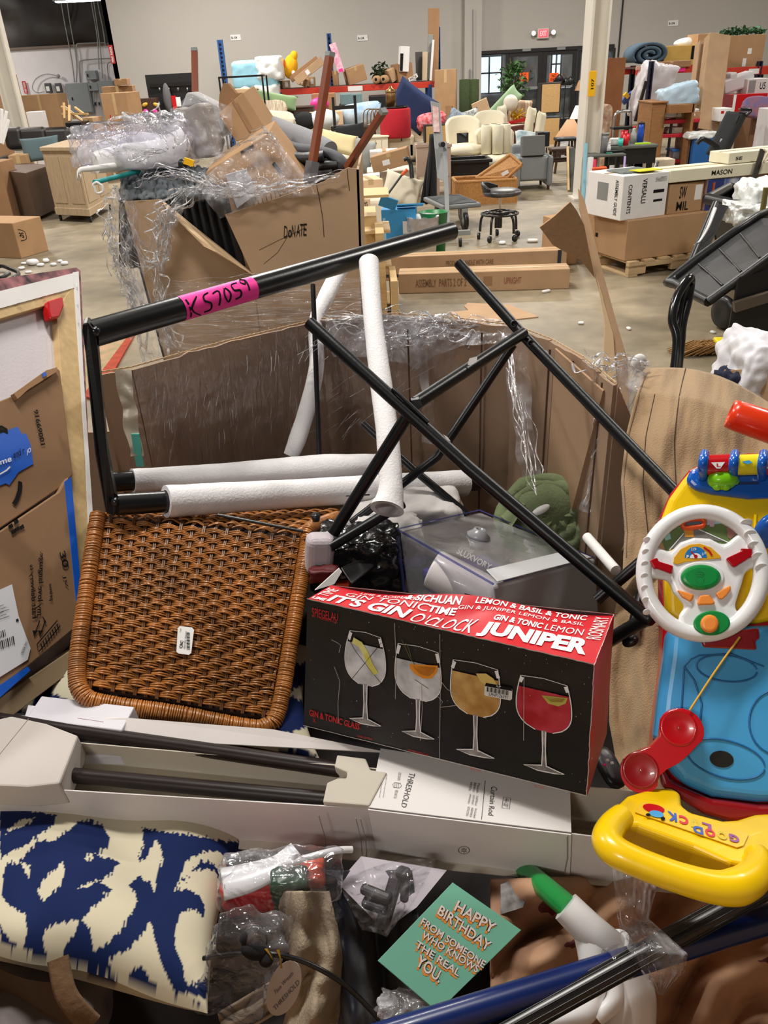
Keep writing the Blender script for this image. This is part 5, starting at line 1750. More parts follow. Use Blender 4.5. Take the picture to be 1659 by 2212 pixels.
def pcart(label,s0,s1,t0,dep,z0,h,mat,marks=None,name='cardboard_box',side=None,rot=0.0):
 q=[floor_o(s,t) for s,t in ((s0,t0),(s1,t0),(s1,t0+dep),(s0,t0+dep))]
 ctr=sum(q,V())/4
 q=[ctr+rotz(rot) @ (k-ctr) for k in q]
 r=thing(name,label,'box',ctr+V((0,0,z0)))
 MB().box8([k+V((0,0,z0)) for k in q]+[k+V((0,0,z0+h)) for k in q]).build('body',mat,r,bevel=.006)
 n=-(q[3]-q[0]).normalized()
 for face,mk in ((0,marks),(1,side)):
  if not mk:
   continue
  if face ==0:
   P0,P1=q[0],q[1]
  else:
   P0,P1=q[3],q[0]
  nn=V(((P1-P0).y,-(P1-P0).x,0)).normalized()
  fr=lambda s,t,o:P0+(P1-P0)*s+V((0,0,z0+h*t))+nn*o
  for (a0,b0,a1,b1,mm) in mk:
   m=MB()
   if isinstance(mm,str):
    vert=mm.startswith('|')
    text_fn(m,mm.strip('|'),(lambda u,v:fr(a0+(a1-a0)*(v if vert else u),b0+(b1-b0)*((1-u) if vert else v),.003)),.008)
    m.build('lettering',INK,r)
   else:
    m.box8([fr(a0,b0,.002),fr(a1,b0,.002),fr(a1,b0,0),fr(a0,b0,0),fr(a0,b1,.002),fr(a1,b1,.002),fr(a1,b1,0),fr(a0,b1,0)])
    m.build('label',mm,r)
 m=MB()
 e=V((0,0,z0+h+.001))
 m.add([q[0]*.56+q[3]*.44+e,q[1]*.56+q[2]*.44+e,q[1]*.44+q[2]*.56+e,q[0]*.44+q[3]*.56+e],[(0,1,2,3)])
 m.build('tape',TAPE,r)
 return r
hh=W(1300,478,(o0+vv*.1).y).z-ztp
BAR=M('barcode_label',srgb(235,235,232),.5,col2=srgb(60,60,60),vs=24,stretch=(1,1,6))
pcart('large brown carton lying on the pallet under the smaller boxes',-.02,1.45,.05,.7,ztp,hh,KRO,marks=[(.62,.55,.66,.85,BAR)],side=[(.3,.4,.36,.5,INK)])
zs2=ztp+hh
pcart('tall white printed box on the left of the large carton',-.1,.38,.1,.5,zs2,.36,WHITE,marks=[(.12,.15,.2,.8,'|CONTENTS'),(.42,.35,.52,.9,'|VERSALLI'),(.7,.8,.95,.9,BAR),(.68,.55,.92,.62,INK),(.7,.35,.9,.4,INK)],side=[(.3,.4,.6,.8,GREYM),(.8,.1,.88,.9,'|ASSEMBLY GUIDE')],rot=4)
pcart('small brown box with handwriting and a white label beside the white one',.42,.78,.12,.4,zs2,.25,KRO,marks=[(.75,.4,.95,.9,WHITE),(.3,.5,.5,.9,'SW'),(.25,.1,.6,.4,'MIL')])
NV=M('navy_print',srgb(42,58,120),.5)
pcart('long navy and photo printed box right of the small brown one',.80,1.75,.1,.4,zs2,.26,M('photo_print',srgb(150,90,66),.5,col2=srgb(206,190,182),vs=5),marks=[(0,0,.18,1,NV),(.18,.0,.36,1,M('blue_print2',srgb(60,84,150),.5,col2=srgb(225,222,225),vs=9)),(.05,.1,.08,.9,M('orange_print',srgb(230,110,60),.5)),(.66,.15,.74,.95,'|iFLO'),(.52,.3,.6,.85,WHITE)])
CRM=M('cream_carton',srgb(232,226,200),.6,var=.03)
pcart('long cream box lying on top of the small brown and navy boxes',.40,1.9,.08,.3,zs2+.265,.10,CRM,marks=[(.28,.3,.42,.7,'MASON')],rot=-2)
pcart('second cream box lying behind on the long cream one',1.0,1.9,.12,.26,zs2+.37,.09,CRM,marks=[(.08,.3,.16,.6,'SE')])
st_=tag(MB().prism([floor_o(-.02,.2)+V((0,0,zs2+.364)),floor_o(.3,.2)+V((0,0,zs2+.364)),floor_o(.3,.45)+V((0,0,zs2+.364)),floor_o(-.02,.45)+V((0,0,zs2+.364))],V((0,0,.012))).build('plastic_sheet',M('sheet_grey',srgb(120,130,128),.3)),'grey shiny plastic sheet on top of the white printed box','sheet')
tag(MB().prism([floor_o(.1,.12)+V((0,0,zs2+.377)),floor_o(.32,.12)+V((0,0,zs2+.377)),floor_o(.32,.26)+V((0,0,zs2+.377)),floor_o(.08,.26)+V((0,0,zs2+.377))],V((0,0,.006))).build('yellow_card',M('yellow_card',srgb(235,215,40),.5)),'yellow card lying on the white printed box','card')
pcart('brown carton standing on the floor behind the white printed box',-.32,-.10,.7,.3,0,.42,KRO,marks=[(.3,.6,.7,.85,BAR)])
stp=thing('strap','dark strap tied over the cream boxes','strap',floor_o(1.22,.0)+V((0,0,zs2)))
MB().bar(floor_o(1.2,.03)+V((0,0,zs2+.05)),floor_o(1.27,.03)+V((0,0,zs2+.48)),.045,.02).build('band',M('strap_grey',srgb(60,58,52),.6),stp)
MB().tube([floor_o(1.27,.02)+V((0,0,zs2+.48)),floor_o(1.33,0)+V((0,0,zs2+.42)),floor_o(1.25,-.02)+V((0,0,zs2+.38)),floor_o(1.31,-.02)+V((0,0,zs2+.5))],.01,6,smooth=4).build('knot',CREAM,stp)
# right: black tilt carts
def tilt_cart(label,pts,rim_pts,Y,ext,name='tilt_cart'):
 pass
tc=thing('tilt_cart','black waste cart with a ribbed hanging lid, piled with bubble wrap','cart',G(1620,640))
Yt_=5.6
P0=[W(1530,430,6.0),W(1700,470,5.2),W(1720,430,6.4),W(1575,405,7.0)]
bt=[G(1560,660),G(1760,660),G(1760,600),G(1590,610)]
body=MB()
for k in range(4):
 a,b,c,d=P0[k],P0[(k+1) % 4],bt[(k+1) % 4]+V((0,0,.12)),bt[k]+V((0,0,.12))
 body.prism([a,b,c,d],(a+d)*.5*0+V((0,.02,0)))
body.add([q+V((0,0,.12)) for q in bt],[(0,1,2,3)])
body.build('body',BLACK,tc)
rm=MB()
for k in range(4):
 rm.tube([P0[k],P0[(k+1) % 4]],.04,8)
rm.build('rim',BLACK,tc)
for (x,y) in ((1558,676),(1600,700)):
 q=W(x,y,5.0)
 q=V((q.x,q.y,.13))
 g_=G(x,y+35)
 q=g_+V((0,0,.12))
 MB().lathe(q,[(0,-.025),(.06,-.03),(.1,-.03),(.12,0),(.1,.03),(.06,.03),(0,.025)],28,V((1,.3,0))).build('wheel',BLACK,tc)
L_pts=[W(1458,602,4.4),W(1642,470,4.55),W(1700,470,4.2),W(1690,540,3.9),W(1532,656,3.95),W(1462,618,4.3)]
LD=MB().prism(L_pts,V((0,.02,-.02))).build('lid',M('black_scuffed',(.012,.012,.013),.55,col2=(.02,.02,.021),vs=12,bump=.3,bs=30),tc,bevel=.006)
n_=(L_pts[1]-L_pts[0]).cross(L_pts[4]-L_pts[0]).normalized()
if n_.dot(CAM-L_pts[0]) <0:
 n_=-n_
rim_=MB()
rim_.tube([p+n_*.012 for p in (L_pts[4],L_pts[5],L_pts[0],L_pts[1],L_pts[2])],.026,8,smooth=3)
rim_.tube([p+n_*.012 for p in (L_pts[4],L_pts[3])],.024,8)
rim_.build('rim',BLACK,LD)
for t in (.25,.5,.75):
 a=L_pts[0].lerp(L_pts[1],t)+n_*.014
 b=L_pts[4].lerp(L_pts[3],t)+n_*.014
 MB().tube([a.lerp(b,.12),a.lerp(b,.5)+n_*.004,a.lerp(b,.9)],.007,6).build('rib',BLACK,LD)
q=[W(1545,440,5.6),W(1575,445,5.5),W(1508,590,4.75),W(1478,600,4.75)]
LD2=MB().prism(q,V((0,.03,0))).build('lid',BLACK,tc,bevel=.008)
MB().tube([q[0],q[3]],.022,8).build('rim',BLACK,LD2)
cb_=thing('waste_cart','black waste cart body at the right edge behind the white cloths','cart',G(1650,900))
q=[W(1592,600,3.9),W(1720,560,3.9),W(1720,600,4.5),W(1600,590,4.6)]
bt=[k.copy() for k in q]
for k in bt:
 k.z=.1
MB().box8([bt[0],bt[1],bt[2],bt[3],q[0],q[1],q[2],q[3]]).build('body',BLACK,cb_,bevel=.01)
MB().bar(q[0]+V((0,-.02,-.14)),q[1]+V((0,-.02,-.14)),.03,.05).build('edge_band',M('brown_band',srgb(96,84,72),.5),cb_)
hd=thing('cart_handle','glossy black bent tube handle standing on the floor before the waste cart','handle',W(1452,800,3.3))  # handle of the waste cart, built as its own object
GB=M('gloss_black',(.01,.01,.011),.18,spec=.8)
m=MB()
m.tube([W(1448,860,3.1),W(1462,740,3.2),W(1452,690,3.25),W(1463,640,3.3),W(1488,602,3.35),W(1492,612,3.4),W(1486,650,3.35),W(1474,700,3.3),W(1470,745,3.25),W(1458,860,3.15)],.019,10,smooth=6)
m.build('tube',GB,hd)
m=MB().tube([W(1478,622,3.36),W(1470,660,3.32),W(1462,715,3.25)],.014,8,smooth=5)
m.build('inner_tube',GB,hd)
BUB=film('bubble_wrap',.32,12,(1,1,1),bump=1.0,bs=45)
bwp=thing('bubble_wrap','heap of white bubble wrap on the farther waste cart','wrap',W(1640,470,5.4))
m=MB()
soft_box(m,W(1668,440,5.6),(.42,.4,.3),.16,21,30)
soft_box(m,W(1622,458,5.5),(.3,.3,.12),.25,23,24)
m.build('heap',M('bubble_white',srgb(228,230,228),.3,bump=1,bs=60,spec=.8),bwp,merge=True)
MB().tube([W(1545,450,5.3),W(1530,490,5.2),W(1512,520,5.1),W(1500,530,5.1)],[.012,.009,.007,.005],6,smooth=5).build('strand',WHW,bwp)
tag(MB().cyl(W(1655,405,5.0),W(1645,470,5.0),.017,8).build('short_pole',M('dull_pole',srgb(120,110,60),.5)),'short pole with a yellow cap sticking up from the bubble wrap','pole')
br=thing('push_broom','yellow push broom head with brown bristles lying on the floor','broom',G(1530,770))
c=G(1535,762)
MB().box(c+V((.12,0,.05)),(.2,.12,.07),rotz(-8)).build('block',M('broom_yellow',srgb(228,205,30),.5),br,bevel=.012)
m=MB()
rd=random.Random(2)
for k in range(260):
 q=c+V((rd.uniform(-.16,.12),rd.uniform(-.07,.07),.05))
 m.bar(q+V((.04,0,.02)),q+V((-.10+rd.uniform(-.03,.03),rd.uniform(-.03,.03),-.035)),.004)
o=m.build('bristles',M('bristle',srgb(150,110,60),.8),br)
o['kind']='stuff'
MB().cyl(c+V((.2,.02,.07)),c+V((.3,.05,.1)),.02,10).build('socket',M('broom_yellow'),br)
cc_=thing('cardboard_box','open carton at the right edge stuffed with white cloths','box',G(1640,1000))
top=[W(1568,800,2.75),W(1720,790,2.6),W(1720,770,3.2),W(1590,770,3.2)]
bt=[k.copy() for k in top]
for k in bt:
 k.z=0
for k in range(4):
 a,b=top[k],top[(k+1) % 4]
 nn=(b-a).cross(V((0,0,1))).normalized()*.006
 MB().prism([a,b,bt[(k+1) % 4],bt[k]],nn).build('side_panel',KR,cc_)
MB().prism([q+V((0,0,.01)) for q in bt],V((0,0,.01))).build('bottom',KR,cc_)
m=MB()
soft_box(m,W(1660,815,2.8),(.34,.3,.30),.13,31,26,rot3(0,10,0))
tag(m.build('white_cloth',M('terry_white',srgb(225,224,230),.9,bump=.5,bs=50),merge=True,sub=1),'heap of white terry cloths in the carton at the right edge','cloth')
m=MB()
soft_box(m,W(1604,785,2.95),(.12,.12,.14),.2,33,14)
tag(m.build('green_cloth',M('mint_cloth',srgb(190,220,200),.9,bump=.4),merge=True),'pale mint cloth left of the white terry cloths','cloth')
m=MB()
soft_box(m,W(1592,838,2.75),(.13,.15,.14),.2,35,14)
tag(m.build('navy_cloth',NAVY,merge=True),'navy cloth beneath the pale mint cloth','cloth')
# the donation bin in the middle distance
def px_prism(name,pts,fn,d,mat,parent=None,**k):
 """outline given in the view, laid on a surface fn(x,y), with real thickness d"""
 return MB().prism([fn(x,y) for x,y in pts],d).build(name,mat,parent,**k)
YD=4.3
KRB=M('bin_cardboard',srgb(180,151,122),.8,var=.06,vs=3,bump=.12,bs=70,spec=.25)
db=thing('cardboard_bin','big film-wrapped cardboard bin marked for donation, heaped with goods','bin',V((W(520,600,YD).x,YD+.5,0)))
fD=lambda x,y:W(x,y,YD)
bb_l=V((fD(330,600).x,YD,0))
bb_r=V((fD(775,600).x,YD,0))
T=V((0,.012,0))
px_prism('front_panel',[(262,436),(345,431),(384,462),(470,530),(546,592),(548,604)],fD,T,KRB,db)
MB().prism([fD(262,436),fD(548,604),V((fD(548,604).x,YD,0)),bb_l],T).build('front_panel',KRB,db)
MB().prism([fD(486,464),fD(600,428),fD(700,392),fD(744,366),fD(752,362),fD(775,366),bb_r,V((fD(545,600).x,YD,0)),fD(546,594)],T*1.01).build('front_panel',KRB,db)
MB().prism([W(348,431,YD-.01),W(546,594,YD-.01),W(468,545,YD-.14),W(440,532,YD-.15),W(432,518,YD-.14),W(360,452,YD-.06)],V((0,.01,0))).build('torn_flap',KRL,db)
for (xs,side) in (((262,436),-1),((775,366),1)):
 a=fD(*xs)
 c=(bb_l if side <0 else bb_r)
 dd=V((side*.02,.9,0))
 MB().prism([a,a+dd,c+dd,c],V((-side*.012,0,0))).build('side_panel',KRB,db)
MB().prism([fD(262,420)+V((0,.9,0)),fD(775,380)+V((0,.9,0)),bb_r+V((0,.9,0)),bb_l+V((0,.9,0))],T).build('back_panel',KRB,db)
MB().box8([q+V((0,0,z)) for z in (0,.05) for q in (bb_l,bb_r,bb_r+V((0,.9,0)),bb_l+V((0,.9,0)))]).build('bottom',KRD,db)
cr_=MB()
for pts in (((684,400),(690,430),(697,470),(700,512)),((750,366),(752,390),(755,412)),((560,540),(600,520),(660,492)),((628,500),(600,545),(570,570))):
 ribbon(cr_,[W(x,y,YD-.002) for x,y in pts],V((0,-1,0)),.004 if pts[0][0] in (684,750) else .002)
cr_.build('crease',M('crease_dark',srgb(70,48,34),.9),db)
dn=MB()
for s_,x in (('D',613),('o',622),('N',630),('A',640),('T',648),('E',655)):
 text_fn(dn,s_,lambda u,v,x=x:W(x+8*u,514-(x-613)*.12-(26 if s_ != 'o' else 17)*v,YD-.004),.0,.1)
dn.build('lettering',INK,db)
def film_sheet(name,cols,rows,mat,parent,amp=.02,nu=40,nv=40,seed=0,fn=W):
 """cols: list of (top (x,y,Y), bottom (x,y,Y)) pairs across; interpolated and crumpled"""
 tp=[fn(*c[0]) for c in cols]
 bt=[fn(*c[1]) for c in cols]
 def at(L,u):
  k=min(int(u*(len(L)-1)),len(L)-2)
  return L[k].lerp(L[k+1],u*(len(L)-1)-k)
 def f(u,v):
  p=at(tp,u).lerp(at(bt,u),v)
  q=p*(9/max(.3,(CAM-p).length/2))+V((seed,seed,0))
  n1=noise.noise(V((q.x*2.5,q.y,q.z*.8)))
  n2=noise.noise(q*4)
  rdg=abs(noise.noise(q*2.2+V((5,5,5))))
  return p+V((noise.noise(q*1.7)*amp,-(n1*.8+n2*.4+rdg)*amp,noise.noise(q*1.3+V((9,0,0)))*amp*.7))
 return MB().grid(f,nu,nv).build(name,mat,parent)
film_sheet('stretch_film',[((335,606,YD-.05),(345,900,YD-.05)),((470,606,YD-.06),(480,900,YD-.06)),((620,600,YD-.06),(620,900,YD-.06)),((785,600,YD-.05),(780,900,YD-.05))],0,film('stretch_wrap_lines',.12,14,(.6,1,7),bump=.9,bs=9),db,.02,60,40,2)
film_sheet('hanging_film',[((243,400,YD-.12),(310,790,YD-.15)),((262,395,YD-.2),(330,800,YD-.2)),((285,440,YD-.12),(352,780,YD-.15))],0,WRAPH,db,.045,30,90,4)
film_sheet('hanging_film',[((330,570,YD-.1),(352,750,YD-.15)),((345,600,YD-.2),(372,760,YD-.2)),((352,590,YD-.1),(388,750,YD-.15))],0,WRAPH,db,.03,16,50,7)
film_sheet('draped_film',[((262,425,YD-.1),(300,520,YD-.1)),((300,520,YD-.12),(345,575,YD-.1)),((350,480,YD-.15),(350,570,YD-.1)),((375,425,YD-.1),(395,450,YD-.1)),((440,400,YD-.1),(440,430,YD-.1)),((560,385,YD-.1),(560,420,YD-.1)),((740,366,YD-.05),(740,374,YD-.05))],0,WRAPH,db,.04,90,16,9)
FIB=M('film_glint',srgb(236,236,240),.12,spec=1.0,coat=.6)
GLINT=film('film_glint_strand',.55,30,(1,1,1),(.95,.95,.98),.06,.4,40,2.0)  # whitish colour paints the bright glints of the film
def film_rope(name,pts,n,spread,parent,r=.0022,seed=0,sm=10,mat=None,wav=1.0):
 """bunched film: pale strands along one path, painting the glints on its wrinkles"""
 rd=random.Random(seed)
 base,_=spline([V(p) for p in pts],[0]*len(pts),sm)
 m=MB()
 for k in range(int(n*.55)):
  o=V((rd.gauss(0,1),rd.gauss(0,.5),rd.gauss(0,1)))*spread*.6
  i0=rd.randint(0,len(base) // 2)
  i1=rd.randint(i0+3,len(base))
  q=[base[i]+o*(1+.3*math.sin(i*.9+k))+V((noise.noise(V((i*.22*wav,k,0))),noise.noise(V((i*.22*wav,k,5))),noise.noise(V((i*.22*wav,k,9)))))*spread for i in range(i0,min(i1+2,len(base)))]
  if len(q) >2:
   m.tube(q,[r*(.5+4.5*abs(noise.noise(V((i*.3,k*3.1,2))))) for i in range(len(q))],6,cap=False,flat=.22)
 o=m.build(name,mat or GLINT,parent)
 o['kind']='stuff'
 return o
w_=lambda L,Y:[W(x,y,Y) for x,y in L]
film_rope('film_wrinkle_glints',w_([(258,402),(246,450),(250,520),(270,590),(292,650),(300,720),(318,790)],YD-.17),60,.045,db,.0032,1)
film_rope('film_wrinkle_glints',w_([(262,440),(285,520),(320,575),(346,560),(352,500),(366,450),(420,410),(470,405)],YD-.17),46,.035,db,.003,2)
film_rope('film_wrinkle_glints',w_([(330,570),(346,640),(352,700),(380,752)],YD-.2),30,.03,db,.003,3)
film_rope('film_wrinkle_glints',w_([(280,400),(350,372),(430,385),(480,412),(560,408),(640,398),(735,372)],YD-.06),60,.03,db,.003,4)
film_rope('film_wrinkle_glints',w_([(430,372),(500,325),(575,288),(612,330),(648,398)],YD+.06),30,.02,db,.003,5)
film_rope('film_wrinkle_glints',w_([(180,310),(240,290),(280,262),(330,256),(372,290),(400,300)],YD+.1),22,.06,db,.003,6)
film_rope('film_wrinkle_glints',w_([(195,340),(250,325),(300,340),(360,335),(410,340)],YD+.0),16,.05,db,.003,7)
for k in range(9):
 film_rope('film_wrinkle_glints',w_([(345+k*9,612+k*15),(480,606+k*17),(620,604+k*16),(770,600+k*14)],YD-.065),7,.02,db,.0018,10+k,wav=.4)
# what is in it
BPAD=M('black_ribbed_pad',(.017,.018,.021),.5,var=.3,vs=30,bump=.5,bs=60,spec=.6)
pad=thing('ribbed_pad','black ribbed pad folded over the torn front of the donation bin','pad',W(400,500,YD+.15))
def pf(u,v):
 x=262+225*u+45*v*u
 y=420+10*math.sin(u*3)+150*v-25*u*(1-v)
 p=W(x,y,YD+.10+.05*v)
 p.y += .016*math.cos(u*88)-.05*math.sin(min(1,v*4)*PI/2)
 return p
MB().grid(pf,170,24).build('ribbed_face',BPAD,pad,solid=.01)
def pf2(u,v):
 x=258+215*u+10*v
 y=432-8*u-(50*v)*(1.0)-16*math.sin(u*PI)*v
 p=W(x,y,YD+.06+.35*v)
 p.z += .03*noise.noise(V((u*26,v*11,1)))+.02*math.sin(v*PI)
 return p
MB().grid(pf2,90,34).build('egg_crate_top',M('grey_crate_foam',srgb(92,98,102),.8,var=.4,vs=26,bump=.8,bs=60),pad,solid=.02)
wc=thing('cardboard_box','brown carton under clinging film with a torn white label, in the donation bin','box',W(560,440,YD+.3))
F4=[W(472,470,YD+.12),W(444,372,YD+.2),W(575,291,YD+.2),W(668,410,YD+.1)]
F4b=[q+V((.02,.32,.05)) for q in F4]
MB().box8(F4+F4b).build('body',KRO,wc,bevel=.006)
px_prism('label',[(487,378),(531,366),(552,420),(512,450)],lambda x,y:W(x,y,YD+.085),V((0,.03,0)),M('label_white',srgb(214,214,218),.5,col2=srgb(180,180,185),vs=30),wc)
m=MB()
pw_=Plane(F4[0],F4[1],F4[2])
for k in range(7):
 line_px(m,pw_,[(548+k*9,438-k*5),(552+k*9,458-k*5)],.004,.01)
line_px(m,pw_,[(520,330),(548,314)],.012,.01)
line_px(m,pw_,[(590,352),(606,372)],.02,.01)
m.build('print',INK,wc)
film_sheet('cling_film',[((430,400,YD+.04),(470,470,YD+.02)),((500,335,YD+.08),(540,450,YD+.0)),((580,285,YD+.1),(610,430,YD-.02)),((625,345,YD+.05),(690,420,YD-.02))],0,WRAPH,wc,.035,60,40,12)
GF=M('grey_foam',srgb(150,142,134),.75,var=.1,vs=10,bump=.6,bs=40)
gs_=thing('foam_slab','grey film-covered foam slab standing up from the donation bin','foam',W(440,340,YD+.6))
px_prism('slab',[(370,245),(376,232),(398,236),(425,222),(442,228),(470,310),(462,340),(410,345),(388,300)],lambda x,y:W(x,y,YD+.5),V((0.03,.12,0)),GF,gs_,bevel=.015)
px_prism('slab',[(388,236),(402,198),(416,202),(468,228),(500,280),(470,300),(440,228)],lambda x,y:W(x,y,YD+.64),V((0.03,.12,0)),M('grey_foam2',srgb(172,170,170),.75,var=.08,bump=.6,bs=50),gs_,bevel=.015)
film_sheet('film',[((366,240,YD+.46),(392,345,YD+.42)),((420,200,YD+.46),(460,350,YD+.42)),((500,230,YD+.46),(500,330,YD+.42))],0,WRAPH,gs_,.04,30,36,15)
oc_=thing('cardboard_box','tall narrow open carton sticking up beside the grey foam slab','box',W(530,300,YD+.65))
q=[W(510,306,YD+.55),W(470,246,YD+.6),W(524,200,YD+.6),W(578,286,YD+.55)]
MB().box8(q+[k+V((.05,.14,.03)) for k in q]).build('body',KRO,oc_,bevel=.004)
m=MB()
ribbon(m,[W(500,212,YD+.585),W(540,282,YD+.54)],V((0,-1,0)),.012)
m.build('seam',KRD,oc_)
px_prism('flap',[(471,244),(474,204),(482,180),(492,180),(510,202),(524,200),(500,222)],lambda x,y:W(x,y,YD+.66),V((.01,.02,.0)),KRD,oc_)
wb2=thing('foam_bundle','white foam rolls in a crumpled clear bag on the left of the donation bin','foam',W(300,360,YD+.3))
m=MB()
m.tube([W(205,352,YD+.1),W(270,340,YD+.2),W(345,332,YD+.3),W(405,305,YD+.35)],[.05,.065,.07,.07],16,smooth=5)
m.tube([W(212,330,YD+.3),W(290,310,YD+.45),W(380,322,YD+.5)],[.05,.06,.06],16,smooth=5)
m.build('roll',FOAM,wb2)
m=MB()
soft_box(m,W(298,312,YD+.3),(.54,.36,.22),.16,41,34)
soft_box(m,W(345,285,YD+.45),(.3,.28,.18),.22,43,28)
soft_box(m,W(222,322,YD+.3),(.28,.22,.16),.2,45,24)
m.build('clear_bag',film('bag_bright',.2,7,(1,1,1),(.93,.93,1),bump=1,bs=14),wb2,merge=True)
tt=thing('teal_tube','teal tube with a white clip sticking out left of the donation bin','tube',W(250,385,YD))
MB().cyl(W(204,394,YD-.12),W(300,370,YD+.25),.012,14).build('tube',M('teal',srgb(34,150,150),.4),tt)
MB().tube([W(x,y,YD-.14) for x,y in ((204,396),(210,394),(216,398),(221,402),(222,414),(209,417),(204,404),(201,401))],.006,8,closed=True,smooth=3).build('clip',WHITE,tt)
wa=thing('white_bracket','white bent bracket sticking out above the teal tube','bracket',W(200,370,YD))
MB().tube([W(248,358,YD+.1),W(200,364,YD),W(175,367,YD-.03),W(169,375,YD-.04)],[.016,.014,.012,.008],10,smooth=4).build('arm',WHITE,wa)
MB().tube([W(x,y,YD-.05) for x,y in ((168,372),(167,388),(174,392),(174,378))],.004,6,closed=True).build('hook',WHITE,wa)
gm=thing('rolled_mat','rolled grey mat with a dark label lying across the donation bin','mat',W(640,320,YD+.6))
m=MB()
m.tube([W(548,262,YD+.75),W(600,283,YD+.7),W(660,306,YD+.6),W(712,328,YD+.5)],[.075,.085,.085,.07],18,smooth=5,flat=.8)
m.build('roll',M('mat_grey',srgb(146,146,150),.85,var=.06,bump=.5,bs=50),gm)
px_prism('label',[(601,285),(613,288),(614,299),(602,296)],lambda x,y:W(x,y,YD+.57),V((0,.03,0)),M('label_dark',srgb(66,66,70),.6),gm)
bm_=thing('folded_mat','dark grey folded mat looping over beneath the rolled one','mat',W(680,350,YD+.5))
m=MB()
m.tube([W(570,290,YD+.55),W(630,318,YD+.5),W(690,326,YD+.42),W(728,340,YD+.36),W(738,356,YD+.34),W(715,366,YD+.36)],[.05,.05,.045,.045,.04,.03],14,smooth=5,flat=.6)
m.build('loop',M('mat_dark',srgb(88,90,96),.7,bump=.5,bs=40),bm_)
m=MB()
for k,(y,x0,x1) in enumerate(((335,610,700),(352,630,730),(368,640,720),(385,655,715),(400,650,700))):
 m.tube([W(x0,y,YD+.45),W((x0+x1)/2,y+6,YD+.36),W(x1,y+2,YD+.34)],.05,12,smooth=4,flat=.55)
m.build('folds',BPAD,bm_)
RUST=M('rust_post',srgb(134,70,44),.5,var=.06,vs=4)
for (a,b,Y0,Y1,lab,w) in (((712,122),(668,396),YD+.22,YD+.12,'tall rust-brown square post standing in the donation bin',.045),((826,244),(750,362),YD+.1,YD+.3,'short rust-brown post leaning out right of the donation bin',.04),((420,112),(422,215),YD+.9,YD+.75,'rust-brown grooved post rising at the back of the donation bin',.034)):
 r=thing('square_post',lab,'post',W(*b,Y1))
 p,q=W(*a,Y0),W(*b,Y1)
 MB().bar(p,q,w,w*.7).build('post',RUST,r,bevel=.003)
 MB().bar(p,p+(p-q).normalized()*.02,w,w*.7).build('end_cap',GREYM,r)
 if a[0] ==712:
  MB().bar(q.lerp(p,.18),q,w*1.35,w).build('grey_sleeve',M('sleeve_grey',srgb(104,104,108),.5),r)
k_=thing('cable_end','black cable end with a yellow label on top of the ribbed pad','cable',W(405,352,YD+.1))
MB().ball(W(395,354,YD+.1),.025).build('plug',BLACK,k_)
MB().box(W(408,350,YD+.08),(.05,.02,.03),rot3(0,20,0)).build('yellow_label',M('yellow_plate'),k_)
# the near bin
ZR=1.25
KBI=M('bin_inside',srgb(162,134,110),.75,var=.07,vs=3,bump=.12,bs=60,spec=.35)
rimpx=[(214,808),(283,797),(480,742),(690,692),(850,680),(985,690),(1112,706),(1192,736),(1262,776),(1332,832),(1400,900)]
rim=[G(x,y,ZR) for x,y in rimpx]
rimpx[-1]=(1420,822)
rim=[G(x,y,ZR) for x,y in rimpx]
rim=[V((-1.3,.2,.9)),V((-1.3,1.75,1.02)),V((-.62,1.75,1.02))]+rim+[V((1.15,1.05,1.1)),V((1.25,.2,1.1))]
rim[-3].z=1.1
cardbin=thing('cardboard_bin','open cardboard bin in the foreground crammed with mixed goods','bin',V((0,.9,0)))
def panel(a,b,dz0=0.0,dz1=0.0,seed=0,torn=True,zb=.14):
 d=b-a
 n=V((d.y,-d.x,0)).normalized()*.006
 m=MB()
 L=d.length
 k=max(2,int(L/.02))
 rd=random.Random(seed)
 top=[]
 for i in range(k+1):
  t=i/k
  p=a.lerp(b,t)+V((0,0,dz0+(dz1-dz0)*t+(rd.uniform(-.0022,.0022) if torn else 0)+.004*noise.noise(V((t*9,seed,0)))))
  top.append(p)
 for i in range(k):
  m.box8([V((top[i].x,top[i].y,zb)),V((top[i+1].x,top[i+1].y,zb)),V((top[i+1].x,top[i+1].y,zb))+n,V((top[i].x,top[i].y,zb))+n,top[i],top[i+1],top[i+1]+n,top[i]+n])
 return m.build('wall_panel',KBI,cardbin)
for i in range(len(rim)-1):
 panel(rim[i],rim[i+1],seed=i)
panel(V((1.25,.2,ZR)),V((-1.3,.2,ZR)),seed=40)
m=MB()
for x0,y0,x1,y1 in ((1187,742,1183,1040),(1300,812,1296,1150),(1236,766,1232,1100),(880,700,900,980),(1040,706,1040,960)):
 a=G(x0,y0,ZR)
 m.bar(a+V((0,-.006,-.01)),a+V((0,-.004,-.6)),.004,.004)
m.build('fold_line',M('fold_dark',srgb(96,74,58),.85),cardbin)
a,b,c,d=G(1205,748,ZR-.004),G(1322,822,ZR-.02),G(1330,850,ZR-.05),G(1352,880,ZR-.06)
off=V((-.03,-.05,0))
MB().prism([a+off*.3,b+off,c+off,V((c.x,c.y,.5))+off,V((a.x,a.y,.5))+off*.3],V((.004,.006,0))).build('inner_panel',M('bin_inside_light',srgb(168,136,106),.75,var=.06,bump=.1,bs=60),cardbin)
m=MB()
for i in range(3,len(rim)-3):
 a,b=rim[i],rim[i+1]
 k=int((b-a).length/.006)
 for j in range(k):
  t0,t1=j/k,(j+1)/k
  z=.0015*(1 if j % 2 else -1)
  m.bar(a.lerp(b,t0)+V((0,.003+z,.003)),a.lerp(b,t1)+V((0,.003-z,.003)),.0012,.003)
o=m.build('corrugated_edge',KRL,cardbin)
o['kind']='stuff'
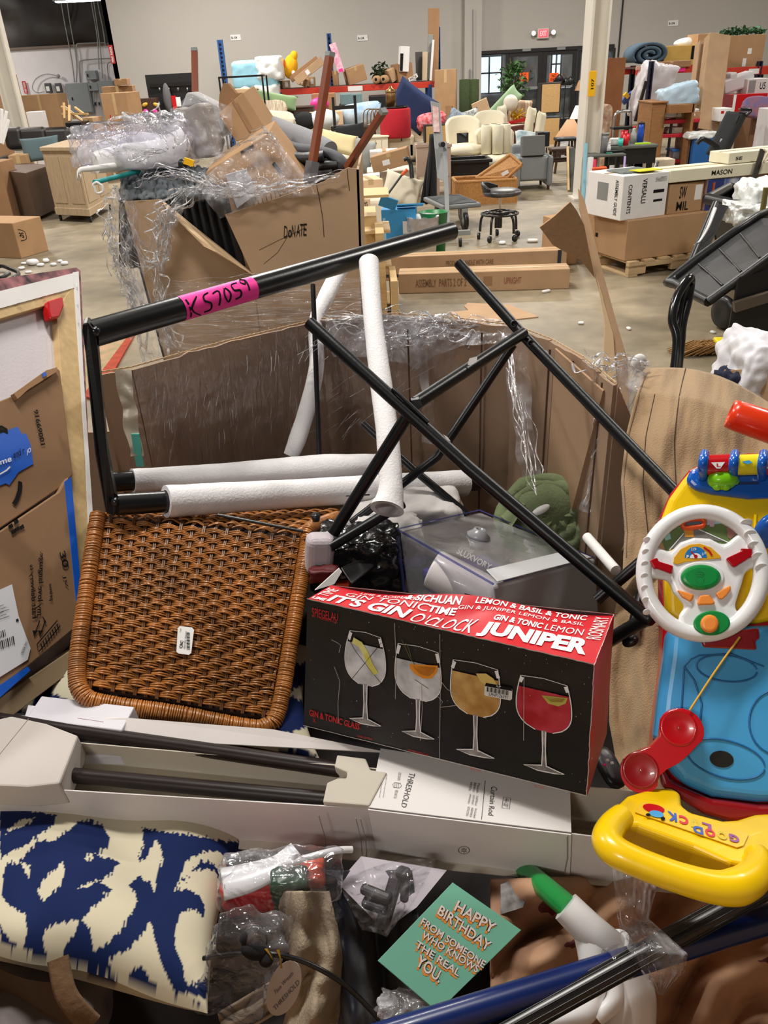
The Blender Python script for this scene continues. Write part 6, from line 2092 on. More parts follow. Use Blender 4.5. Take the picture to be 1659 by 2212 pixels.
MB().box8([V((x*s,y,z)) for z in (0,.14) for (x,y,s) in ((-.9,.25,1),(.75,.25,1),(.75,1.55,1),(-.9,1.55,1))]).build('pallet_base',PW,cardbin)
FLT=film('wall_film',.05,30,(3,3,.5),bump=.9,bs=14,rough=.12)
film_sheet('stretch_film',[((283,800,1.44),(283,1080,1.44)),((480,742,1.58),(480,1080,1.58)),((690,692,1.72),(690,1080,1.72)),((850,682,1.74),(850,860,1.74)),((985,690,1.72),(985,800,1.72))],0,FLT,cardbin,.008,90,40,3)
film_sheet('stretch_film',[((700,684,1.76),(720,770,1.70)),((800,676,1.77),(800,775,1.70)),((900,680,1.77),(900,790,1.70)),((1010,686,1.75),(1000,740,1.69)),((1118,700,1.70),(1085,745,1.62))],0,WRAPH,cardbin,.018,80,24,5)
film_sheet('film_strand',[((1075,705,1.62),(1130,1080,1.5)),((1105,700,1.62),(1150,1080,1.5)),((1135,720,1.6),(1170,1060,1.5))],0,WRAPH,cardbin,.012,14,60,8)
film_sheet('film_strand',[((1325,790,1.36),(1255,1110,1.34)),((1360,780,1.34),(1290,1120,1.32)),((1398,790,1.32),(1310,1110,1.3))],0,WRAPH,cardbin,.018,22,60,10)
film_sheet('film_strand',[((246,802,1.45),(285,985,1.4)),((282,800,1.45),(312,985,1.4))],0,M('milky_strip',srgb(170,158,138),.3,bump=.7,bs=20),cardbin,.008,8,30,11)
film_sheet('film_strand',[((905,760,1.68),(915,960,1.65)),((925,760,1.68),(940,960,1.65))],0,WRAPH,cardbin,.01,8,40,14)
film_rope('film_wrinkle_glints',[W(x,y,1.70) for x,y in ((700,690),(780,700),(860,725),(940,700),(1020,712),(1112,705))],60,.03,cardbin,.0014,21)
film_rope('film_wrinkle_glints',[W(x,y,1.70) for x,y in ((690,694),(800,682),(900,690),(1000,694),(1112,708))],40,.01,cardbin,.0012,22)
film_rope('film_wrinkle_glints',[W(x,y,1.62-.001*(y-700)) for x,y in ((1090,715),(1110,800),(1130,900),(1150,1010),(1165,1075))],18,.012,cardbin,.0008,23,wav=.4)
film_rope('film_wrinkle_glints',[W(x,y,1.33) for x,y in ((1360,790),(1345,860),(1310,950),(1285,1020),(1265,1110))],50,.02,cardbin,.0012,24,wav=.5)
film_rope('film_wrinkle_glints',[W(x,y,1.35) for x,y in ((1240,760),(1290,785),(1340,785),(1390,800))],30,.016,cardbin,.0012,25)
rd=random.Random(4)
m=MB()
for k in range(150):
 x=rd.uniform(300,900)
 if x <640:
  y,dx,dy=rd.uniform(800,990)-(x-300)*.2,rd.uniform(-6,4),rd.uniform(14,46)
 else:
  y,dx,dy=rd.uniform(720,960),rd.uniform(16,46),rd.uniform(-42,-16)
 t=(x-283)/420
 Yw=1.41+.27*min(1,t)
 m.tube([W(x,y,Yw),W(x+dx*.5+rd.uniform(-1,1),y+dy*.5,Yw),W(x+dx,y+dy,Yw)],rd.uniform(.0002,.0006),4)
m.build('film_glints',GLINT,cardbin)['kind']='stuff'  # thin pale strokes painted as glints on the wall film
pr=tag(px_prism('printed_strip',[(283,938),(300,938),(310,1008),(294,1008)],lambda x,y:W(x,y,1.40),V((0,.004,0)),M('green_strip',srgb(60,190,140),.5,col2=srgb(120,170,200),vs=5)),'small green and blue printed strip hanging on the bin wall at left','strip')
fl2=thing('cardboard_flap','torn cardboard flap standing up beyond the near bin','cardboard',W(1340,850,2.0))
def ff_(x,y):
 return W(x,y,2.0+(800-y)*.0006)
px_prism('flap',[(1166,491),(1198,467),(1232,436),(1246,455),(1262,486),(1272,540),(1285,600),(1255,562),(1222,545),(1195,530)],lambda x,y:W(x,y,2.12),V((0,.008,0)),KRO,fl2)
px_prism('strip',[(1250,408),(1262,430),(1275,480),(1300,580),(1330,690),(1356,778),(1372,1300),(1330,1300),(1316,700),(1286,596),(1268,520),(1252,450)],ff_,V((.0,.008,0)),KR,fl2)
px_prism('strip',[(1287,598),(1300,640),(1304,700),(1300,800),(1330,830),(1322,720)],lambda x,y:ff_(x,y)+V((0,-.012,0)),V((0,.004,0)),KRL,fl2)
# heap of dark fabric filling the bin
HC=M('dark_heap',srgb(40,32,30),.9,var=.6,vs=5,bump=.8,bs=18,col2=srgb(14,12,14))
def hf(u,v):
 x=-1.22+2.36*u
 y=.02+1.58*v
 z=.60+.10*v+.07*noise.noise(V((x*4,y*4,2)))+.04*noise.noise(V((x*11,y*11,5)))+.012*abs(noise.noise(V((x*30,y*22,1))))
 if v >.75:
  y=min(y,1.72-.55*abs(x) ** 1.5)
 return V((x,y,z))
hp=MB().grid(hf,130,90).build('fabric_heap',HC)
tag(hp,'dark heap of clothes and fabric filling the bottom of the near bin','clothing',kind='stuff')
# stretched canvas at the left
A=P(172,585,1.72)
B=P(204,1390,1.42)
e1=(B-A)
lo,hi=.6,1.7
for _ in range(50):
 mid=(lo+hi)/2
 C=P(0,645,mid)
 f_=(C-A).dot(e1)
 if ((P(0,645,lo)-A).dot(e1))*f_ <= 0:
  hi=mid
 else:
  lo=mid
C=P(0,645,min(max(mid,.95),1.5))
PC=Plane(A,B,C)
cv=thing('canvas_picture','back of a stretched canvas with pale wooden bars leaning at the left','picture',PC.hit(60,1540))
pn=-PC.n
CN=M('canvas_back',srgb(214,208,214),.85,var=.05,vs=2,bump=.15,bs=200)
ext=lambda pts,off=0.0:[PC.hit(x,y,off) for x,y in pts]
MB().prism(ext([(-160,690),(168,592),(200,1400),(-160,1650)],-.012),pn*.006).build('canvas',CN,cv)
PRM=M('picture_print',srgb(190,120,125),.6,col2=srgb(34,26,34),vs=7,stretch=(1,5,5),detail=2)
MB().prism(ext([(-160,625),(165,578),(172,590),(168,600),(-160,668)],.004),pn*.03).build('printed_edge',PRM,cv)
MB().prism(ext([(165,578),(174,585),(212,1395),(202,1400)],.003),pn*.03).build('printed_edge',PRM,cv)
MB().prism(ext([(-160,668),(158,590),(160,622),(-160,710)],.006),pn*.004).build('folded_canvas',WHITE,cv)
MB().prism(ext([(158,588),(170,586),(180,800),(200,1100),(212,1400),(200,1400),(186,1000),(172,800),(162,650)],.006),pn*.004).build('folded_canvas',WHITE,cv)
MB().prism(ext([(-160,706),(158,617),(148,646),(-160,735)],.004),pn*.02).build('stretcher_bar',WOOD,cv,bevel=.001)
MB().prism(ext([(158,617),(164,650),(204,1380),(176,1400),(122,668)],.005),pn*.02).build('stretcher_bar',WOOD,cv,bevel=.001)
MB().prism(ext([(-160,1615),(182,1385),(186,1425),(-160,1690)],.02),pn*.03).build('stretcher_bar',M('grey_wood',srgb(150,128,100),.6,var=.1,vs=9),cv,bevel=.001)
for (x,y) in ((40,655),(95,640),(135,630)):
 MB().bar(PC.hit(x-4,y+1,.009),PC.hit(x+4,y-1,.009),.0012,.001).build('staple',GREYM,cv)
for y in (612,650,690):
 MB().bar(PC.hit(165+(y-612)*.05,y,.009),PC.hit(165.5+(y-612)*.05,y+9,.009),.0012,.001).build('staple',GREYM,cv)
px_prism('corner_clip',[(104,650),(136,640),(139,660),(129,685),(110,688),(106,672)],lambda x,y:PC.hit(x,y,.016),pn*.02,RED,cv,bevel=.003)
# two flattened shipping cartons with blue tape, behind the bench frame
KP=M('carton_shipping',srgb(140,108,80),.78,var=.08,vs=3,bump=.12,bs=60,spec=.25)
BLT=M('blue_tape',srgb(24,90,196),.35,spec=.6)
def zoff(o):
 return lambda x,y:PC.hit(x,y,o)
c1=thing('cardboard_box','upper flattened shipping carton with torn blue tape against the canvas','box',PC.hit(60,1100))
p1=[(-160,930),(35,852),(122,794),(130,800),(158,1026),(128,1055),(-160,1250)]
MB().prism(ext(p1,.02),pn*.016).build('body',KP,c1,bevel=.002)
m=MB()
m.prism(ext([(30,850),(100,800),(124,793),(122,803),(60,842),(38,862)],.03),pn*.01)
m.build('flap',KRD,c1)
T1=ext([(-160,985),(38,922),(48,938),(56,936),(66,960),(72,1002),(40,1020),(20,1048),(12,1044),(-160,1115)],.022)
MB().prism(T1,pn*.001).build('blue_tape',BLT,c1)
px_prism('blue_tape',[(92,806),(100,803),(101,810),(94,815)],zoff(.034),pn*.002,BLT,c1)
PO=Plane(*ext([(0,900),(100,900),(0,1000)],.0235))
m=MB()
text_px(m,'prime',PO,(-22,1016),(26,1000),(24,984),(-24,1002),bold=.015)
line_px(m,PO,[(-15,1022),(0,1024),(14,1016),(22,1008)],.0025)
m.build('lettering',WHITE,c1)
m=MB()
text_px(m,'and r',PO,(29,990),(54,980),(52,964),(28,976),bold=.01)
m.build('lettering',INK,c1)
m=MB()
text_px(m,'JO',PO,(58,984),(68,978),(66,966),(57,972),bold=.01)
m.build('lettering',WHITE,c1)
PO2=Plane(*ext([(0,900),(100,900),(0,1000)],.0215))
m=MB()
text_px(m,'91669001',PO2,(72,886),(88,962),(98,960),(82,884),bold=.02)
line_px(m,PO2,[(44,1040),(42,1062),(36,1080),(30,1090)],.008)
line_px(m,PO2,[(-10,925),(4,922),(14,928),(16,934),(6,930),(-10,936)],.006)
m.build('lettering',INK,c1)
c2=thing('cardboard_box','lower flattened shipping carton with arrow prints and a paper label','box',PC.hit(60,1500))
p2=[(-160,1255),(128,1062),(138,1042),(148,1030),(176,1330),(168,1352),(60,1440),(-160,1600)]
MB().prism(ext(p2,.028),pn*.016).build('body',KP,c2,bevel=.002)
MB().prism(ext([(140,1040),(154,1030),(182,1345),(170,1352)],.0295),pn*.002).build('blue_tape',BLT,c2)
MB().prism(ext([(-60,1520),(60,1440),(66,1448),(-60,1560)],.0295),pn*.002).build('blue_tape',BLT,c2)
PO3=Plane(*ext([(0,900),(100,900),(0,1000)],.0295))
m=MB()
text_px(m,'30',PO3,(128,1194),(136,1228),(150,1224),(140,1188),bold=.02)
text_px(m,'my love language.',PO3,(76,1330),(100,1190) if 0 else (84,1192),(96,1190),(92,1328),bold=.015)
text_px(m,'Fast delivery is',PO3,(66,1338),(62,1222),(72,1218),(82,1334),bold=.015)
text_px(m,'prime',PO3,(106,1298),(104,1262),(112,1260),(116,1296),bold=.015)
text_px(m,'JV',PO3,(134,1244),(140,1270),(148,1268),(142,1242),bold=.0)
for x in (78,90):
 line_px(m,PO3,[(x+8,1340),(x-2,1368)],.002)
 poly_px(m,PO3,[(x-8,1362),(x+4,1362),(x-4,1374)])
line_px(m,PO3,[(92,1332),(100,1346)],.002)
for (x,y) in ((22,1134),(34,1124),(28,1146),(46,1136),(36,1140)):
 poly_px(m,PO3,[(x-5,y+2),(x+4,y-4),(x+7,y+4),(x-2,y+9)])
line_px(m,PO3,[(80,1392),(124,1340),(130,1352),(84,1408),(80,1392)],.002)
for k in range(8):
 line_px(m,PO3,[(88+k*5,1390-k*6),(92+k*5,1402-k*6)],.0022)
m.build('lettering',INK,c2)
lb=MB().prism(ext([(-60,1300),(26,1262),(40,1330),(66,1400),(60,1425),(-60,1500)],.0305),pn*.001).build('paper_label',M('label_paper',srgb(206,208,214),.5),c2)
PO4=Plane(*ext([(0,900),(100,900),(0,1000)],.0308))
m=MB()
for k in range(13):
 line_px(m,PO4,[(-20+k*4,1392-k*1.5),(-17+k*4,1410-k*1.5)],.0011+.0009*(k % 3 ==0))
for k in range(9):
 line_px(m,PO4,[(-22+k*4,1372-k*1.5),(-20+k*4,1386-k*1.5)],.001+.0008*(k % 2))
for k in range(6):
 line_px(m,PO4,[(-30,1322+k*5),(8+(k % 3)*6,1306+k*5)],.0007)
text_px(m,'ORDER 3NT',PO4,(44,1412),(56,1384),(60,1387),(49,1416))
poly_px(m,PO4,[(34,1338),(39,1336),(41,1341),(36,1343)])
m.build('print',INK,c2)
# black tube bench frame with foam sleeves
def ptube(pts,r,n=14,smooth=0,**k):
 return MB().tube([P(*p) for p in pts],r,n,smooth=smooth,**k)
BF=thing('metal_bench','black metal tube frame with a pink numbered tape, lying across the bin','frame',P(560,1060,1.6))
a,b=P(196,722,1.30),P(974,500,1.98)
MB().cyl(a,b,.0225,28).build('top_tube',BMET,BF)
ax=(b-a).normalized()
o=MB().lathe(b,[(.0225,0),(.019,.004),(.010,.004),(.009,.010),(0,.010)],20,ax)
o.build('end_cap',BLACK,BF)
fb=MB()
fb.prism([P(178,700,1.27),P(190,697,1.27),P(206,716,1.28),P(212,760,1.29),P(232,980,1.32),P(255,1100,1.35),P(246,1116,1.35),P(228,1108,1.34),P(205,980,1.31),P(184,760,1.28),P(178,716,1.27)],V((-.008,.035,0)))
fb.build('side_plate',BMET,BF,bevel=.002)
r0_,r1_=P(238,1042,1.44),P(860,1000,1.78)
MB().cyl(r0_,r1_,.019,24).build('lower_tube',BMET,BF)
f0,f1=P(252,1090,1.34),P(1032,1042,1.80)
MB().cyl(f0,f1,.019,24).build('lower_tube',BMET,BF)
MB().cyl(P(676,615,1.74),P(690,1000,1.68),.0055,12).build('thin_rod',BMET,BF)
m=MB().lathe(P(690,1005,1.68),[(.012,0),(.012,.01),(.006,.014)],12)
m.build('rod_foot',BLACK,BF)
MB().ball(P(206,716,1.285),.008).ball(P(250,1084,1.335),.008).build('weld',BMET,BF)
MB().ball(a.lerp(b,.335)+V((0,-.021,.011)),.0022).build('rivet',CHROME,BF)
view=(CAM-a.lerp(b,.22)).normalized()
side=ax.cross(view).normalized()
if side.z <0:
 side=-side
face=side.cross(ax).normalized()
if face.dot(view) <0:
 face=-face
def on_tube(t,ang,off=.0006):
 return a.lerp(b,t)+(face*math.cos(ang)+side*math.sin(ang))*(.0225+off)
t0,t1=.175,.345
MB().grid(lambda u,v:on_tube(t0+(t1-t0)*u,-1.25+2.45*v),6,16).build('pink_tape',PINKT,BF)
hand={'K':[[(0,1),(.1,0)],[(.85,1),(.15,.45),(.9,-.05)]],'S':[[(.85,.95),(.3,.85),(.2,.6),(.7,.4),(.6,.1),(.0,.05)]],'7':[[(.05,.9),(.8,.95),(.4,0)]],'0':[[(.45,1),(.1,.5),(.4,0),(.8,.5),(.5,1)]],'5':[[(.9,1),(.25,.95),(.2,.55),(.8,.45),(.7,.1),(.1,.0)]],'9':[[(.8,.8),(.4,1),(.2,.7),(.5,.5),(.8,.85),(.7,0)]]}
m=MB()
x=.04
for i,ch in enumerate('KS7059'):
 w_=(.17,.14,.12,.12,.13,.12)[i]
 hs=(.62,.62,.46,.46,.5,.46)[i]
 y0=(.12,.16,.26,.3,.32,.46)[i]
 for st in hand[ch]:
  pp,_=spline([V((px_,py_,0)) for px_,py_ in st],[0]*len(st),4)
  q=[on_tube(t0+(t1-t0)*(x+w_*p.x),-1.25+2.45*(y0+hs*p.y),.0011) for p in pp]
  ribbon(m,q,face,.0042)
 x += w_+.012
m.build('lettering',INK,BF)
def foam_sleeve(label,pts,rs,slit=None,n=22,flat=1.0):
 r=thing('foam_sleeve',label,'foam',P(*pts[-1]))
 ps,rr=spline([P(*p) for p in pts],rs,7)
 m=MB()
 m.tube(ps,[q*(1+.035*noise.noise(V((i*.5,0,0)))) for i,q in enumerate(rr)],n,cap=False,flat=flat)
 m.tube(list(reversed(ps)),[q*.72 for q in reversed(rr)],n,cap=False,flat=flat)
 for E,q in ((ps[0],rr[0]),(ps[-1],rr[-1])):
  pass
 for e in (0,-1):
  d=(ps[1]-ps[0]) if e ==0 else (ps[-1]-ps[-2])
  m.lathe(ps[e],[(rr[e]*.7,0),(rr[e]*1.0,0)],n,d)
 m.build('sleeve',FOAM,r)
 if slit:
  k0,k1,dz=slit
  s_=MB()
  cur=[]
  for i in range(int(k0*len(ps)),int(k1*len(ps))):
   v_=(CAM-ps[i]).normalized()
   t=(ps[min(i+1,len(ps)-1)]-ps[i-1]).normalized()
   sd=t.cross(v_).normalized()
   if sd.z <0:
    sd=-sd
   cur.append(ps[i]+(v_*math.cos(dz)+sd*math.sin(dz))*rr[i]*1.06)
  s_.tube(cur,[.0008+.0022*math.sin(PI*i/len(cur)) for i in range(len(cur))],6)
  s_.build('slit',INK,r)
 return r
def along(A_,B_,xs,dy=0):
 out=[]
 for x in xs:
  lo,hi=0.0,1.3
  for _ in range(30):
   t=(lo+hi)/2
   p=A_.lerp(B_,t)-CAM
   if 829.5+FPX*p.dot(_R)/p.dot(_F) <x:
    lo=t
   else:
    hi=t
  out.append((829.5+FPX*p.dot(_R)/p.dot(_F),1106-FPX*p.dot(_U)/p.dot(_F)+dy,p.dot(_F)))
 return out
foam_sleeve('upper white foam sleeve lying on the rear lower tube',along(r0_,r1_,(286,400,490,600,700,812)),[.0235,.0235,.024,.028,.031,.024],flat=.95)
foam_sleeve('lower white foam sleeve with a dark slit on the front lower tube',along(f0,f1,(358,480,640,760,880,1001)),[.029,.029,.028,.029,.03,.03],(.45,.98,-.35))
foam_sleeve('long upright white foam sleeve hanging from the top tube',[(797,566,1.68),(806,690,1.58),(822,820,1.5),(836,930,1.43),(844,1050,1.38),(836,1100,1.36)],[.0215,.019,.021,.0205,.021,.030],n=24)
foam_sleeve('thin bent white foam sleeve behind the upright one',[(738,575,1.95),(705,640,1.85),(682,700,1.8),(684,790,1.75),(664,880,1.72),(642,950,1.7),(628,985,1.7)],[.020,.019,.016,.017,.018,.019,.016])
MB().tube([P(786,558,1.66),P(794,553,1.66),P(802,563,1.66)],.0012,6,smooth=4).build('torn_strip',FOAM,bpy.data.objects['foam_sleeve.002'])
tag(MB().box(P(690,1195,1.38),(.05,.04,.075),rot3(0,8,10)).build('foam_block',M('foam_block',srgb(196,186,192),.6,bump=.2,bs=200),bevel=.014,seg=4),'small rounded white foam block beside the wicker corner','foam')
# black folding X stand
XS=thing('folding_stand','matte black folding X stand of crossed tubes with round white stickers','stand',P(1380,1400,1.1))
BM2=M('matte_black_tube',(.006,.006,.007),.34,spec=.35,bump=.05,bs=160)
def bar_(nm,pts,r,cap=True):
 ptube(pts,r,18).build(nm,BM2,XS)
bar_('front_tube',[(668,697,1.22),(1012,1010,1.13),(1398,1336,1.04)],.0098)
bar_('rear_tube',[(990,568,1.50),(1128,722,1.45),(1510,1117,1.17)],.0098)
bar_('cross_tube',[(1130,720,1.43),(896,872,1.20)],.0105)
bar_('cross_tube',[(886,888,1.19),(720,1152,1.26)],.0098)
bar_('cross_tube',[(1108,744,1.46),(945,986,1.5),(760,1130,1.54)],.0085)
bar_('rear_tube',[(785,915,1.62),(900,1020,1.6),(1010,1112,1.58)],.008)
bar_('cross_tube',[(870,1088,1.42),(712,1182,1.36)],.0092)
bar_('foot_tube',[(1400,1334,1.04),(1308,1388,1.1)],.0098)
bar_('foot_tube',[(1405,1196,1.2),(1288,1296,1.22)],.0088)
bar_('foot_tube',[(1390,1262,1.2),(1368,1352,1.17)],.008)
MB().ball(P(1362,1384,1.08),(.012,.01,.007),rot3(0,-30,0)).build('plastic_foot',BLACK,XS)
MB().ball(P(1400,1336,1.04),.0105).build('corner',BM2,XS)
for x,y,d in ((1110,700,1.44),(1146,742,1.435)):
 q=P(x,y,d-.008)
 MB().lathe(q,[(.0,.0),(.007,.0),(.007,.006),(.0035,.007),(.0035,.003),(0,.003)],16,(CAM-q)).build('bolt',BLACK,XS)
MB().prism([P(888,865,1.19),P(905,862,1.185),P(912,878,1.18),(P(896,890,1.185))],V((0,.01,0))).build('bracket',BM2,XS)
MB().tube([P(848,840,1.165),P(860,850,1.16),P(925,912,1.145)],.003,8).build('hinge_plate',BM2,XS)
for (x,y,d,ry) in ((1174,768,1.425,1),(1021,779,1.30,0),(962,947,1.135,2)):
 q=P(x,y,d-.012)
 pl_=Plane(q,q+_R,q+_U)
 m=MB()
 if ry ==1:
  poly_px(m,pl_,ell(x,y,12,13,24),0)
  m.build('round_sticker',WHITE,XS)
  t=MB()
  text_px(t,'Fro',pl_,(x-9,y-4),(x+9,y+1),(x+10,y-7),(x-7,y-12),.0006)
  t.build('lettering',RED,XS)
 else:
  if ry ==0:
   poly_px(m,pl_,[(1014,774),(1031,770),(1030,780),(1016,789),(1010,788)],0)
  else:
   poly_px(m,pl_,[(957,938),(967,944),(974,954),(966,950)],0)
  m.build('sticker',WHITE,XS)
# wicker seat
WKR=M('wicker_brown',srgb(166,106,50),.3,var=.4,vs=18,spec=.6,coat=.25,bump=.15,bs=90)
WKD=M('wicker_dark',srgb(96,60,30),.35,var=.3,vs=20,spec=.6)
ws=thing('wicker_chair','brown woven wicker chair seat with a rounded rim and white price tag','seat',P(400,1580,1.30))
wTL,wTR,wBR,wBL=P(212,1112,1.36),P(662,1158,1.42),P(590,1562,1.26),P(168,1490,1.20)
wn=(wTR-wTL).cross(wBL-wTL).normalized()
if wn.dot(CAM-wTL) <0:
 wn=-wn
wq=quadfn(wBL,wBR,wTR,wTL)
def wf_(u,v):
 return wq(u,v)+wn*(.012*math.sin(v*PI)*math.sin(u*PI))
def weave(fn,n_,NS,NR,parent,amp=.0034,u0=.03,u1=.97,v0=.03,v1=.985,rr=.0016,seed=0):
 m=MB()
 rd=random.Random(seed)
 K=NS*5
 for j in range(NR):
  grp=j // 3
  sgn=1 if grp % 2 else -1
  ph=0
  v=v0+(v1-v0)*(j+.5)/NR
  pts=[]
  jit=rd.uniform(-.0015,.0015)
  for i in range(K+1):
   u=u0+(u1-u0)*i/K
   w_=math.sin(PI*i/5+(0 if sgn >0 else PI))
   pts.append(fn(u,v+jit+.0022*math.sin(i*.63+j)+.003*w_*((j % 3)-1)*.0)+n_*(amp*w_+rd.uniform(-.0003,.0003)))
  m.tube(pts,rr*rd.uniform(.88,1.12),5,smooth=2,cap=False)
 o=m.build('weave',[WKR],parent)
 o['kind']='stuff'
 s_=MB()
 for k in range(NS+1):
  u=u0+(u1-u0)*(k+.5)/NS if k <NS else u1
  if k ==NS:
   continue
  for du in (-.004,.004):
   s_.tube([fn(u+du,v0-.01)-n_*.0005,fn(u+du,.35),fn(u+du,.7),fn(u+du,v1+.01)-n_*.0005],.0018,6,smooth=3)
 o=s_.build('stakes',WKD,parent)
 o['kind']='stuff'
weave(wf_,wn,17,87,ws)
MB().grid(lambda u,v:wf_(u,v)-wn*.007,6,6).build('shade_backing',M('wicker_shadow',srgb(40,24,14),.9),ws)  # dark sheet standing in for the shade behind the weave
def wrapped_rim(path,R_,parent,turns,nm='rim',seed=0,rr=.0017):
 ps,_=spline([V(p) for p in path],[0]*len(path),12)
 m=MB()
 rd=random.Random(seed)
 tot=sum((ps[i+1]-ps[i]).length for i in range(len(ps)-1))
 def at(s):
  s=max(0,min(tot-1e-6,s))
  for i in range(len(ps)-1):
   L=(ps[i+1]-ps[i]).length
   if s <= L:
    return ps[i].lerp(ps[i+1],s/L),(ps[i+1]-ps[i]).normalized()
   s -= L
  return ps[-1],(ps[-1]-ps[-2]).normalized()
 n=int(tot/(rr*2.05))
 for k in range(n):
  c,t=at(k/n*tot)
  N=t.orthogonal().normalized()
  N=(wn-t*wn.dot(t)).normalized()
  B=t.cross(N)
  tl=t*rd.uniform(-.3,.3)*R_
  q=[c+(N*math.cos(a_)+B*math.sin(a_))*R_*rd.uniform(.97,1.05)+tl*math.cos(a_*1)*.4 for a_ in [i*2*PI/12 for i in range(12)]]
  m.tube(q,rr,5,closed=True)
 m.tube(ps,R_*.93,8)
 o=m.build(nm,WKR,parent)
 o['kind']='stuff'
wrapped_rim([wTL+wn*.0,wq(-.01,.6),wq(-.015,.12),wq(.03,-.02),wq(.15,-.045),wq(.5,-.035),wq(.85,-.04),wq(.965,-.02),wq(1.015,.07),wq(1.015,.5),wq(1.01,1.0)],.0125,ws,0)
w2=ws
vTL,vTR=P(225,1096,1.62),P(786,1100,1.72)
def w2f(u,v):
 return (wTL.lerp(wTR,u)).lerp(vTL.lerp(vTR,u),v)+V((0,0,.006*math.sin(v*PI)))
n2=(wTR-wTL).cross(vTL-wTL).normalized()
if n2.z <0:
 n2=-n2
weave(w2f,n2,17,48,w2,seed=3)
MB().grid(lambda u,v:w2f(u,v)-n2*.007,6,6).build('shade_backing',M('wicker_shadow'),w2)  # same dark sheet, painting the shade behind this panel
wrapped_rim([wTR,P(672,1140,1.44),P(700,1128,1.5),P(740,1112,1.6),P(792,1098,1.7)],.0115,w2,0,seed=5)
MB().cyl(P(470,1112,1.40),P(655,1148,1.40),.003,8).build('metal_rod',BMET,w2)
MB().lathe(P(683,1124,1.42),[(0,0),(.007,0),(.009,.012),(0,.013)],14).build('rod_cap',BLACK,w2)
tp=Plane(wf_(.4,.3)+wn*.009,wf_(.6,.3)+wn*.009,wf_(.4,.5)+wn*.009)
tg=MB()
pts=ell(400,1383,17,31,28,.1)
tagp=[(388,1353),(415,1356),(419,1361),(413,1411),(408,1415),(385,1412),(381,1408),(384,1358)]
tg.prism([tp.hit(*q) for q in tagp],wn*.0012)
tgo=tg.build('price_tag',WHITE,ws)
tp2=Plane(*[tp.hit(*q)+wn*.0018 for q in ((385,1355),(415,1356),(385,1412))])
m=MB()
text_px(m,'CRC',tp2,(394,1400),(396,1384),(390,1383),(387,1400),.0002,bold=.03)
text_px(m,'CBS-01-0026 - 09/26/2025',tp2,(400,1402),(404,1364),(401,1363),(396,1401),.0002)
for k in range(16):
 y=1366+k*2.4
 line_px(m,tp2,[(403+0*k,y),(410,y+1)],.0007+.0008*(k % 3 ==1),.0002)
text_px(m,'T1676',tp2,(391,1366),(392,1358),(389,1357),(388,1366),.0002)
m.build('print',INK,ws)
# gin glass box
def lin(*a_):
 return V(a_)
gR=[V((.886,-.455,.091)),V((.464,.86,-.212)),V((.018,.23,.973))]
gK=.85
gc=CAM+(V((-.143,.957,.81))-CAM)*gK
def gpt(i,j,k):
 return gc+(gR[0]*.46*i+gR[1]*.107*j+gR[2]*.218*k)*gK
GF_=Plane(gpt(0,0,0),gpt(1,0,0),gpt(0,0,1))
GT_=Plane(gpt(0,0,1),gpt(1,0,1),gpt(0,1,1))
gb=thing('glassware_box','dented black and red gin glass box printed with four glasses','box',gpt(.5,.5,0))
FTL,FTR,FBR,FBL=GF_.hit(664,1294),GF_.hit(1284,1436),GF_.hit(1268,1718),GF_.hit(656,1566)
TBL,TBR=GT_.hit(716,1264),GT_.hit(1326,1326)
BBL,BBR=FBL+(TBL-FTL),FBR+(TBR-FTR)
RC=M('carton_red',srgb(204,18,34),.4,var=.08,vs=8,spec=.5)
BK=M('carton_black',srgb(24,23,24),.32,var=.3,vs=40,spec=.5,bump=.25,bs=9)
m=MB()
fcr=quadfn(FBL,FBR,FTR,FTL)
gn_=GF_.n
def dent(u,v):
 e=min(u,1-u,v,1-v)
 return -.0016*abs(noise.noise(V((u*7,v*4,1))))*min(1,e*12)
m.grid(lambda u,v:fcr(u,v)+gn_*dent(u,v),40,20)
m.cur=0
m.build('front_panel',BK,gb)
ftop=quadfn(FTL,FTR,TBR,TBL)
tn=GT_.n
def gtop(u,v):
 sag=.012*math.sin(v*PI)*math.exp(-((u-.47)/.13) ** 2)+.006*math.sin(u*9)*v
 return ftop(u,v)-tn*sag
MB().grid(gtop,50,12).build('top_panel',RC,gb)
MB().add([FTR,FBR,BBR,TBR],[(0,1,2,3)]).build('side_panel',RC,gb,solid=.001)
MB().add([FTL,FBL,BBL,TBL,TBR,BBR,FBR],[(0,1,2,3),(3,2,5,4),(1,6,5,2)]).build('back_panel',BK,gb)
px_prism('open_flap',[(680,1275),(732,1228),(738,1236),(722,1262)],lambda x,y:P(x,y,1.13),V((0,.002,0)),WHITE,gb)
WP=M('print_white',srgb(238,236,236),.5)
def toptext(s,u0,u1,v0,v1,bold=.0,mb=None,rotv=False):
 if rotv:
  text_fn(mb,s,lambda u,v:gtop(u0+(u1-u0)*(1-v),v0+(v1-v0)*u)+tn*.0012,bold)
 else:
  text_fn(mb,s,lambda u,v:gtop(u0+(u1-u0)*u,v0+(v1-v0)*v)+tn*.0012,bold)
m=MB()
toptext("IT'S GIN",.065,.36,.10,.52,.035,m)
toptext("O'CLOCK",.38,.60,.06,.50,.0,m)
toptext('JUNIPER',.62,.965,.03,.44,.05,m)
toptext('GIN TONIC',.09,.40,.56,.76,.0,m)
toptext('LIME & ROSMARY',.13,.34,.80,.90,.0,m)
toptext('& SICHUAN',.30,.50,.80,.96,.03,m)
toptext('TIME',.40,.50,.58,.74,.03,m)
toptext('GIN & TONIC',.64,.80,.50,.64,.03,m)
toptext('LEMON',.81,.93,.50,.64,.0,m)
toptext('GIN & JUNIPER LEMON & BASIL',.50,.92,.70,.80,.0,m)
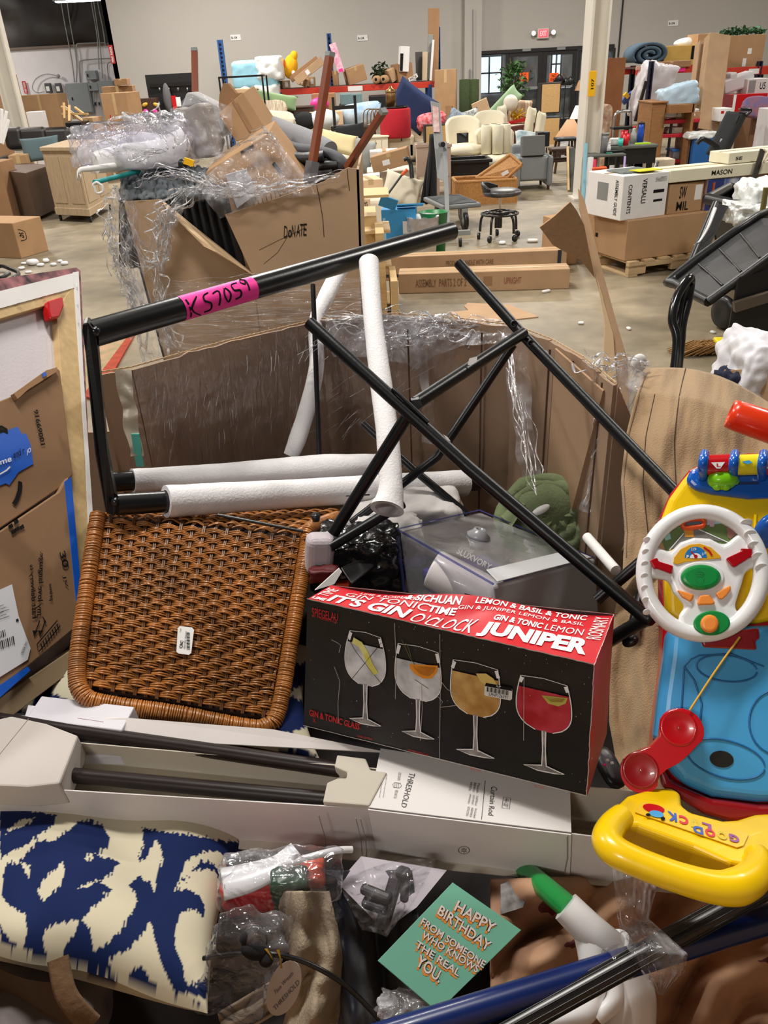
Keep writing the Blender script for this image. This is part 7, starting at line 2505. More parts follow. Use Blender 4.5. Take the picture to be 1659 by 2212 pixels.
toptext('LEMON & BASIL & TONIC',.55,.92,.85,.97,.02,m)
toptext('ROSMARY',.945,.99,.45,.95,.0,m,True)
toptext('TIME',.01,.05,.30,.80,.0,m,True)
toptext('LIME',.01,.06,.06,.2,.03,m)
m.build('lettering',WP,gb)
OFF=.0016
RI=M('print_red',srgb(205,30,30),.5)
m=MB()
text_px(m,'SPIEGELAU',GF_,(674,1332),(730,1342),(730,1326),(674,1312),OFF)
text_px(m,'THE CLASS OF GLASS',GF_,(692,1338),(729,1346),(729,1343),(692,1334),OFF)
text_px(m,'GIN & TONIC GLASS',GF_,(668,1546),(776,1577),(778,1564),(668,1532),OFF,.02)
text_px(m,'X',GF_,(676,1560),(682,1562),(682,1553),(676,1551),OFF)
text_px(m,'CLASSIC GIN TONIC',GF_,(772,1592),(804,1599),(804,1595),(772,1587),OFF)
text_px(m,'MEDITERRANEAN TONIC',GF_,(882,1622),(926,1634),(926,1630),(882,1618),OFF)
text_px(m,'TEA & TONIC',GF_,(1014,1662),(1040,1668),(1040,1664),(1014,1657),OFF)
text_px(m,'RED TONIC',GF_,(1154,1700),(1176,1704),(1176,1699),(1154,1695),OFF)
m.build('lettering',RI,gb)
def glass_print(cx,ytop,yrim,wr,yb,wb_,ys,ybase,wbase,liq,yl,garn,sl=.23):
 """flat printed wine glass; y positions along its axis, skewed with the panel"""
 def sk(x,y):
  return (x,y+(x-cx)*sl)
 g_=MB()
 prof=[]
 for k in range(15):
  t=k/14
  y=ytop+(ys-ytop)*t
  w_=(wr+(wb_-wr)*math.sin(min(1,t/.55)*PI/2)) if t <.55 else wb_*math.sqrt(max(0,1-((t-.55)/.47) ** 2.4))
  prof.append((w_,y))
 L=[sk(cx-w_,y) for w_,y in prof]
 R_=[sk(cx+w_,y) for w_,y in prof]
 ly=[(w_,y) for w_,y in prof if y >yl]
 lq=MB()
 poly_px(lq,GF_,[sk(cx-w_*.97,y) for w_,y in ly]+[sk(cx+w_*.97,y) for w_,y in reversed(ly)],OFF)
 lq.build('printed_drink',liq,gb)
 line_px(g_,GF_,L,.0012,OFF+.0004)
 line_px(g_,GF_,R_,.0012,OFF+.0004)
 line_px(g_,GF_,[sk(cx-wr,ytop),sk(cx,ytop-4),sk(cx+wr,ytop)],.0007,OFF+.0004)
 for s_ in (-1,1):
  xx=cx+s_*wr*.93
  line_px(g_,GF_,[sk(xx,ytop+3),sk(xx+s_*5,ytop+(yl-ytop)*.9)],.0042,OFF+.0005)
  line_px(g_,GF_,[sk(cx+s_*4,ys),sk(cx+s_*3,(ys+ybase)/2),sk(cx+s_*5,ybase-6)],.0013,OFF+.0004)
 line_px(g_,GF_,[sk(cx-5,ybase-8),sk(cx-wbase,ybase),sk(cx-wbase*.3,ybase+5),sk(cx+wbase*.5,ybase+4),sk(cx+wbase,ybase+1),sk(cx+5,ybase-8)],.0014,OFF+.0004)
 g_.build('printed_glass',M('print_glass',srgb(246,246,248),.4),gb)
 f_=MB()
 poly_px(f_,GF_,[sk(cx-4,ys-2),sk(cx+4,ys-2),sk(cx+3,ybase-8),sk(cx+wbase*.9,ybase+1),sk(cx+wbase*.4,ybase+4),sk(cx-wbase*.3,ybase+4),sk(cx-wbase*.9,ybase),sk(cx-3,ybase-8)],OFF+.0002)
 f_.build('printed_stem',M('print_stem',srgb(176,172,172),.4,col2=srgb(84,82,82),vs=60),gb)
 h=MB()
 for pts,w_,mt in garn:
  hh_=MB()
  if w_ is None:
   poly_px(hh_,GF_,pts,OFF+.0007)
  else:
   line_px(hh_,GF_,pts,w_,OFF+.0009)
  hh_.build('printed_garnish',mt,gb)
ICE=M('drink_clear',srgb(165,167,172),.35,col2=srgb(235,236,240),vs=38,detail=2)
YEL=M('lemon_print',srgb(214,206,70),.5,col2=srgb(240,236,150),vs=50)
ORG_=M('orange_slice',srgb(240,150,30),.5)
ORL=M('orange_flesh',srgb(246,180,80),.5)
glass_print(789,1370,0,33,0,44,1480,1560,34,ICE,1392,[([(762,1383),(778,1392),(790,1412),(798,1434),(812,1456)],.009,YEL),([(745,1368),(770,1410),(800,1448),(836,1492)],.0006,INK),([(824,1388),(790,1430),(752,1476)],.0006,INK)])
glass_print(903,1400,0,43,0,50,1512,1588,35,ICE,1424,[([(884,1434),(946,1438),(944,1452),(932,1466),(914,1466),(896,1456),(886,1444)],None,ORG_),([(890,1438),(942,1441),(938,1452),(926,1461),(908,1458)],None,ORL),([(868,1382),(876,1400),(886,1422),(896,1436)],.0009,M('herb',srgb(92,96,50),.6)),([(876,1388),(884,1404),(888,1420)],.0008,M('herb')),([(896,1468),(926,1488)],.0008,M('herb'))])
glass_print(1027,1436,0,48,0,54,1546,1628,41,M('drink_amber',srgb(168,112,42),.35,col2=srgb(222,182,110),vs=36,detail=2),1456,[([(1028,1455),(1050,1455),(1066,1466),(1074,1480),(1056,1484),(1038,1472)],None,M('lemon_slice',srgb(226,196,110),.5))])
glass_print(1175,1470,0,50,0,60,1580,1662,44,M('drink_red',srgb(178,18,34),.35,col2=srgb(214,72,92),vs=34,detail=2),1486,[([(1170,1502),(1226,1508),(1222,1520),(1206,1526),(1184,1520)],None,M('lime_slice',srgb(190,180,80),.5)),([(1174,1504),(1222,1509),(1214,1517),(1190,1516)],None,M('lime_flesh',srgb(226,160,90),.5))])
m=MB()
poly_px(m,GF_,[(1050,1477),(1104,1487),(1107,1490),(1106,1510),(1102,1513),(1049,1503),(1046,1500),(1047,1479)],.0022)
m.build('barcode_sticker',WHITE,gb)
m=MB()
poly_px(m,GF_,[(1050,1475),(1104,1485),(1107,1493),(1047,1482)],.0026)
for k in range(17):
 line_px(m,GF_,[(1053+k*2.8,1484+k*.5),(1052.6+k*2.8,1494+k*.5)],.0006+.0007*(k % 3 ==0),.0026)
text_px(m,'LPHP126391',GF_,(1056,1503),(1096,1510),(1097,1503),(1057,1496),.0026)
m.build('print',INK,gb)
m=MB()
text_px(m,'LP',GF_,(1073,1484),(1082,1486),(1082,1482),(1073,1480),.0029,.02)
m.build('lettering',WHITE,gb)
q=[P(1004,1282,1.06),P(1048,1294,1.06),P(1044,1310,1.05),P(1000,1302,1.05)]
MB().prism(q,V((0,.001,0))).build('barcode_sticker',INK,gb)
ps_=Plane(*q[:3],.0008)
m=MB()
poly_px(m,ps_,[(1004,1290),(1044,1300),(1042,1312),(1000,1304)],0)
text_px(m,'LP',ps_,(1022,1291),(1030,1293),(1031,1288),(1023,1286),0)
m.build('print',WHITE,gb)
m=MB()
for k in range(13):
 line_px(m,ps_,[(1005+k*2.9,1292+k*.7),(1003+k*2.9,1302+k*.7)],.0008+.0006*(k % 2),.0004)
m.build('print',INK,gb)
m=MB()
rd=random.Random(5)
for k in range(90):
 x,y=rd.uniform(668,1278),0
 y=1300+(x-664)*.23+rd.random() ** 2*270
 s_=rd.uniform(.5,2.2)
 poly_px(m,GF_,[(x,y),(x+s_,y+rd.uniform(-1,1)),(x+s_*.6,y+s_*1.4)],OFF+.001)
for pts in (((716,1382),(728,1388),(736,1394),(732,1410)),((722,1440),(734,1472),(730,1520),(731,1562)),((910,1480),(912,1530),(908,1600)),((852,1346),(856,1430),(854,1510)),((950,1370),(951,1500),(949,1640)),((1132,1460),(1131,1600)),((938,1496),(956,1516),(950,1528),(985,1524)),((945,1462),(965,1488),(985,1500))):
 line_px(m,GF_,pts,.0006,OFF+.001)
rim_e=[FTL.lerp(FTR,k/60)+tn*.001+gn_*.001+V((0,0,rd.uniform(-.0006,.0006))) for k in range(61)]
ribbon(m,rim_e,gn_,.0012)
for A_,B_ in ((FTR,FBR),(FTR,TBR),(FBL,FBR),(TBL,TBR)):
 ribbon(m,[A_.lerp(B_,k/30)+gn_*.0012+V((rd.uniform(-.0006,.0006),0,0)) for k in range(31)],gn_,.0009)
o=m.build('scuffs',M('torn_paper',srgb(196,190,184),.9),gb)
o['kind']='stuff'
# clear storage bin, green cloth, brown and white bundles
PTp=Plane(P(857,1143,1.38),P(1035,1102,1.60),P(1262,1200,1.48))
st=thing('storage_bin','clear plastic storage bin lying behind the gin glass box','box',P(1040,1300,1.42))
tq=[PTp.hit(*q) for q in ((857,1143),(1035,1102),(1285,1205),(1066,1262))]
dn_=V((.01,-.03,-.135))
bq_=[q+dn_ for q in tq]
CLR=film('clear_hard',.5,3,(1,1,1),(.9,.91,.94),.06,.15,10,1.5)
MB().box8(bq_+tq).build('shell',CLR,st,bevel=.014,seg=4)
m=MB()
m.tube([tq[0].lerp(tq[3],-.0),tq[3]],.002,8)
m.tube([tq[0],tq[1],tq[2]],.0014,8)
m.tube([tq[0]+dn_*.1,tq[0]+dn_],.003,8)
m.build('blue_edge',film('blue_edge_plastic',.35,3,(1,1,1),(.12,.14,.55),.08,0,5),st)
mid=quadfn(tq[0],tq[3],tq[2],tq[1])
IN=lambda u,v,k:mid(u,v)+dn_*k
MB().prism([IN(.08,.12,.5),IN(.55,.05,.5),IN(.5,.75,.5),IN(.12,.8,.5)],dn_*.3).build('purple_bag',M('purple_cloth',srgb(52,44,130),.8,bump=.5,bs=30),st,bevel=.01)
PB=Plane(IN(.08,.12,.48),IN(.55,.05,.48),IN(.5,.75,.48))
m=MB()
text_px(m,'SLUXVORY',PB,(985,1195),(1058,1232),(1064,1220),(992,1182),.001,.02)
text_px(m,'Slumber',PB,(992,1184),(1022,1196),(1026,1186),(996,1174),.001)
m.build('lettering',WHITE,st)
m=MB().lathe(P(1032,1162,1.44),[(.008,0),(.02,.0),(.022,.006),(.014,.012),(.011,.018),(.007,.018),(.007,0)],24,PTp.n)
m.build('spout',M('spout_grey',srgb(150,150,155),.25),st)
wr_=tag(MB().lathe(P(935,1228,1.36),[(0,0),(.033,0),(.035,.004),(.035,.125),(.033,.13),(0,.13)],30,(P(1075,1300,1.33)-P(935,1228,1.36))).build('white_canister',M('pearl_white',srgb(222,214,216),.35,coat=.3)),'pearly white cylinder inside the clear storage bin','canister')
MB().prism([tq[3]+V((0,-.002,-.004)),tq[2]+V((0,-.002,-.004)),bq_[2]+V((0,-.004,.01)),bq_[3]+V((0,-.004,.01))],V((0,.01,0))).build('frosted_side',M('frosted',srgb(172,172,174),.4),st,bevel=.008)
MB().prism([PTp.hit(1075,1258,.002),PTp.hit(1278,1205,.002),PTp.hit(1235,1188,.002),PTp.hit(1050,1232,.002)],V((0,0,.002))).build('frosted_top',M('frosted_top',srgb(196,198,200),.35),st,bevel=.001)
GC=M('olive_cloth',srgb(112,124,88),.9,var=.12,vs=20,bump=.4,bs=160)
gcl=thing('rolled_trousers','crumpled olive green trousers rolled up beneath the X stand','clothing',P(1170,1180,1.6))
m=MB()
gc0=P(1176,1118,1.62)
for k in range(6):
 rr_=.083-k*.0125
 pts=[]
 for i in range(18):
  a_=i*2*PI/18+k
  w_=1+.14*noise.noise(V((math.cos(a_)*2+k,math.sin(a_)*2,k)))
  pts.append(gc0+_R*math.cos(a_)*rr_*1.05*w_+_U*math.sin(a_)*rr_*.95*w_-_F*.006*(k % 2)+_R*.004*k)
 m.tube(pts,[.014*(1+.35*math.sin(i*2.3+k)) for i in range(18)],8,closed=True,smooth=4)
m.ball(gc0+_F*.03,(.09,.05,.085))
m.build('folds',GC,gcl)
MB().prism([P(1080,1118,1.6),P(1128,1056,1.66),P(1160,1050,1.66),P(1125,1110,1.56),P(1105,1142,1.55)],V((0,.02,0))).build('leg',GC,gcl,bevel=.008)
MB().ball(P(1168,1102,1.56),(.02,.008,.008),rot3(0,-30,0)).build('white_lining',WHITE,gcl)
CGR=M('grey_white_cloth',srgb(196,192,190),.9,bump=.5,bs=40)
def bundle(name,label,cat,x,y,d,size,amp,mat,seed=0,R_=None,nu=18,kind=None):
 m=MB()
 soft_box(m,P(x,y,d),size,amp,seed,nu,R_)
 return tag(m.build(name,mat,merge=True),label,cat,kind=kind)
bundle('pillow_cover','grey white fabric bundle behind the clear storage bin','cloth',870,1130,1.62,(.24,.12,.11),.12,CGR,2)
bundle('cloth_bundle','second pale fabric bundle above the clear storage bin','cloth',845,1185,1.52,(.12,.08,.12),.15,CGR,5)
tag(MB().prism([P(905,1078,1.68),P(962,1078,1.7),P(950,1112,1.66),P(915,1106,1.66)],V((0,.004,0))).build('blue_sheet',M('pale_blue_sheet',srgb(130,160,168),.6)),'pale blue sheet tucked behind the fabric bundle','sheet')
tag(MB().cyl(P(1268,1160,1.34),P(1330,1232,1.24),.0085,16).build('paper_tube',WHITE),'thin white paper tube right of the storage bin','tube')
bk_=thing('black_bag','shiny black bag bundle left of the storage bin','bag',P(760,1240,1.42))
m=MB()
soft_box(m,P(770,1215,1.45),(.16,.1,.13),.2,8,20)
m.build('bag',M('gloss_black_bag',(.008,.008,.009),.2,spec=.8,bump=1,bs=30),bk_,merge=True)
tag(MB().prism([P(735,1225,1.35),P(825,1188,1.42),P(832,1204,1.42),P(760,1262,1.33)],V((0,.006,-.01))).build('black_tray',BLACK,bevel=.002),'black flat tray lying left of the storage bin','tray')
for (x,y,d,s_,mt,lab) in ((740,1262,1.40,.012,'o','orange piece by the box flap'),(846,1246,1.44,.02,'o','orange red piece under the left end of the storage bin'),(700,1240,1.36,.025,'r','dark red piece beside the wicker rim')):
 bundle('toy_piece',lab,'toy',x,y,d,(s_*2,s_,s_),.2,M('orange_toy',srgb(214,76,36),.4) if mt =='o' else M('dark_red',srgb(90,14,18),.5),3,None,8)
# tan fabric cover draped over the right rim
TANC=M('tan_canvas',srgb(164,136,102),.9,var=.05,vs=4,bump=.5,bs=420,sheen=.2)
tcv=thing('fabric_cover','tan ribbed fabric cover with a zipper draped over the right bin rim','cover',P(1420,1500,1.15))
Lc=[(1396,796,1.40),(1375,850,1.38),(1352,940,1.35),(1342,1040,1.32),(1350,1150,1.30),(1345,1240,1.27),(1325,1340,1.24),(1318,1450,1.21),(1316,1560,1.17),(1330,1640,1.13),(1345,1760,1.08)]
Rc=[(1760,905,1.30),(1760,960,1.28),(1760,1040,1.25),(1760,1130,1.22),(1760,1200,1.20),(1760,1300,1.18),(1760,1400,1.16),(1760,1500,1.14),(1760,1600,1.12),(1760,1700,1.08),(1760,1780,1.05)]
def tcf(u,v):
 k=min(int(v*10),9)
 t=v*10-k
 l=[Lc[k][i]*(1-t)+Lc[k+1][i]*t for i in range(3)]
 r=[Rc[k][i]*(1-t)+Rc[k+1][i]*t for i in range(3)]
 x,y,d=[l[i]*(1-u)+r[i]*u for i in range(3)]
 top=(1-v) ** 3
 y -= top*34*math.sin(min(1,u*1.3)*PI)*.9
 f=.026*math.sin(u*10+5.0*v+1.5*math.sin(v*5))*(.2+.8*v)+.022*noise.noise(V((u*7,v*6,4)))+.006*noise.noise(V((u*22,v*14,1)))
 d += f+.10*max(0,.1-v)*5-.03*math.sin(v*PI)
 return P(x,y,d)
MB().grid(tcf,110,130).build('fabric',TANC,tcv,solid=.002)
m=MB()
for uu,v0,v1 in ((.23,0,.42),(.10,.10,.48)):
 q=[tcf(uu+(.10 if uu >.2 else .03)*t*t,v0+(v1-v0)*t)-_F*.003 for t in [i/40 for i in range(41)]]
 m.tube(q,.0008,6)
m.build('seam',M('seam_brown',srgb(70,50,36),.9),tcv)
MB().tube([tcf(.012,.02+.44*i/30)-_F*.002 for i in range(31)],.0012,6).build('zipper',M('zip_brown',srgb(120,94,64),.7),tcv)
z0=P(1348,1180,1.27)
MB().tube([P(1352,1168,1.27),P(1353,1178,1.27),P(1347,1192,1.27),P(1344,1188,1.27),P(1350,1176,1.27)],.0014,6,closed=True,smooth=3).build('zipper_pull',BR,tcv)
ot=thing('plastic_tube','orange-red plastic tube entering from the right edge','tube',P(1620,910,1.12))
MB().lathe(P(1576,893,1.14),[(.010,.01),(.015,0),(.0205,0),(.022,.01),(.026,.2),(.02,.2)],30,P(1700,935,1.12)-P(1576,893,1.14)).build('tube',M('orange_red',srgb(235,62,24),.28,coat=.4),ot)
MB().ball(P(1380,785,1.6),(.016,.01,.02)).build('knot',WHITE,cardbin)
# toy walker
TP=Plane(P(1420,1180,1.0),P(1660,1170,.97),P(1520,1700,.93))
tw=thing('activity_walker','red, yellow and blue plastic activity walker toy with a white steering wheel','toy',P(1560,1750,.93))
YE=M('toy_yellow',srgb(250,206,8),.28,coat=.3)
RE=M('toy_red',srgb(196,12,24),.25,coat=.4)
BL=M('toy_blue',srgb(18,92,190),.25,coat=.4)
LB=M('toy_light_blue',srgb(72,166,226),.3,coat=.2)
GR=M('toy_green',srgb(12,140,62),.3,coat=.3)
LG=M('toy_lime',srgb(130,210,20),.25,coat=.4)
OR=M('toy_orange',srgb(248,148,60),.35)
TW=M('toy_white',srgb(238,238,240),.28,coat=.3)
TN=TP.n
def slab(nm,pts,off,th,mat,bev=.004,par=None,seg=3,sm=0,**k):
 if sm:
  pp,_=spline([V((x,y,0)) for x,y in pts],[0]*len(pts),sm,True)
  pts=[(p.x,p.y) for p in pp]
 return MB().prism([TP.hit(x,y,off) for x,y in pts],-TN*th).build(nm,mat,par or tw,bevel=bev,seg=seg,**k)
slab('red_shell',[(1428,1110),(1450,1062),(1490,1012),(1540,986),(1620,974),(1720,974),(1740,1760),(1560,1758),(1440,1690),(1408,1640),(1416,1560),(1432,1440),(1434,1320)],-.02,.08,RE,.012)
slab('yellow_console',[(1430,1118),(1446,1076),(1476,1034),(1500,1006),(1560,994),(1720,990),(1720,1330),(1640,1346),(1560,1350),(1470,1350),(1440,1330)],-.003,.07,YE,.016,seg=5,sm=0)
slab('blue_tray',[(1482,1038),(1492,1014),(1530,1000),(1600,996),(1720,996),(1720,1072),(1620,1076),(1540,1066),(1500,1056)],.006,.02,BL,.006)
for x in (1518,1584,1646):
 MB().tube([TP.hit(x,1030,.008),TP.hit(x,1010,.028),TP.hit(x+2,992,.03),TP.hit(x+4,980,.012)],.006,10,smooth=5).build('roller_arch',BL,tw)
for x0,x1,c in ((1528,1575,RE),(1586,1638,M('roller_yellow',srgb(240,222,30),.3)),(1650,1700,RE)):
 rl=MB().cyl(TP.hit(x0-4,1005,.016),TP.hit(x1+4,1003,.016),.013,24).build('picture_roller',c,tw)
RP=Plane(TP.hit(1530,1005,.0296),TP.hit(1580,1003,.0296),TP.hit(1530,1010,.0296))
m=MB()
poly_px(m,RP,[(1536,999),(1566,998),(1556,1012),(1548,1012)],0)
line_px(m,RP,[(1650,1000),(1662,996),(1662,1010),(1652,1010)],.003,0)
m.build('printed_shape',TW,tw)
m=MB()
text_px(m,'L',RP,(1548,1008),(1557,1008),(1557,1001),(1548,1001),.0005,.03)
m.build('printed_letter',RE,tw)
poly=MB()
poly_px(poly,RP,[(1602,997),(1618,994),(1626,999),(1614,1003)],0)
poly.build('printed_bird',LB,tw)
slab('turtle_slot',[(1560,1042),(1640,1040),(1640,1046),(1560,1048)],.0066,.001,M('slot_dark',srgb(8,40,100),.5),0)
m=MB()
c=TP.hit(1561,1036,.012)
m.ball(c,(.019,.014,.013),rot3(0,0,0),24,12)
m.ball(TP.hit(1583,1040,.010),(.008,.006,.005)).ball(TP.hit(1540,1040,.010),(.006,.006,.005))
m.build('turtle_slider',LG,tw)
m=MB()
for x in (1549,1568):
 m.ball(TP.hit(x,1050,.016),.0058)
m.build('turtle_eye',LG,tw)
MB().ball(TP.hit(1676,1150,.0),(.028,.012,.03)).build('blue_knob',BL,tw)
MB().tube([TP.hit(1634+3*math.cos(t),1150+50*math.sin(t),.002) for t in [2.2+i*.2 for i in range(10)]],.0022,6).build('knob_ring',YE,tw)
slab('blue_body',[(1442,1352),(1640,1350),(1720,1346),(1740,1735),(1640,1736),(1540,1724),(1470,1694),(1434,1650),(1414,1590),(1424,1500),(1436,1420)],.004,.05,LB,.014,seg=5)
gr_=MB()
for pts in (([(1472,1530),(1478,1440),(1492,1424),(1510,1416),(1580,1412),(1650,1440)]),ell(1570,1444,66,28,30,.12),([(1478,1440),(1500,1470),(1516,1520),(1512,1560)]),ell(1568,1640,86,40,36,.25),ell(1680,1560,62,70,36)):
 gr_.tube([TP.hit(x,y,.0046) for x,y in pts],.0012,6)
gr_.build('moulded_groove',M('groove_blue',srgb(30,104,160),.35),tw)
ho=MB()
ho.prism([TP.hit(x,y,.0052) for x,y in ell(1559,1640,26,18,30,.15)],TN*-.001)
ho.build('hole',M('hole_black',(.004,.003,.003),.8),tw)
slab('red_latch',[(1510,1372),(1640,1356),(1642,1380),(1632,1384),(1636,1404),(1520,1398)],.012,.012,M('toy_dark_red',srgb(150,12,20),.3,coat=.3),.003)
slab('red_base',[(1420,1640),(1450,1690),(1540,1728),(1640,1742),(1740,1742),(1740,1800),(1640,1798),(1520,1760),(1430,1700)],.012,.03,M('toy_dark_red'),.01)
sw_=[]
def wh(x,y,o=.032):
 return TP.hit(x,y,o)
wt=MB()
wt.tube([wh(*q) for q in ell(1518,1238,127,132,72)],.0096,20,closed=True)
wt.build('wheel_rim',TW,tw)
slab('windscreen_print',[(1414,1192),(1430,1160),(1462,1128),(1500,1116),(1540,1118),(1570,1130),(1598,1150),(1570,1178),(1520,1164),(1490,1166),(1452,1186),(1444,1190)],.0295,.004,M('print_grass',srgb(98,120,62),.5),.0005)
WPn=Plane(TP.hit(1518,1150,.0298),TP.hit(1560,1150,.0298),TP.hit(1518,1120,.0298))
for nm,pts,c in (('printed_road',[(1446,1188),(1476,1150),(1488,1138),(1500,1138),(1574,1172),(1540,1166),(1500,1162)],srgb(120,118,112)),('printed_sky',[(1462,1130),(1500,1118),(1540,1120),(1566,1130),(1528,1134),(1480,1138)],srgb(160,205,215)),('printed_building',[(1418,1186),(1428,1166),(1438,1190),(1432,1192)],srgb(190,140,100)),('printed_building',[(1432,1152),(1444,1140),(1450,1164),(1438,1168)],srgb(150,200,190)),('printed_building',[(1568,1132),(1594,1150),(1578,1164),(1572,1160)],srgb(150,100,90)),('printed_building',[(1528,1120),(1546,1122),(1542,1138),(1534,1138)],srgb(200,170,180)),('printed_bus',[(1477,1142),(1497,1141),(1499,1160),(1480,1160)],srgb(220,150,40))):
 m=MB()
 poly_px(m,WPn,pts,.0004 if 'road' in nm or 'sky' in nm else .0008)
 m.build(nm,M('pr_%d_%d_%d' % tuple(int(k*255) for k in c),c,.5),tw)
m=MB()
for q in ([(1446,1188),(1477,1152)],[(1502,1140),(1574,1172)]):
 line_px(m,WPn,q,.0012,.001)
m.build('printed_line',TW,tw)
MB().tube([wh(x,y,.032) for x,y in ((1476,1130),(1484,1124),(1512,1121),(1521,1126),(1519,1135),(1508,1138),(1484,1140),(1476,1137))],.0032,8,closed=True,smooth=4).build('mirror_frame',M('toy_orange_dark',srgb(226,84,30),.3),tw)
slab('mirror',[(1481,1132),(1488,1127),(1510,1125),(1516,1129),(1510,1134),(1486,1136)],.0325,.002,CHROME,0)
slab('wheel_spoke',[(1398,1196),(1415,1178),(1448,1192),(1470,1170),(1500,1160),(1535,1162),(1562,1176),(1572,1172),(1600,1148),(1632,1180),(1636,1224),(1612,1232),(1604,1260),(1594,1290),(1588,1310),(1606,1340),(1580,1372),(1470,1374),(1466,1330),(1482,1308),(1456,1280),(1444,1252),(1400,1246)],.036,.014,TW,.006,seg=4)
slab('gauge_plate',[(1454,1216),(1456,1204),(1470,1186),(1490,1176),(1512,1174),(1536,1182),(1556,1200),(1558,1206),(1536,1208),(1482,1214),(1462,1220)],.0375,.003,M('gauge_yellow',srgb(226,168,20),.4),.0008)
m=MB()
GP=Plane(TP.hit(1518,1200,.0378),TP.hit(1560,1200,.0378),TP.hit(1518,1180,.0378))
poly_px(m,GP,ell(1503,1205,24,24,20,0,PI,2*PI),0)
m.build('gauge_dial',M('dial_blue',srgb(20,116,190),.4),tw)
m=MB()
poly_px(m,GP,ell(1503,1206,13,11,16,0,PI,2*PI),.0003)
text_px(m,'1/2',GP,(1494,1190),(1504,1188),(1504,1183),(1494,1184),.0004,.02)
text_px(m,'1/1',GP,(1517,1200),(1525,1197),(1525,1192),(1517,1194),.0004,.02)
text_px(m,'F',GP,(1483,1206),(1488,1206),(1488,1199),(1483,1199),.0004,.03)
m.build('gauge_mark',TW,tw)
m=MB()
line_px(m,GP,[(1493,1191),(1503,1202)],.0016,.0006)
line_px(m,GP,[(1520,1182),(1532,1190),(1538,1200)],.0022,.0006)
poly_px(m,GP,ell(1503,1202,4,4,14),.0006)
m.build('gauge_needle',RE,tw)
AR=M('arrow_red',srgb(170,8,20),.12,coat=.6)
slab('signal_arrow',[(1403,1210),(1420,1204),(1423,1212),(1455,1222),(1451,1240),(1419,1228),(1413,1230)],.042,.008,AR,.002)
slab('signal_arrow',[(1626,1185),(1625,1204),(1618,1206),(1586,1226),(1580,1222),(1568,1208),(1572,1204),(1602,1190),(1600,1184)],.042,.008,AR,.002)
slab('horn_ring',ell(1515,1246,50,34,36),.039,.006,TW,.002)
hb_=slab('horn_button',ell(1515,1246,44,28,36),.044,.012,GR,.005)
HP=Plane(TP.hit(1518,1240,.0444),TP.hit(1560,1240,.0444),TP.hit(1518,1220,.0444))
m=MB()
for k in range(3):
 line_px(m,HP,ell(1511,1248-k*1.5,7+k*2,6+k*3.5,8,0,PI*1.15,PI*1.85),.0007,.0006)
line_px(m,HP,[(1501,1246),(1505,1258),(1518,1258),(1521,1246)],.0006,.0006)
m.build('horn_mark',M('green_mark',srgb(30,120,70),.4),tw)
for pts in ([(1463,1274),(1472,1276),(1499,1284),(1497,1292),(1492,1300),(1474,1290)],[(1512,1286),(1532,1284),(1546,1302),(1540,1306),(1508,1307),(1507,1302)],[(1546,1282),(1562,1272),(1578,1264),(1580,1272),(1570,1286),(1560,1295),(1554,1294)]):
 slab('sound_button',pts,.041,.008,OR,.002)
slab('key_well',ell(1538,1346,40,27,30,-.05),.043,.006,GR,.002)
slab('start_button',ell(1534,1347,20,20,28),.048,.012,OR,.004)
m=MB()
for k in range(7):
 m.ball(TP.hit(1397-5*math.sin(k*.5),1166+k*26,.0405),(.0045,.0012,.0045))
for k in range(5):
 m.ball(TP.hit(1612+k*8,1130+k*24,.0395),(.0075,.0012,.006))
m.build('grip_bump',TW,tw)
MB().tube([TP.hit(1598,1376,.03),TP.hit(1545,1450,.035),TP.hit(1490,1534,.04)],.0013,8,smooth=3).build('cord',M('toy_cord',srgb(220,170,50),.6),tw)
hs=MB()
rr_=[(1470,1576,.036),(1450,1612,.026),(1420,1636,.022),(1395,1652,.026),(1382,1668,.033)]
hp_,hr_=spline([TP.hit(x,y,.025) for x,y,r in rr_],[r*.95 for x,y,r in rr_],6)
hpt=[]
for k,(p,r) in enumerate(zip(hp_,hr_)):
 t=(hp_[min(k+1,len(hp_)-1)]-hp_[max(k-1,0)]).normalized()
 s_=t.cross(TN).normalized()
 hpt.append((p-s_*r*.72,p+s_*r*.72))
outl=[a_ for a_,b2_ in hpt]
e1_=[hp_[-1]+(hpt[-1][0]-hp_[-1])*math.cos(a_)+((hp_[-1]-hp_[-2]).normalized()*(hpt[-1][0]-hp_[-1]).length)*math.sin(a_) for a_ in [i*PI/10 for i in range(1,10)]]
e0_=[hp_[0]+(hpt[0][1]-hp_[0])*math.cos(a_)-((hp_[1]-hp_[0]).normalized()*(hpt[0][0]-hp_[0]).length)*math.sin(a_) for a_ in [i*PI/10 for i in range(1,10)]]
ol=outl+e1_+[b2_ for a_,b2_ in reversed(hpt)]+e0_
ho_=MB().prism([p+TN*.012 for p in ol],-TN*.024).build('phone_handset',RE,tw,bevel=.006,seg=4)
for x,y in ((1466,1572),(1384,1664)):
 c=TP.hit(x,y,.0372)
 MB().lathe(c,[(.0215,-.001),(.02,.0008),(.0175,.0006),(.0165,-.0),(.004,.001),(0,.001)],30,TN).build('earpiece',RE if x >1400 else M('toy_dark_red'),ho_)
 MB().ball(c+TN*.001,(.0012,.0012,.0012)).build('screw',CHROME,ho_)
HPn=Plane(P(1320,1770,.86),P(1640,1840,.84),P(1440,1700,.92))
def hslab(nm,pts,off,th,mat,bev=.004,seg=4,par=None):
 return MB().prism([HPn.hit(x,y,off) for x,y in pts],-HPn.n*th).build(nm,mat,par or tw,bevel=bev,seg=seg)
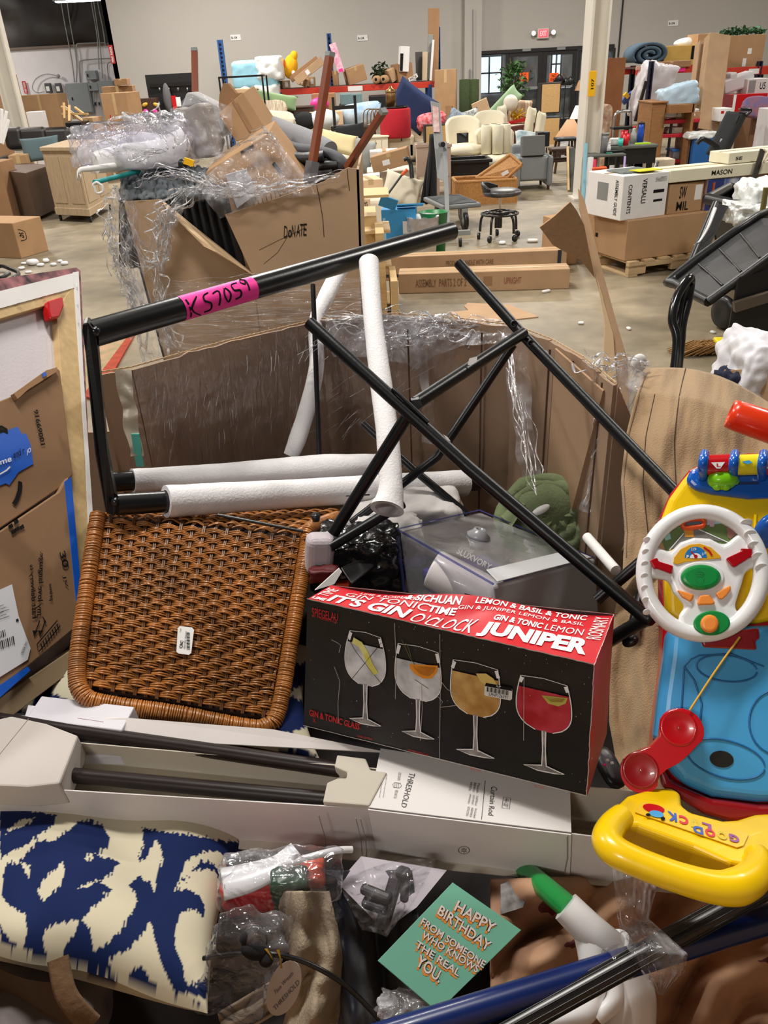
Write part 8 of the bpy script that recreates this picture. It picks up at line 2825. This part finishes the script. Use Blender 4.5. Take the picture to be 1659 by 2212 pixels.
hslab('handle_body',[(1330,1740),(1356,1716),(1410,1700),(1450,1698),(1472,1712),(1474,1738),(1492,1752),(1560,1770),(1592,1768),(1630,1756),(1700,1752),(1720,1900),(1640,1872),(1580,1862),(1500,1826),(1380,1782),(1340,1780),(1318,1766)],.0,.035,YE,.012)
MB().tube([HPn.hit(x,y,.004) for x,y in ((1345,1762),(1322,1786),(1312,1815),(1330,1840),(1380,1864),(1460,1894),(1540,1916),(1590,1916),(1625,1896),(1640,1866),(1632,1842))],[.013,.015,.0165,.016,.015,.015,.016,.018,.017,.015,.012],18,smooth=6).build('grip',YE,tw)
hslab('sticker',[(1374,1742),(1390,1732),(1460,1752),(1500,1776),(1600,1792),(1617,1802),(1606,1826),(1592,1830),(1540,1812),(1372,1754)],.0022,.001,M('sticker_yellow',srgb(246,200,50),.3),0)
SP=Plane(*[HPn.hit(*q,.0026) for q in ((1400,1750),(1600,1800),(1400,1780))])
CC=[srgb(214,40,60),srgb(50,90,180),srgb(60,160,70),srgb(150,80,150),srgb(214,190,40)]
for i,ch in enumerate('LUCK'):
 m=MB()
 x=1536-i*25
 text_px(m,ch,SP,(x,1781-i*8),(x-20,1775-i*8),(x-18,1792-i*7),(x+2,1797-i*7),.0006,.05)
 m.build('lettering',M('st%d' % (i % 5),CC[(i+3) % 5],.4),tw)
for i,ch in enumerate('GOOD'):
 m=MB()
 x=1596-i*26
 text_px(m,ch,SP,(x,1806-i*6),(x-22,1799-i*6),(x-20,1816-i*6),(x+2,1822-i*6),.0008,.05)
 m.build('lettering',M('st%d' % (i % 5),CC[(i+3) % 5],.4),tw)
m=MB()
poly_px(m,SP,ell(1412,1746,24,9,20,.2),.0006)
m.build('printed_bug',RE,tw)
m=MB()
poly_px(m,SP,ell(1418,1758,16,7,20,.2),.0009)
m.build('printed_face',LB,tw)
m=MB()
for q in ((1400,1760),(1432,1768)):
 poly_px(m,SP,ell(*q,5,3.5,12),.0012)
m.build('printed_eye',INK,tw)
rc=thing('remote_control','black remote control with pink and white buttons lying right of the gin box','remote',P(1318,1660,1.06))
MB().ball(P(1316,1658,1.06),(.016,.03,.008),rot3(20,10,20),e=.7).build('body',BLACK,rc)
for x,y,c in ((1312,1642,WHITE),(1306,1652,PINKT),(1322,1648,WHITE)):
 MB().box(P(x,y,1.035),(.004,.003,.002)).build('button',c,rc)
# curtain rod box
Aa=P(0,1697,1.10)
Bb=P(1234,1799,.945)
Cc=G(832,1626,.935)
CT=Plane(Aa,Bb,Cc)
CN_=CT.n
cw=M('carton_white',srgb(214,208,206),.5,var=.03,vs=6,bump=.1,bs=40,spec=.35)
ci=M('carton_white_inner',srgb(196,188,174),.7,var=.04,vs=8)
crb=thing('curtain_rod_box','long open white curtain rod box with a printed sleeve lying across the bin','box',CT.hit(700,1740,-.07))
H=lambda x,y,o=0.0:CT.hit(x,y,o)
e_=(Bb-Aa).normalized()
dwn=-CN_*.062-(CN_.cross(e_)).normalized()*0
far=lambda pts,o,th,nm,mat,bev=.0008:MB().prism([H(x,y,o) for x,y in pts],-CN_*th).build(nm,mat,crb,bevel=bev)
L0,L1=H(-220,1684),H(796,1745)
R0,R1=H(1234,1799),H(1760,1864)
def wall(nm,a_,b_,mat,h=.09,t=.0015,cr=0):
 n=(b_-a_).cross(CN_).normalized()*t
 m=MB()
 m.box8([a_-CN_*h,b_-CN_*h,b_-CN_*h+n,a_-CN_*h+n,a_,b_,b_+n,a_+n])
 return m.build(nm,mat,crb)
inn=CN_.cross(e_).normalized()
if inn.y <0:
 inn=-inn
wall('front_wall',L0,L1,cw)
wall('front_wall',L1,R1,cw)
bk0,bk1=H(-220,1512),H(1700,1690)
bk0,bk1=L0+inn*.090,R1+inn*.075
wall('back_wall',bk0,bk1,ci)
m=MB()
m.add([L0-CN_*.089,R1-CN_*.089,bk1-CN_*.089,bk0-CN_*.089],[(0,1,2,3)])
m.build('bottom',ci,crb,solid=.0015)
MB().prism([bk0+CN_*.001,H(840,1627,.001),H(590,1577,.012),H(275,1552,.014),bk0+inn*.03],CN_*.0015).build('back_flap',cw,crb)
s4=[H(796,1745,.002),H(1234,1799,.002),H(1229,1736,.002),H(1000,1668,.002),H(832,1626,.002)]
s4=[H(796,1745,.002),H(1234,1799,.002),H(1234,1799,.002)+inn*.078,H(796,1745,.002)+inn*.092]
sl1=MB().prism(s4,CN_*.0015)
fr_=[H(796,1745,.0035),H(1234,1799,.0035)]
of=(e_.cross(CN_)).normalized()
if of.y >0:
 of=-of
fr_=[q+of*.003 for q in fr_]
sl1.box8([fr_[0]-CN_*.092,fr_[1]-CN_*.094,fr_[1]-CN_*.094-of*.0015,fr_[0]-CN_*.092-of*.0015,fr_[0],fr_[1],fr_[1]-of*.0015,fr_[0]-of*.0015])
sl1.build('sleeve',M('sleeve_white',srgb(222,217,215),.45,spec=.4),crb)
m=MB()
fm=H(0,1697,0)
for x in (690,770,780,1225):
 q=H(x,1697+x*.083,.004)+of*.0045
 m.tube([q,q-CN_*.045+e_*.001,q-CN_*.09-e_*.003],.0006,5)
m.build('crease',M('crease_grey',srgb(150,146,146),.8),crb)
CI=M('print_grey',srgb(70,68,70),.6)
m=MB()
text_px(m,'THRESHOLD',CT,(884,1668),(866,1742),(877,1745),(897,1671),.0042)
text_px(m,'LOOKS LIKE HOME',CT,(861,1668),(858,1685),(864,1686),(867,1669),.0042)
text_px(m,'FEELS LIKE YOU',CT,(854,1706),(850,1724),(856,1725),(860,1707),.0042)
line_px(m,CT,[(848,1694),(850,1700),(862,1702),(867,1698),(865,1692),(853,1690)],.0006,.0042,True)
for k in (853,857,861):
 line_px(m,CT,[(k,1692),(k-.5,1701)],.0005,.0042)
for k in range(2):
 text_px(m,'rod 66in x 120in length black ends',CT,(826+k*8,1672),(818+k*8,1722),(821+k*8,1723),(829+k*8,1673),.0042)
line_px(m,CT,[(1048,1686),(1040,1770)],.0007,.0042)
for k,ln in enumerate((('Finish','DARK WOOD','WITH NICKEL'),('Install Method','QUICK MOUNT','(MARKED)'),('Included','HARDWARE &','INSTRUCTIONS'))):
 for j,s_ in enumerate(ln):
  x0=1036-j*8-k*3
  y0=1692+k*27-j*2
  text_px(m,s_,CT,(x0-4,y0),(x0-8,y0+20),(x0-3,y0+21),(x0+1,y0+1),.0042)
text_px(m,'Curtain Rod',CT,(1061,1698),(1054,1760),(1066,1762),(1074,1701),.0042)
text_px(m,'66-120"',CT,(1090,1725),(1087,1742),(1097,1744),(1100,1727),.0042)
line_px(m,CT,[(1087,1722),(1084,1745),(1100,1747),(1103,1724)],.0006,.0042,True)
FPl=Plane(fr_[0]+of*.001,fr_[1]+of*.001,fr_[1]-CN_*.06+of*.001)
line_px(m,FPl,ell(1002,1837,12,8,24),.0007,0,True)
for q in ([(996,1834),(1008,1834)],[(996,1840),(1008,1840)],[(1002,1832),(1002,1843)],[(998,1834),(998,1840)],[(1006,1834),(1006,1840)]):
 line_px(m,FPl,q,.0006,0)
m.build('print',CI,crb)
m=MB()
for x0,x1,y in ((848,892,1863),(1110,1156,1896)):
 poly_px(m,FPl,[(x0,y-4),(x1,y),(x1,y+5),(x0+2,y)],.0004)
m.build('slot',M('slot_brown',srgb(104,84,66),.9),crb)
far([(728,1630),(790,1638),(800,1662),(836,1668),(798,1740),(697,1732),(706,1690),(730,1680),(748,1680),(750,1668),(722,1656)],.006,.03,'insert',ci,.002)
far([(-160,1592),(24,1546),(100,1562),(168,1588),(128,1692),(60,1700),(-160,1690)],.018,.045,'end_insert',M('insert_grey',srgb(186,178,172),.7,var=.04),.003)
ribbon_=MB()
line_px(ribbon_,CT,[(62,1552),(-10,1640),(-60,1690)],.001,.0186)
ribbon_.build('fold',M('crease_grey'),crb)
wpk=thing('flat_package','white box with a magenta stripe tucked under the dark rods at left','box',H(170,1600,-.03))
MB().prism([H(56,1552,.014),H(262,1578,.014),H(262,1578,.014)-CN_*.045,H(56,1552,.014)-CN_*.045],inn*.045).build('side_box',M('pack_white',srgb(206,204,212),.4),wpk,bevel=.002)
pk=[H(50,1556,.012),H(262,1580,.012),H(280,1544,.012),H(60,1522,.012)]
MB().prism(pk,-CN_*.03).build('body',M('pack_white',srgb(206,204,212),.4),wpk,bevel=.002)
MB().prism([H(120,1632,-.022),H(262,1634,-.022),H(276,1600,-.022),H(130,1590,-.022)],-CN_*.02).build('lower_box',M('pack_white'),wpk,bevel=.002)
MB().prism([H(166,1590,-.005),H(222,1592,-.005),H(224,1560,.0135),H(168,1552,.0135)],CN_*.001).build('magenta_stripe',M('magenta',srgb(150,20,100),.4),wpk)
DR=M('rod_wood',srgb(34,24,22),.4,var=.25,vs=7,stretch=(2,14,14),spec=.25)
for nm,a_,b_,r in (('upper dark wood curtain rod resting in the white box',H(-160,1532,.012),H(760,1666,-.012),.0108),('lower dark wood curtain rod in the white box',H(128,1672,-.012),H(740,1730,-.026),.0108)):
 r_=thing('curtain_rod',nm,'rod',a_)
 MB().cyl(a_,b_,r,24).build('rod',DR,r_)
 MB().cyl(b_-(b_-a_).normalized()*.001,b_+(b_-a_).normalized()*.03,r*.8,20).build('inner_rod',DR,r_)
 MB().cyl(a_-(b_-a_).normalized()*.003,a_,r*1.04,24).build('end_ring',DR,r_)
# ikat cushions
def pip(x,y,poly):
 c=False
 j=len(poly)-1
 for i in range(len(poly)):
  xi,yi=poly[i]
  xj,yj=poly[j]
  if (yi >y) != (yj >y) and x <(xj-xi)*(y-yi)/(yj-yi)+xi:
   c=not c
  j=i
 return c
S3=560/1659.0
def cp(*pts):
 return [(x*S3,1720+y*S3) for x,y in pts]
DARK=[cp((0,60),(370,120),(330,190),(260,240),(180,300),(60,360),(0,410)),cp((150,380),(250,280),(340,290),(480,180),(560,155),(650,180),(700,260),(690,320),(640,360),(620,380),(770,420),(720,480),(640,540),(720,600),(640,660),(560,740),(520,790),(340,820),(280,860),(270,960),(320,1040),(390,1060),(340,1050),(150,980),(170,900),(165,760),(60,700),(10,640),(20,500),(40,430),(120,430)),
  cp((520,790),(580,850),(600,990),(690,940),(770,870),(830,770),(880,680),(860,600),(820,580),(890,520),(960,540),(985,610),(1000,520),(1040,400),(1030,320),(1000,280),(960,340),(930,400),(885,410),(920,280),(910,205),(1230,250),(1500,290),(1640,300),(1580,380),(1540,500),(1490,590),(1410,550),(1370,470),(1250,470),(1205,520),(1120,600),(1200,590),(1280,640),(1310,700),(1300,770),(1240,720),(1150,760),(1120,850),(1120,960),(1170,1080),(1180,1180),(1230,1240),(1130,1280),(1090,1200),(1030,1060),(980,870),(970,800),(900,890),(800,1000),(690,1040),(750,1200),(660,1160),(560,1130),(410,1070),(400,980),(460,900)),
  cp((780,1190),(850,1120),(905,1085),(960,1170),(1050,1260),(1140,1300),(1290,1320),(1240,1340),(1000,1280)),cp((1180,1250),(1290,1150),(1280,1190),(1220,1250),(1340,1150),(1320,1300)),cp((1350,910),(1430,860),(1500,600),(1540,620),(1440,860),(1370,1000)),cp((0,820),(60,920),(150,980),(0,940))]
LIGHT=[cp((245,600),(270,540),(350,470),(400,420),(415,470),(380,580),(280,665),(245,630)),cp((30,240),(120,150),(240,140),(130,200)),cp((540,400),(570,365),(620,370),(560,410)),cp((480,590),(560,555),(640,540),(560,580)),cp((1200,400),(1300,355),(1400,350),(1450,410),(1440,480),(1390,480),(1380,440),(1280,410),(1205,510),(1150,560),(1110,610),(1180,450)),cp((0,480),(0,660),(60,700),(12,640)),cp((200,440),(130,420),(180,520))]
IK=bpy.data.materials.new('ikat_cloth')
IK.use_nodes=True
_b=IK.node_tree.nodes['Principled BSDF']
_b.inputs['Roughness'].default_value=.85
_b.inputs['Specular IOR Level'].default_value=.2
_a=IK.node_tree.nodes.new('ShaderNodeAttribute')
_a.attribute_name='ikat'
IK.node_tree.links.new(_a.outputs['Color'],_b.inputs['Base Color'])
NV_,CR_=srgb(12,30,76),srgb(196,188,164)
def ikat(name,label,c4,thick,shift,NU=210,NW=170):
 q=quadfn(*c4)
 n=(c4[1]-c4[0]).cross(c4[3]-c4[0]).normalized()
 if n.dot(CAM-c4[0]) <0:
  n=-n
 def fn(u,v):
  a_,b2=2*u-1,2*v-1
  e=max(0,(1-a_ ** 4)*(1-b2 ** 4)) ** .45
  k=(1-.10*(1-b2*b2)*abs(a_) ** 3)
  k2=(1-.08*(1-a_*a_)*abs(b2) ** 3)
  p=q(.5+(u-.5)*k,.5+(v-.5)*k2)
  tuft=sum(math.exp(-(((u-x)/.10) ** 2+((v-y)/.12) ** 2)) for x,y in ((.68,.55),(.30,.75),(.35,.2)))
  w_=.12*math.sin(u*13+v*5)*(1-e*.3)
  return p+n*thick*(1.6*e*(1+.12*noise.noise(V((u*4,v*4,shift))))-.30*tuft*1.1+w_*.8)
 m=MB().grid(fn,NU,NW)
 def bk(u,v):
  u=1-u
  e=max(0,(1-(2*u-1) ** 4)*(1-(2*v-1) ** 4)) ** .5
  p=fn(u,v)
  return p-n*((p-q(u,v)).dot(n)+thick*.9*e) if e >.02 else p
 m.grid(bk,60,50)
 o=tag(m.build(name,IK),label,'cushion')
 me=o.data
 at=me.color_attributes.new('ikat','FLOAT_COLOR','POINT')
 og=o.location
 for i,vt in enumerate(me.vertices):
  d=vt.co+og-CAM
  z=d.dot(_F)
  x=829.5+FPX*d.dot(_R)/z-shift
  y=1106-FPX*d.dot(_U)/z-shift*.1
  j=noise.noise(V((x*.22+y*.05,y*.025,3)))*9+noise.noise(V((x*.6,y*.06,7)))*6
  yy=y+j
  xx=x+j*.3
  dk=any(pip(xx,yy,p_) for p_ in DARK) and not any(pip(xx,yy,p_) for p_ in LIGHT)
  if shift:
   dk=noise.noise(V((xx*.011,yy*.016,9))) >.02
  at.data[i].color=(*(NV_ if dk else CR_),1)
 return o
ikat('patterned_cushion','big navy and cream ikat cushion at the lower left in front of the white box',(P(-160,2040,.93),P(448,2192,.85),P(566,1790,1.13),P(-120,1680,1.36)),.034,0)
ikat('patterned_cushion','navy and cream ikat cushion mostly hidden beneath the wicker seat',(P(30,1540,1.30),P(690,1640,1.24),P(680,1400,1.5),P(120,1330,1.5)),.03,40,120,90)
# the tangle at the bottom
bs_=thing('fabric_strap','brown ribbed fabric strap and cloth below the big cushion','strap',P(110,2140,.9))
def strap(u,v):
 x=-60+200*u+60*v*v
 y=2060+60*u+110*v+20*math.sin(u*3)
 return P(x,y,.86+.03*math.sin(u*5)+.05*v)
MB().grid(strap,24,24).build('cloth',M('brown_cloth',srgb(80,62,44),.9,bump=.4,bs=60),bs_)
MB().tube([P(125,2070,.84),P(140,2140,.83),P(165,2180,.83),P(198,2212,.84)],.011,8,smooth=5,flat=.25).build('strap',M('strap_tan',srgb(112,86,60),.85,bump=.5,bs=90),bs_)
bundle('grey_sheet','plain grey sheet corner at the bottom left','cloth',60,2190,.93,(.18,.1,.08),.06,M('grey_sheet2',srgb(112,104,104),.8),6)
hg=thing('plastic_hanger','white plastic hanger arm showing under the white box','hanger',P(600,1850,.96))
MB().tube([P(480,1910,.95),P(540,1895,.96),P(600,1870,.97),P(640,1835,.98)],[.022,.02,.015,.012],16,smooth=5,flat=.5).build('body',TW,hg)
MB().tube([P(610,1866,.95),P(645,1858,.95),P(720,1838,.96),P(760,1835,.97)],.0042,10,smooth=4).build('bar',TW,hg)
MB().tube([P(638,1842,.95),P(634,1855,.95),P(624,1866,.95),P(620,1872,.95)],.0038,8,smooth=4).build('peg',TW,hg)
for lab,x,y,d,s,mt,sd in (('red plastic toy piece in clear film below the hanger',560,1925,.99,(.09,.04,.05),'toy_red',3),('dark green toy piece in clear film below the hanger',628,1920,.96,(.045,.03,.055),None,4),('orange red toy cap in clear film right of the hanger',648,1888,.97,(.06,.03,.025),'orange_toy',5)):
 bundle('toy_piece',lab,'toy',x,y,d,s,.1,MATS[mt] if mt else M('toy_dark_green',srgb(8,62,34),.3,coat=.3),sd,None,12)
bundle('film_bag','clear film bag around the toy pieces under the hanger','bag',610,1915,.955,(.14,.05,.09),.16,BAG,12,None,22)
bundle('film_bag','clear film bag with a shiny tail beside the big cushion','bag',520,2090,.88,(.08,.04,.16),.2,BAG,14,rot3(0,20,0),22)
BG_=M('beige_canvas',srgb(168,152,130),.9,var=.05,bump=.5,bs=300)
bc_=thing('beige_trousers','beige canvas trousers crumpled in the bottom middle','clothing',P(680,2050,.93))
def bcf(u,v):
 x=605+120*u+30*math.sin(v*3)*(1-.3*u)-15*(1-v)
 y=1925+300*v
 return P(x,y,.95-.035*math.sin(u*PI)-.02*v+.012*math.sin(u*9+v*7)+.01*noise.noise(V((u*5,v*6,1))))
MB().grid(bcf,40,60).build('leg',BG_,bc_,solid=.003)
def bcf2(u,v):
 x=470+220*u+20*v
 y=2190-130*u+60*v
 return P(x,y,.93+.01*math.sin(v*9)+.01*noise.noise(V((u*4,v*4,8))))
MB().grid(bcf2,30,16).build('fold',BG_,bc_,solid=.003)
NVS=M('navy_satin',srgb(16,20,38),.5,bump=.4,bs=30,sheen=.3)
nv=thing('navy_trousers','dark navy satiny cloth running down beside the greeting card','clothing',P(800,2100,.95))
def nvf(u,v):
 x=700+190*u+40*v
 y=1880+340*v
 return P(x,y,.99-.03*math.sin(u*8+.5)*(.4+v)-.03*v+.008*noise.noise(V((u*6,v*6,3))))
MB().grid(nvf,60,60).build('cloth',NVS,nv,solid=.003)
wrt=thing('wreath_ring','black wire wreath frame with gold thread and an oval paper tag','wreath',P(560,2050,.86))
MB().tube([P(440,2070,.87),P(520,2060,.85),P(580,2060,.84),P(650,2075,.84),P(720,2110,.84),P(770,2150,.85),P(830,2214,.86)],.0028,10,smooth=6).build('wire',BMET,wrt)
MB().tube([P(550+27*math.cos(t),2030+27*math.sin(t),.85) for t in [i*PI/12 for i in range(24)]],.0011,6,closed=True).build('ring',BMET,wrt)
MB().ball(P(550,2052,.835),(.016,.01,.01),rot3(0,30,0)).ball(P(532,2028,.835),(.007,.007,.010)).ball(P(575,2072,.835),.008).build('black_bow',BCLOTH,wrt)
m=MB()
for a_,b_ in (((532,2050),(545,2062)),((572,2054),(586,2070)),((598,2056),(606,2088))):
 for k in range(4):
  m.tube([P(a_[0]+k*1.5,a_[1]-4,.832),P((a_[0]+b_[0])/2+4,(a_[1]+b_[1])/2,.83),P(b_[0]+k,b_[1]+3,.832)],.0007,5,smooth=3)
m.build('gold_thread',M('gold_thread',srgb(190,150,50),.4,metal=.6),wrt)
TGp=Plane(P(560,2100,.86),P(640,2100,.85),P(600,2200,.86))
MB().prism([TGp.hit(*q) for q in ell(613,2135,34,62,34,.35)],-TGp.n*.0006).build('paper_tag',M('tag_paper',srgb(190,178,170),.6),wrt)
m=MB()
text_px(m,'Faux Wreath',TGp,(596,2148),(634,2105),(630,2098),(592,2140),.0008)
text_px(m,'THRESHOLD',TGp,(594,2184),(648,2124),(643,2116),(589,2176),.0008)
m.build('lettering',M('print_grey'),wrt)
cl_=thing('bagged_clamp','black G-shaped clamp in a clear bag on white card under the white box','tool',P(830,1960,.93))
MB().prism([P(730,1908,.97),P(780,1850,1.0),P(965,1880,.99),P(900,1960,.96),P(830,2010,.94)],V((0,.002,-.002))).build('card',M('card_lilac',srgb(190,182,192),.5),cl_)
CLM=M('clamp_black',(.03,.03,.035),.4)
for a_,b_,w_ in (((858,1890),(822,2010),.017),((860,1882),(884,1890),.014),((780,1918),(846,1944),.012),((784,1946),(838,1966),.014),((880,1890),(872,1950),.01)):
 MB().bar(P(*a_,.945),P(*b_,.93),w_,.012).build('clamp_arm',CLM,cl_,bevel=.004)
bcl=MB()
def bgf(u,v):
 x=728+215*u-40*v*(1-u)*0+60*v*(1-2*u)*.9
 y=1905-50*math.sin(min(1,u*1.2)*PI/2)+160*v*(1-.35*abs(2*u-1))
 return P(x,y,.918+.012*noise.noise(V((u*6,v*6,2)))-.006*abs(noise.noise(V((u*14,v*9,4)))))
bcl.grid(bgf,50,40).build('clear_bag',BAG,cl_)
gcd=[P(816,2070,.86),P(980,1906,.93),P(1126,2002,.91),P(946,2186,.84)]
GC_=Plane(gcd[0],gcd[1],gcd[3])
gcd=[GC_.hit(*q) for q in ((816,2075),(978,1906),(1126,2009),(946,2186))]
gk=thing('greeting_card','mint green greeting card with orange and white birthday lettering','card',gcd[0])
MB().prism(gcd,-GC_.n*.002).build('card',M('mint',srgb(114,182,158),.6),gk,bevel=.0004)
lines=[('HAPPY',(980,1966),(1064,2018),24),('BIRTHDAY',(944,1974),(1054,2056),22),('FROM SOMEONE',(908,1996),(1044,2092),16),('WHO KNOWS',(910,2024),(1030,2102),16),('THE REAL',(896,2045),(990,2110),16),('YOU.',(897,2084),(948,2124),26)]
OT=M('card_orange',srgb(226,138,50),.6)
CWt=M('card_white',srgb(226,212,206),.6)
for dx,dy,mt,of_,bo,nm in ((-4,5,OT,.0004,.045,'lettering_shadow'),(0,0,INK,.0007,.05,'lettering_outline'),(0,0,CWt,.001,.02,'lettering')):
 m=MB()
 for s_,a_,b_,h_ in lines:
  ux,uy=h_*.42,-h_*.9
  b0=(a_[0]+dx,a_[1]+dy)
  b1=(b_[0]+dx,b_[1]+dy)
  text_px(m,s_,GC_,b0,b1,(b1[0]+ux,b1[1]+uy),(b0[0]+ux,b0[1]+uy),of_,bo)
 m.build(nm,mt,gk)
SKN=M('flesh_print',srgb(222,176,138),.75,col2=srgb(120,84,66),vs=6,bump=.3,bs=50)
sk=thing('printed_costume','crumpled flesh-toned printed fabric with dark red blotches, lower right','clothing',P(1400,2100,.92))
def skf(u,v):
 x=1060+640*u
 y=1900+350*v-20*u
 f=.035*abs(math.sin(u*9+v*5+1.6*noise.noise(V((u*3,v*3,5)))))+.03*noise.noise(V((u*6,v*5,2)))
 return P(x,y,1.0-.06*v-f)
MB().grid(skf,120,80).build('fabric',SKN,sk,solid=.003)
BLD=M('dark_red_print',srgb(112,22,26),.6,col2=srgb(36,8,12),vs=30)
for cu,cv_,ru,rv in ((.70,.70,.016,.055),(.20,.16,.035,.06),(.27,.40,.02,.03),(.93,.52,.03,.04),(.03,.7,.02,.03)):
 m=MB()
 ring=[(cu+ru*math.cos(t)*(1+.3*math.sin(3*t)),cv_+rv*math.sin(t)*(1+.2*math.cos(5*t))) for t in [i*PI/12 for i in range(24)]]
 m.add([skf(cu,cv_)-_F*.004]+[skf(max(0,min(1,a_)),b_)-_F*.003 for a_,b_ in ring],[(0,i+1,(i+1) % 24+1) for i in range(24)])
 m.build('printed_blotch',BLD,sk)
tag(MB().prism([P(1082,1915,.97),P(1150,1890,.98),P(1130,1960,.95),P(1082,1975,.95)],V((0,.003,0))).build('spotted_cloth',M('spotted',srgb(150,145,145),.8,col2=srgb(12,12,14),vs=60)),'small grey cloth with black spots behind the greeting card','cloth')
gt=thing('grabber_tool','green and white tool handle with a trigger loop at the lower right','tool',P(1300,2150,.85))
MB().cyl(P(1090,1842,1.08),P(1236,1968,.88),.0135,20).build('green_shaft',M('toy_green'),gt)
MB().tube([P(1222,1958,.88),P(1275,2010,.87),P(1330,2060,.87)],[.0175,.0185,.021],20,smooth=5).build('white_socket',TW,gt)
MB().tube([P(1318,2040,.87),P(1345,2090,.87),P(1362,2150,.86),P(1355,2240,.85)],[.023,.025,.027,.028],20,smooth=5).build('grip',TW,gt)
MB().tube([P(1280,2030,.87),P(1284,2080,.86),P(1282,2150,.85),P(1250,2190,.84),P(1180,2222,.83)],[.02,.017,.012,.015,.02],16,smooth=6).build('trigger_loop',TW,gt)
MB().tube([P(1330,2120,.85),P(1325,2165,.84),P(1290,2195,.84)],.009,12,smooth=5).build('trigger',TW,gt)
BP=M('pole_blue',srgb(14,36,96),.3,coat=.2)
bp_=thing('blue_pole','blue painted pole crossing the lower right corner behind the black one','pole',P(1300,2120,.80))
MB().cyl(P(700,2282,.75),P(2000,1880,.89),.0145,24).build('pole',BP,bp_)
MB().lathe(P(1316,2087,.806),[(.0155,0),(.0165,.002),(.0165,.018),(.0155,.02)],24,P(1400,2061,.82)-P(1316,2087,.806)).build('clear_band',BAG,bp_)
kp=thing('black_pole','black ridged pole crossing in front of the blue pole','pole',P(1300,2140,.76))
a_,b_=P(1030,2262,.77),P(1760,1858,.84)
MB().cyl(a_,b_,.0115,24).build('pole',M('pole_black',(.008,.008,.009),.3,spec=.6),kp)
m=MB()
t_=(b_-a_).normalized()
n0=t_.orthogonal().normalized()
n1=t_.cross(n0)
for k in range(12):
 an=k*PI/6
 o_=(n0*math.cos(an)+n1*math.sin(an))*.0113
 m.cyl(a_+o_,b_+o_,.0008,6)
m.build('ridge',M('pole_black'),kp)
pl_=thing('plastic_strip','crumpled clear plastic strip hanging below the yellow handle','film',P(1370,2000,.84))
Lp_=[(1322,1868,.87),(1328,1920,.85),(1334,1980,.83),(1342,2030,.80),(1362,2058,.78),(1392,2110,.78),(1424,2148,.79)]
Rp_=[(1430,1890,.88),(1414,1935,.86),(1402,1985,.83),(1430,2010,.80),(1486,2060,.76),(1480,2100,.77),(1432,2150,.79)]
def plf(u,v):
 k=min(int(v*6),5)
 t=v*6-k
 l=[Lp_[k][i]*(1-t)+Lp_[k+1][i]*t for i in range(3)]
 r=[Rp_[k][i]*(1-t)+Rp_[k+1][i]*t for i in range(3)]
 x,y,d=[l[i]*(1-u)+r[i]*u for i in range(3)]
 return P(x,y,d-.012*math.sin(u*PI)-.006*abs(noise.noise(V((u*7,v*5,1))))*2+.004*noise.noise(V((u*16,v*12,3))))
MB().grid(plf,36,80).build('film',film('clear_strip',.16,20,(1,1,1),bump=.8,bs=30,rough=.05),pl_)
bundle('foil_piece','shiny crumpled clear foil at the bottom middle','film',880,2190,.86,(.06,.03,.05),.25,film('foil',.3,30,(1,1,1),bump=1,bs=40,rough=.08),9,None,18)
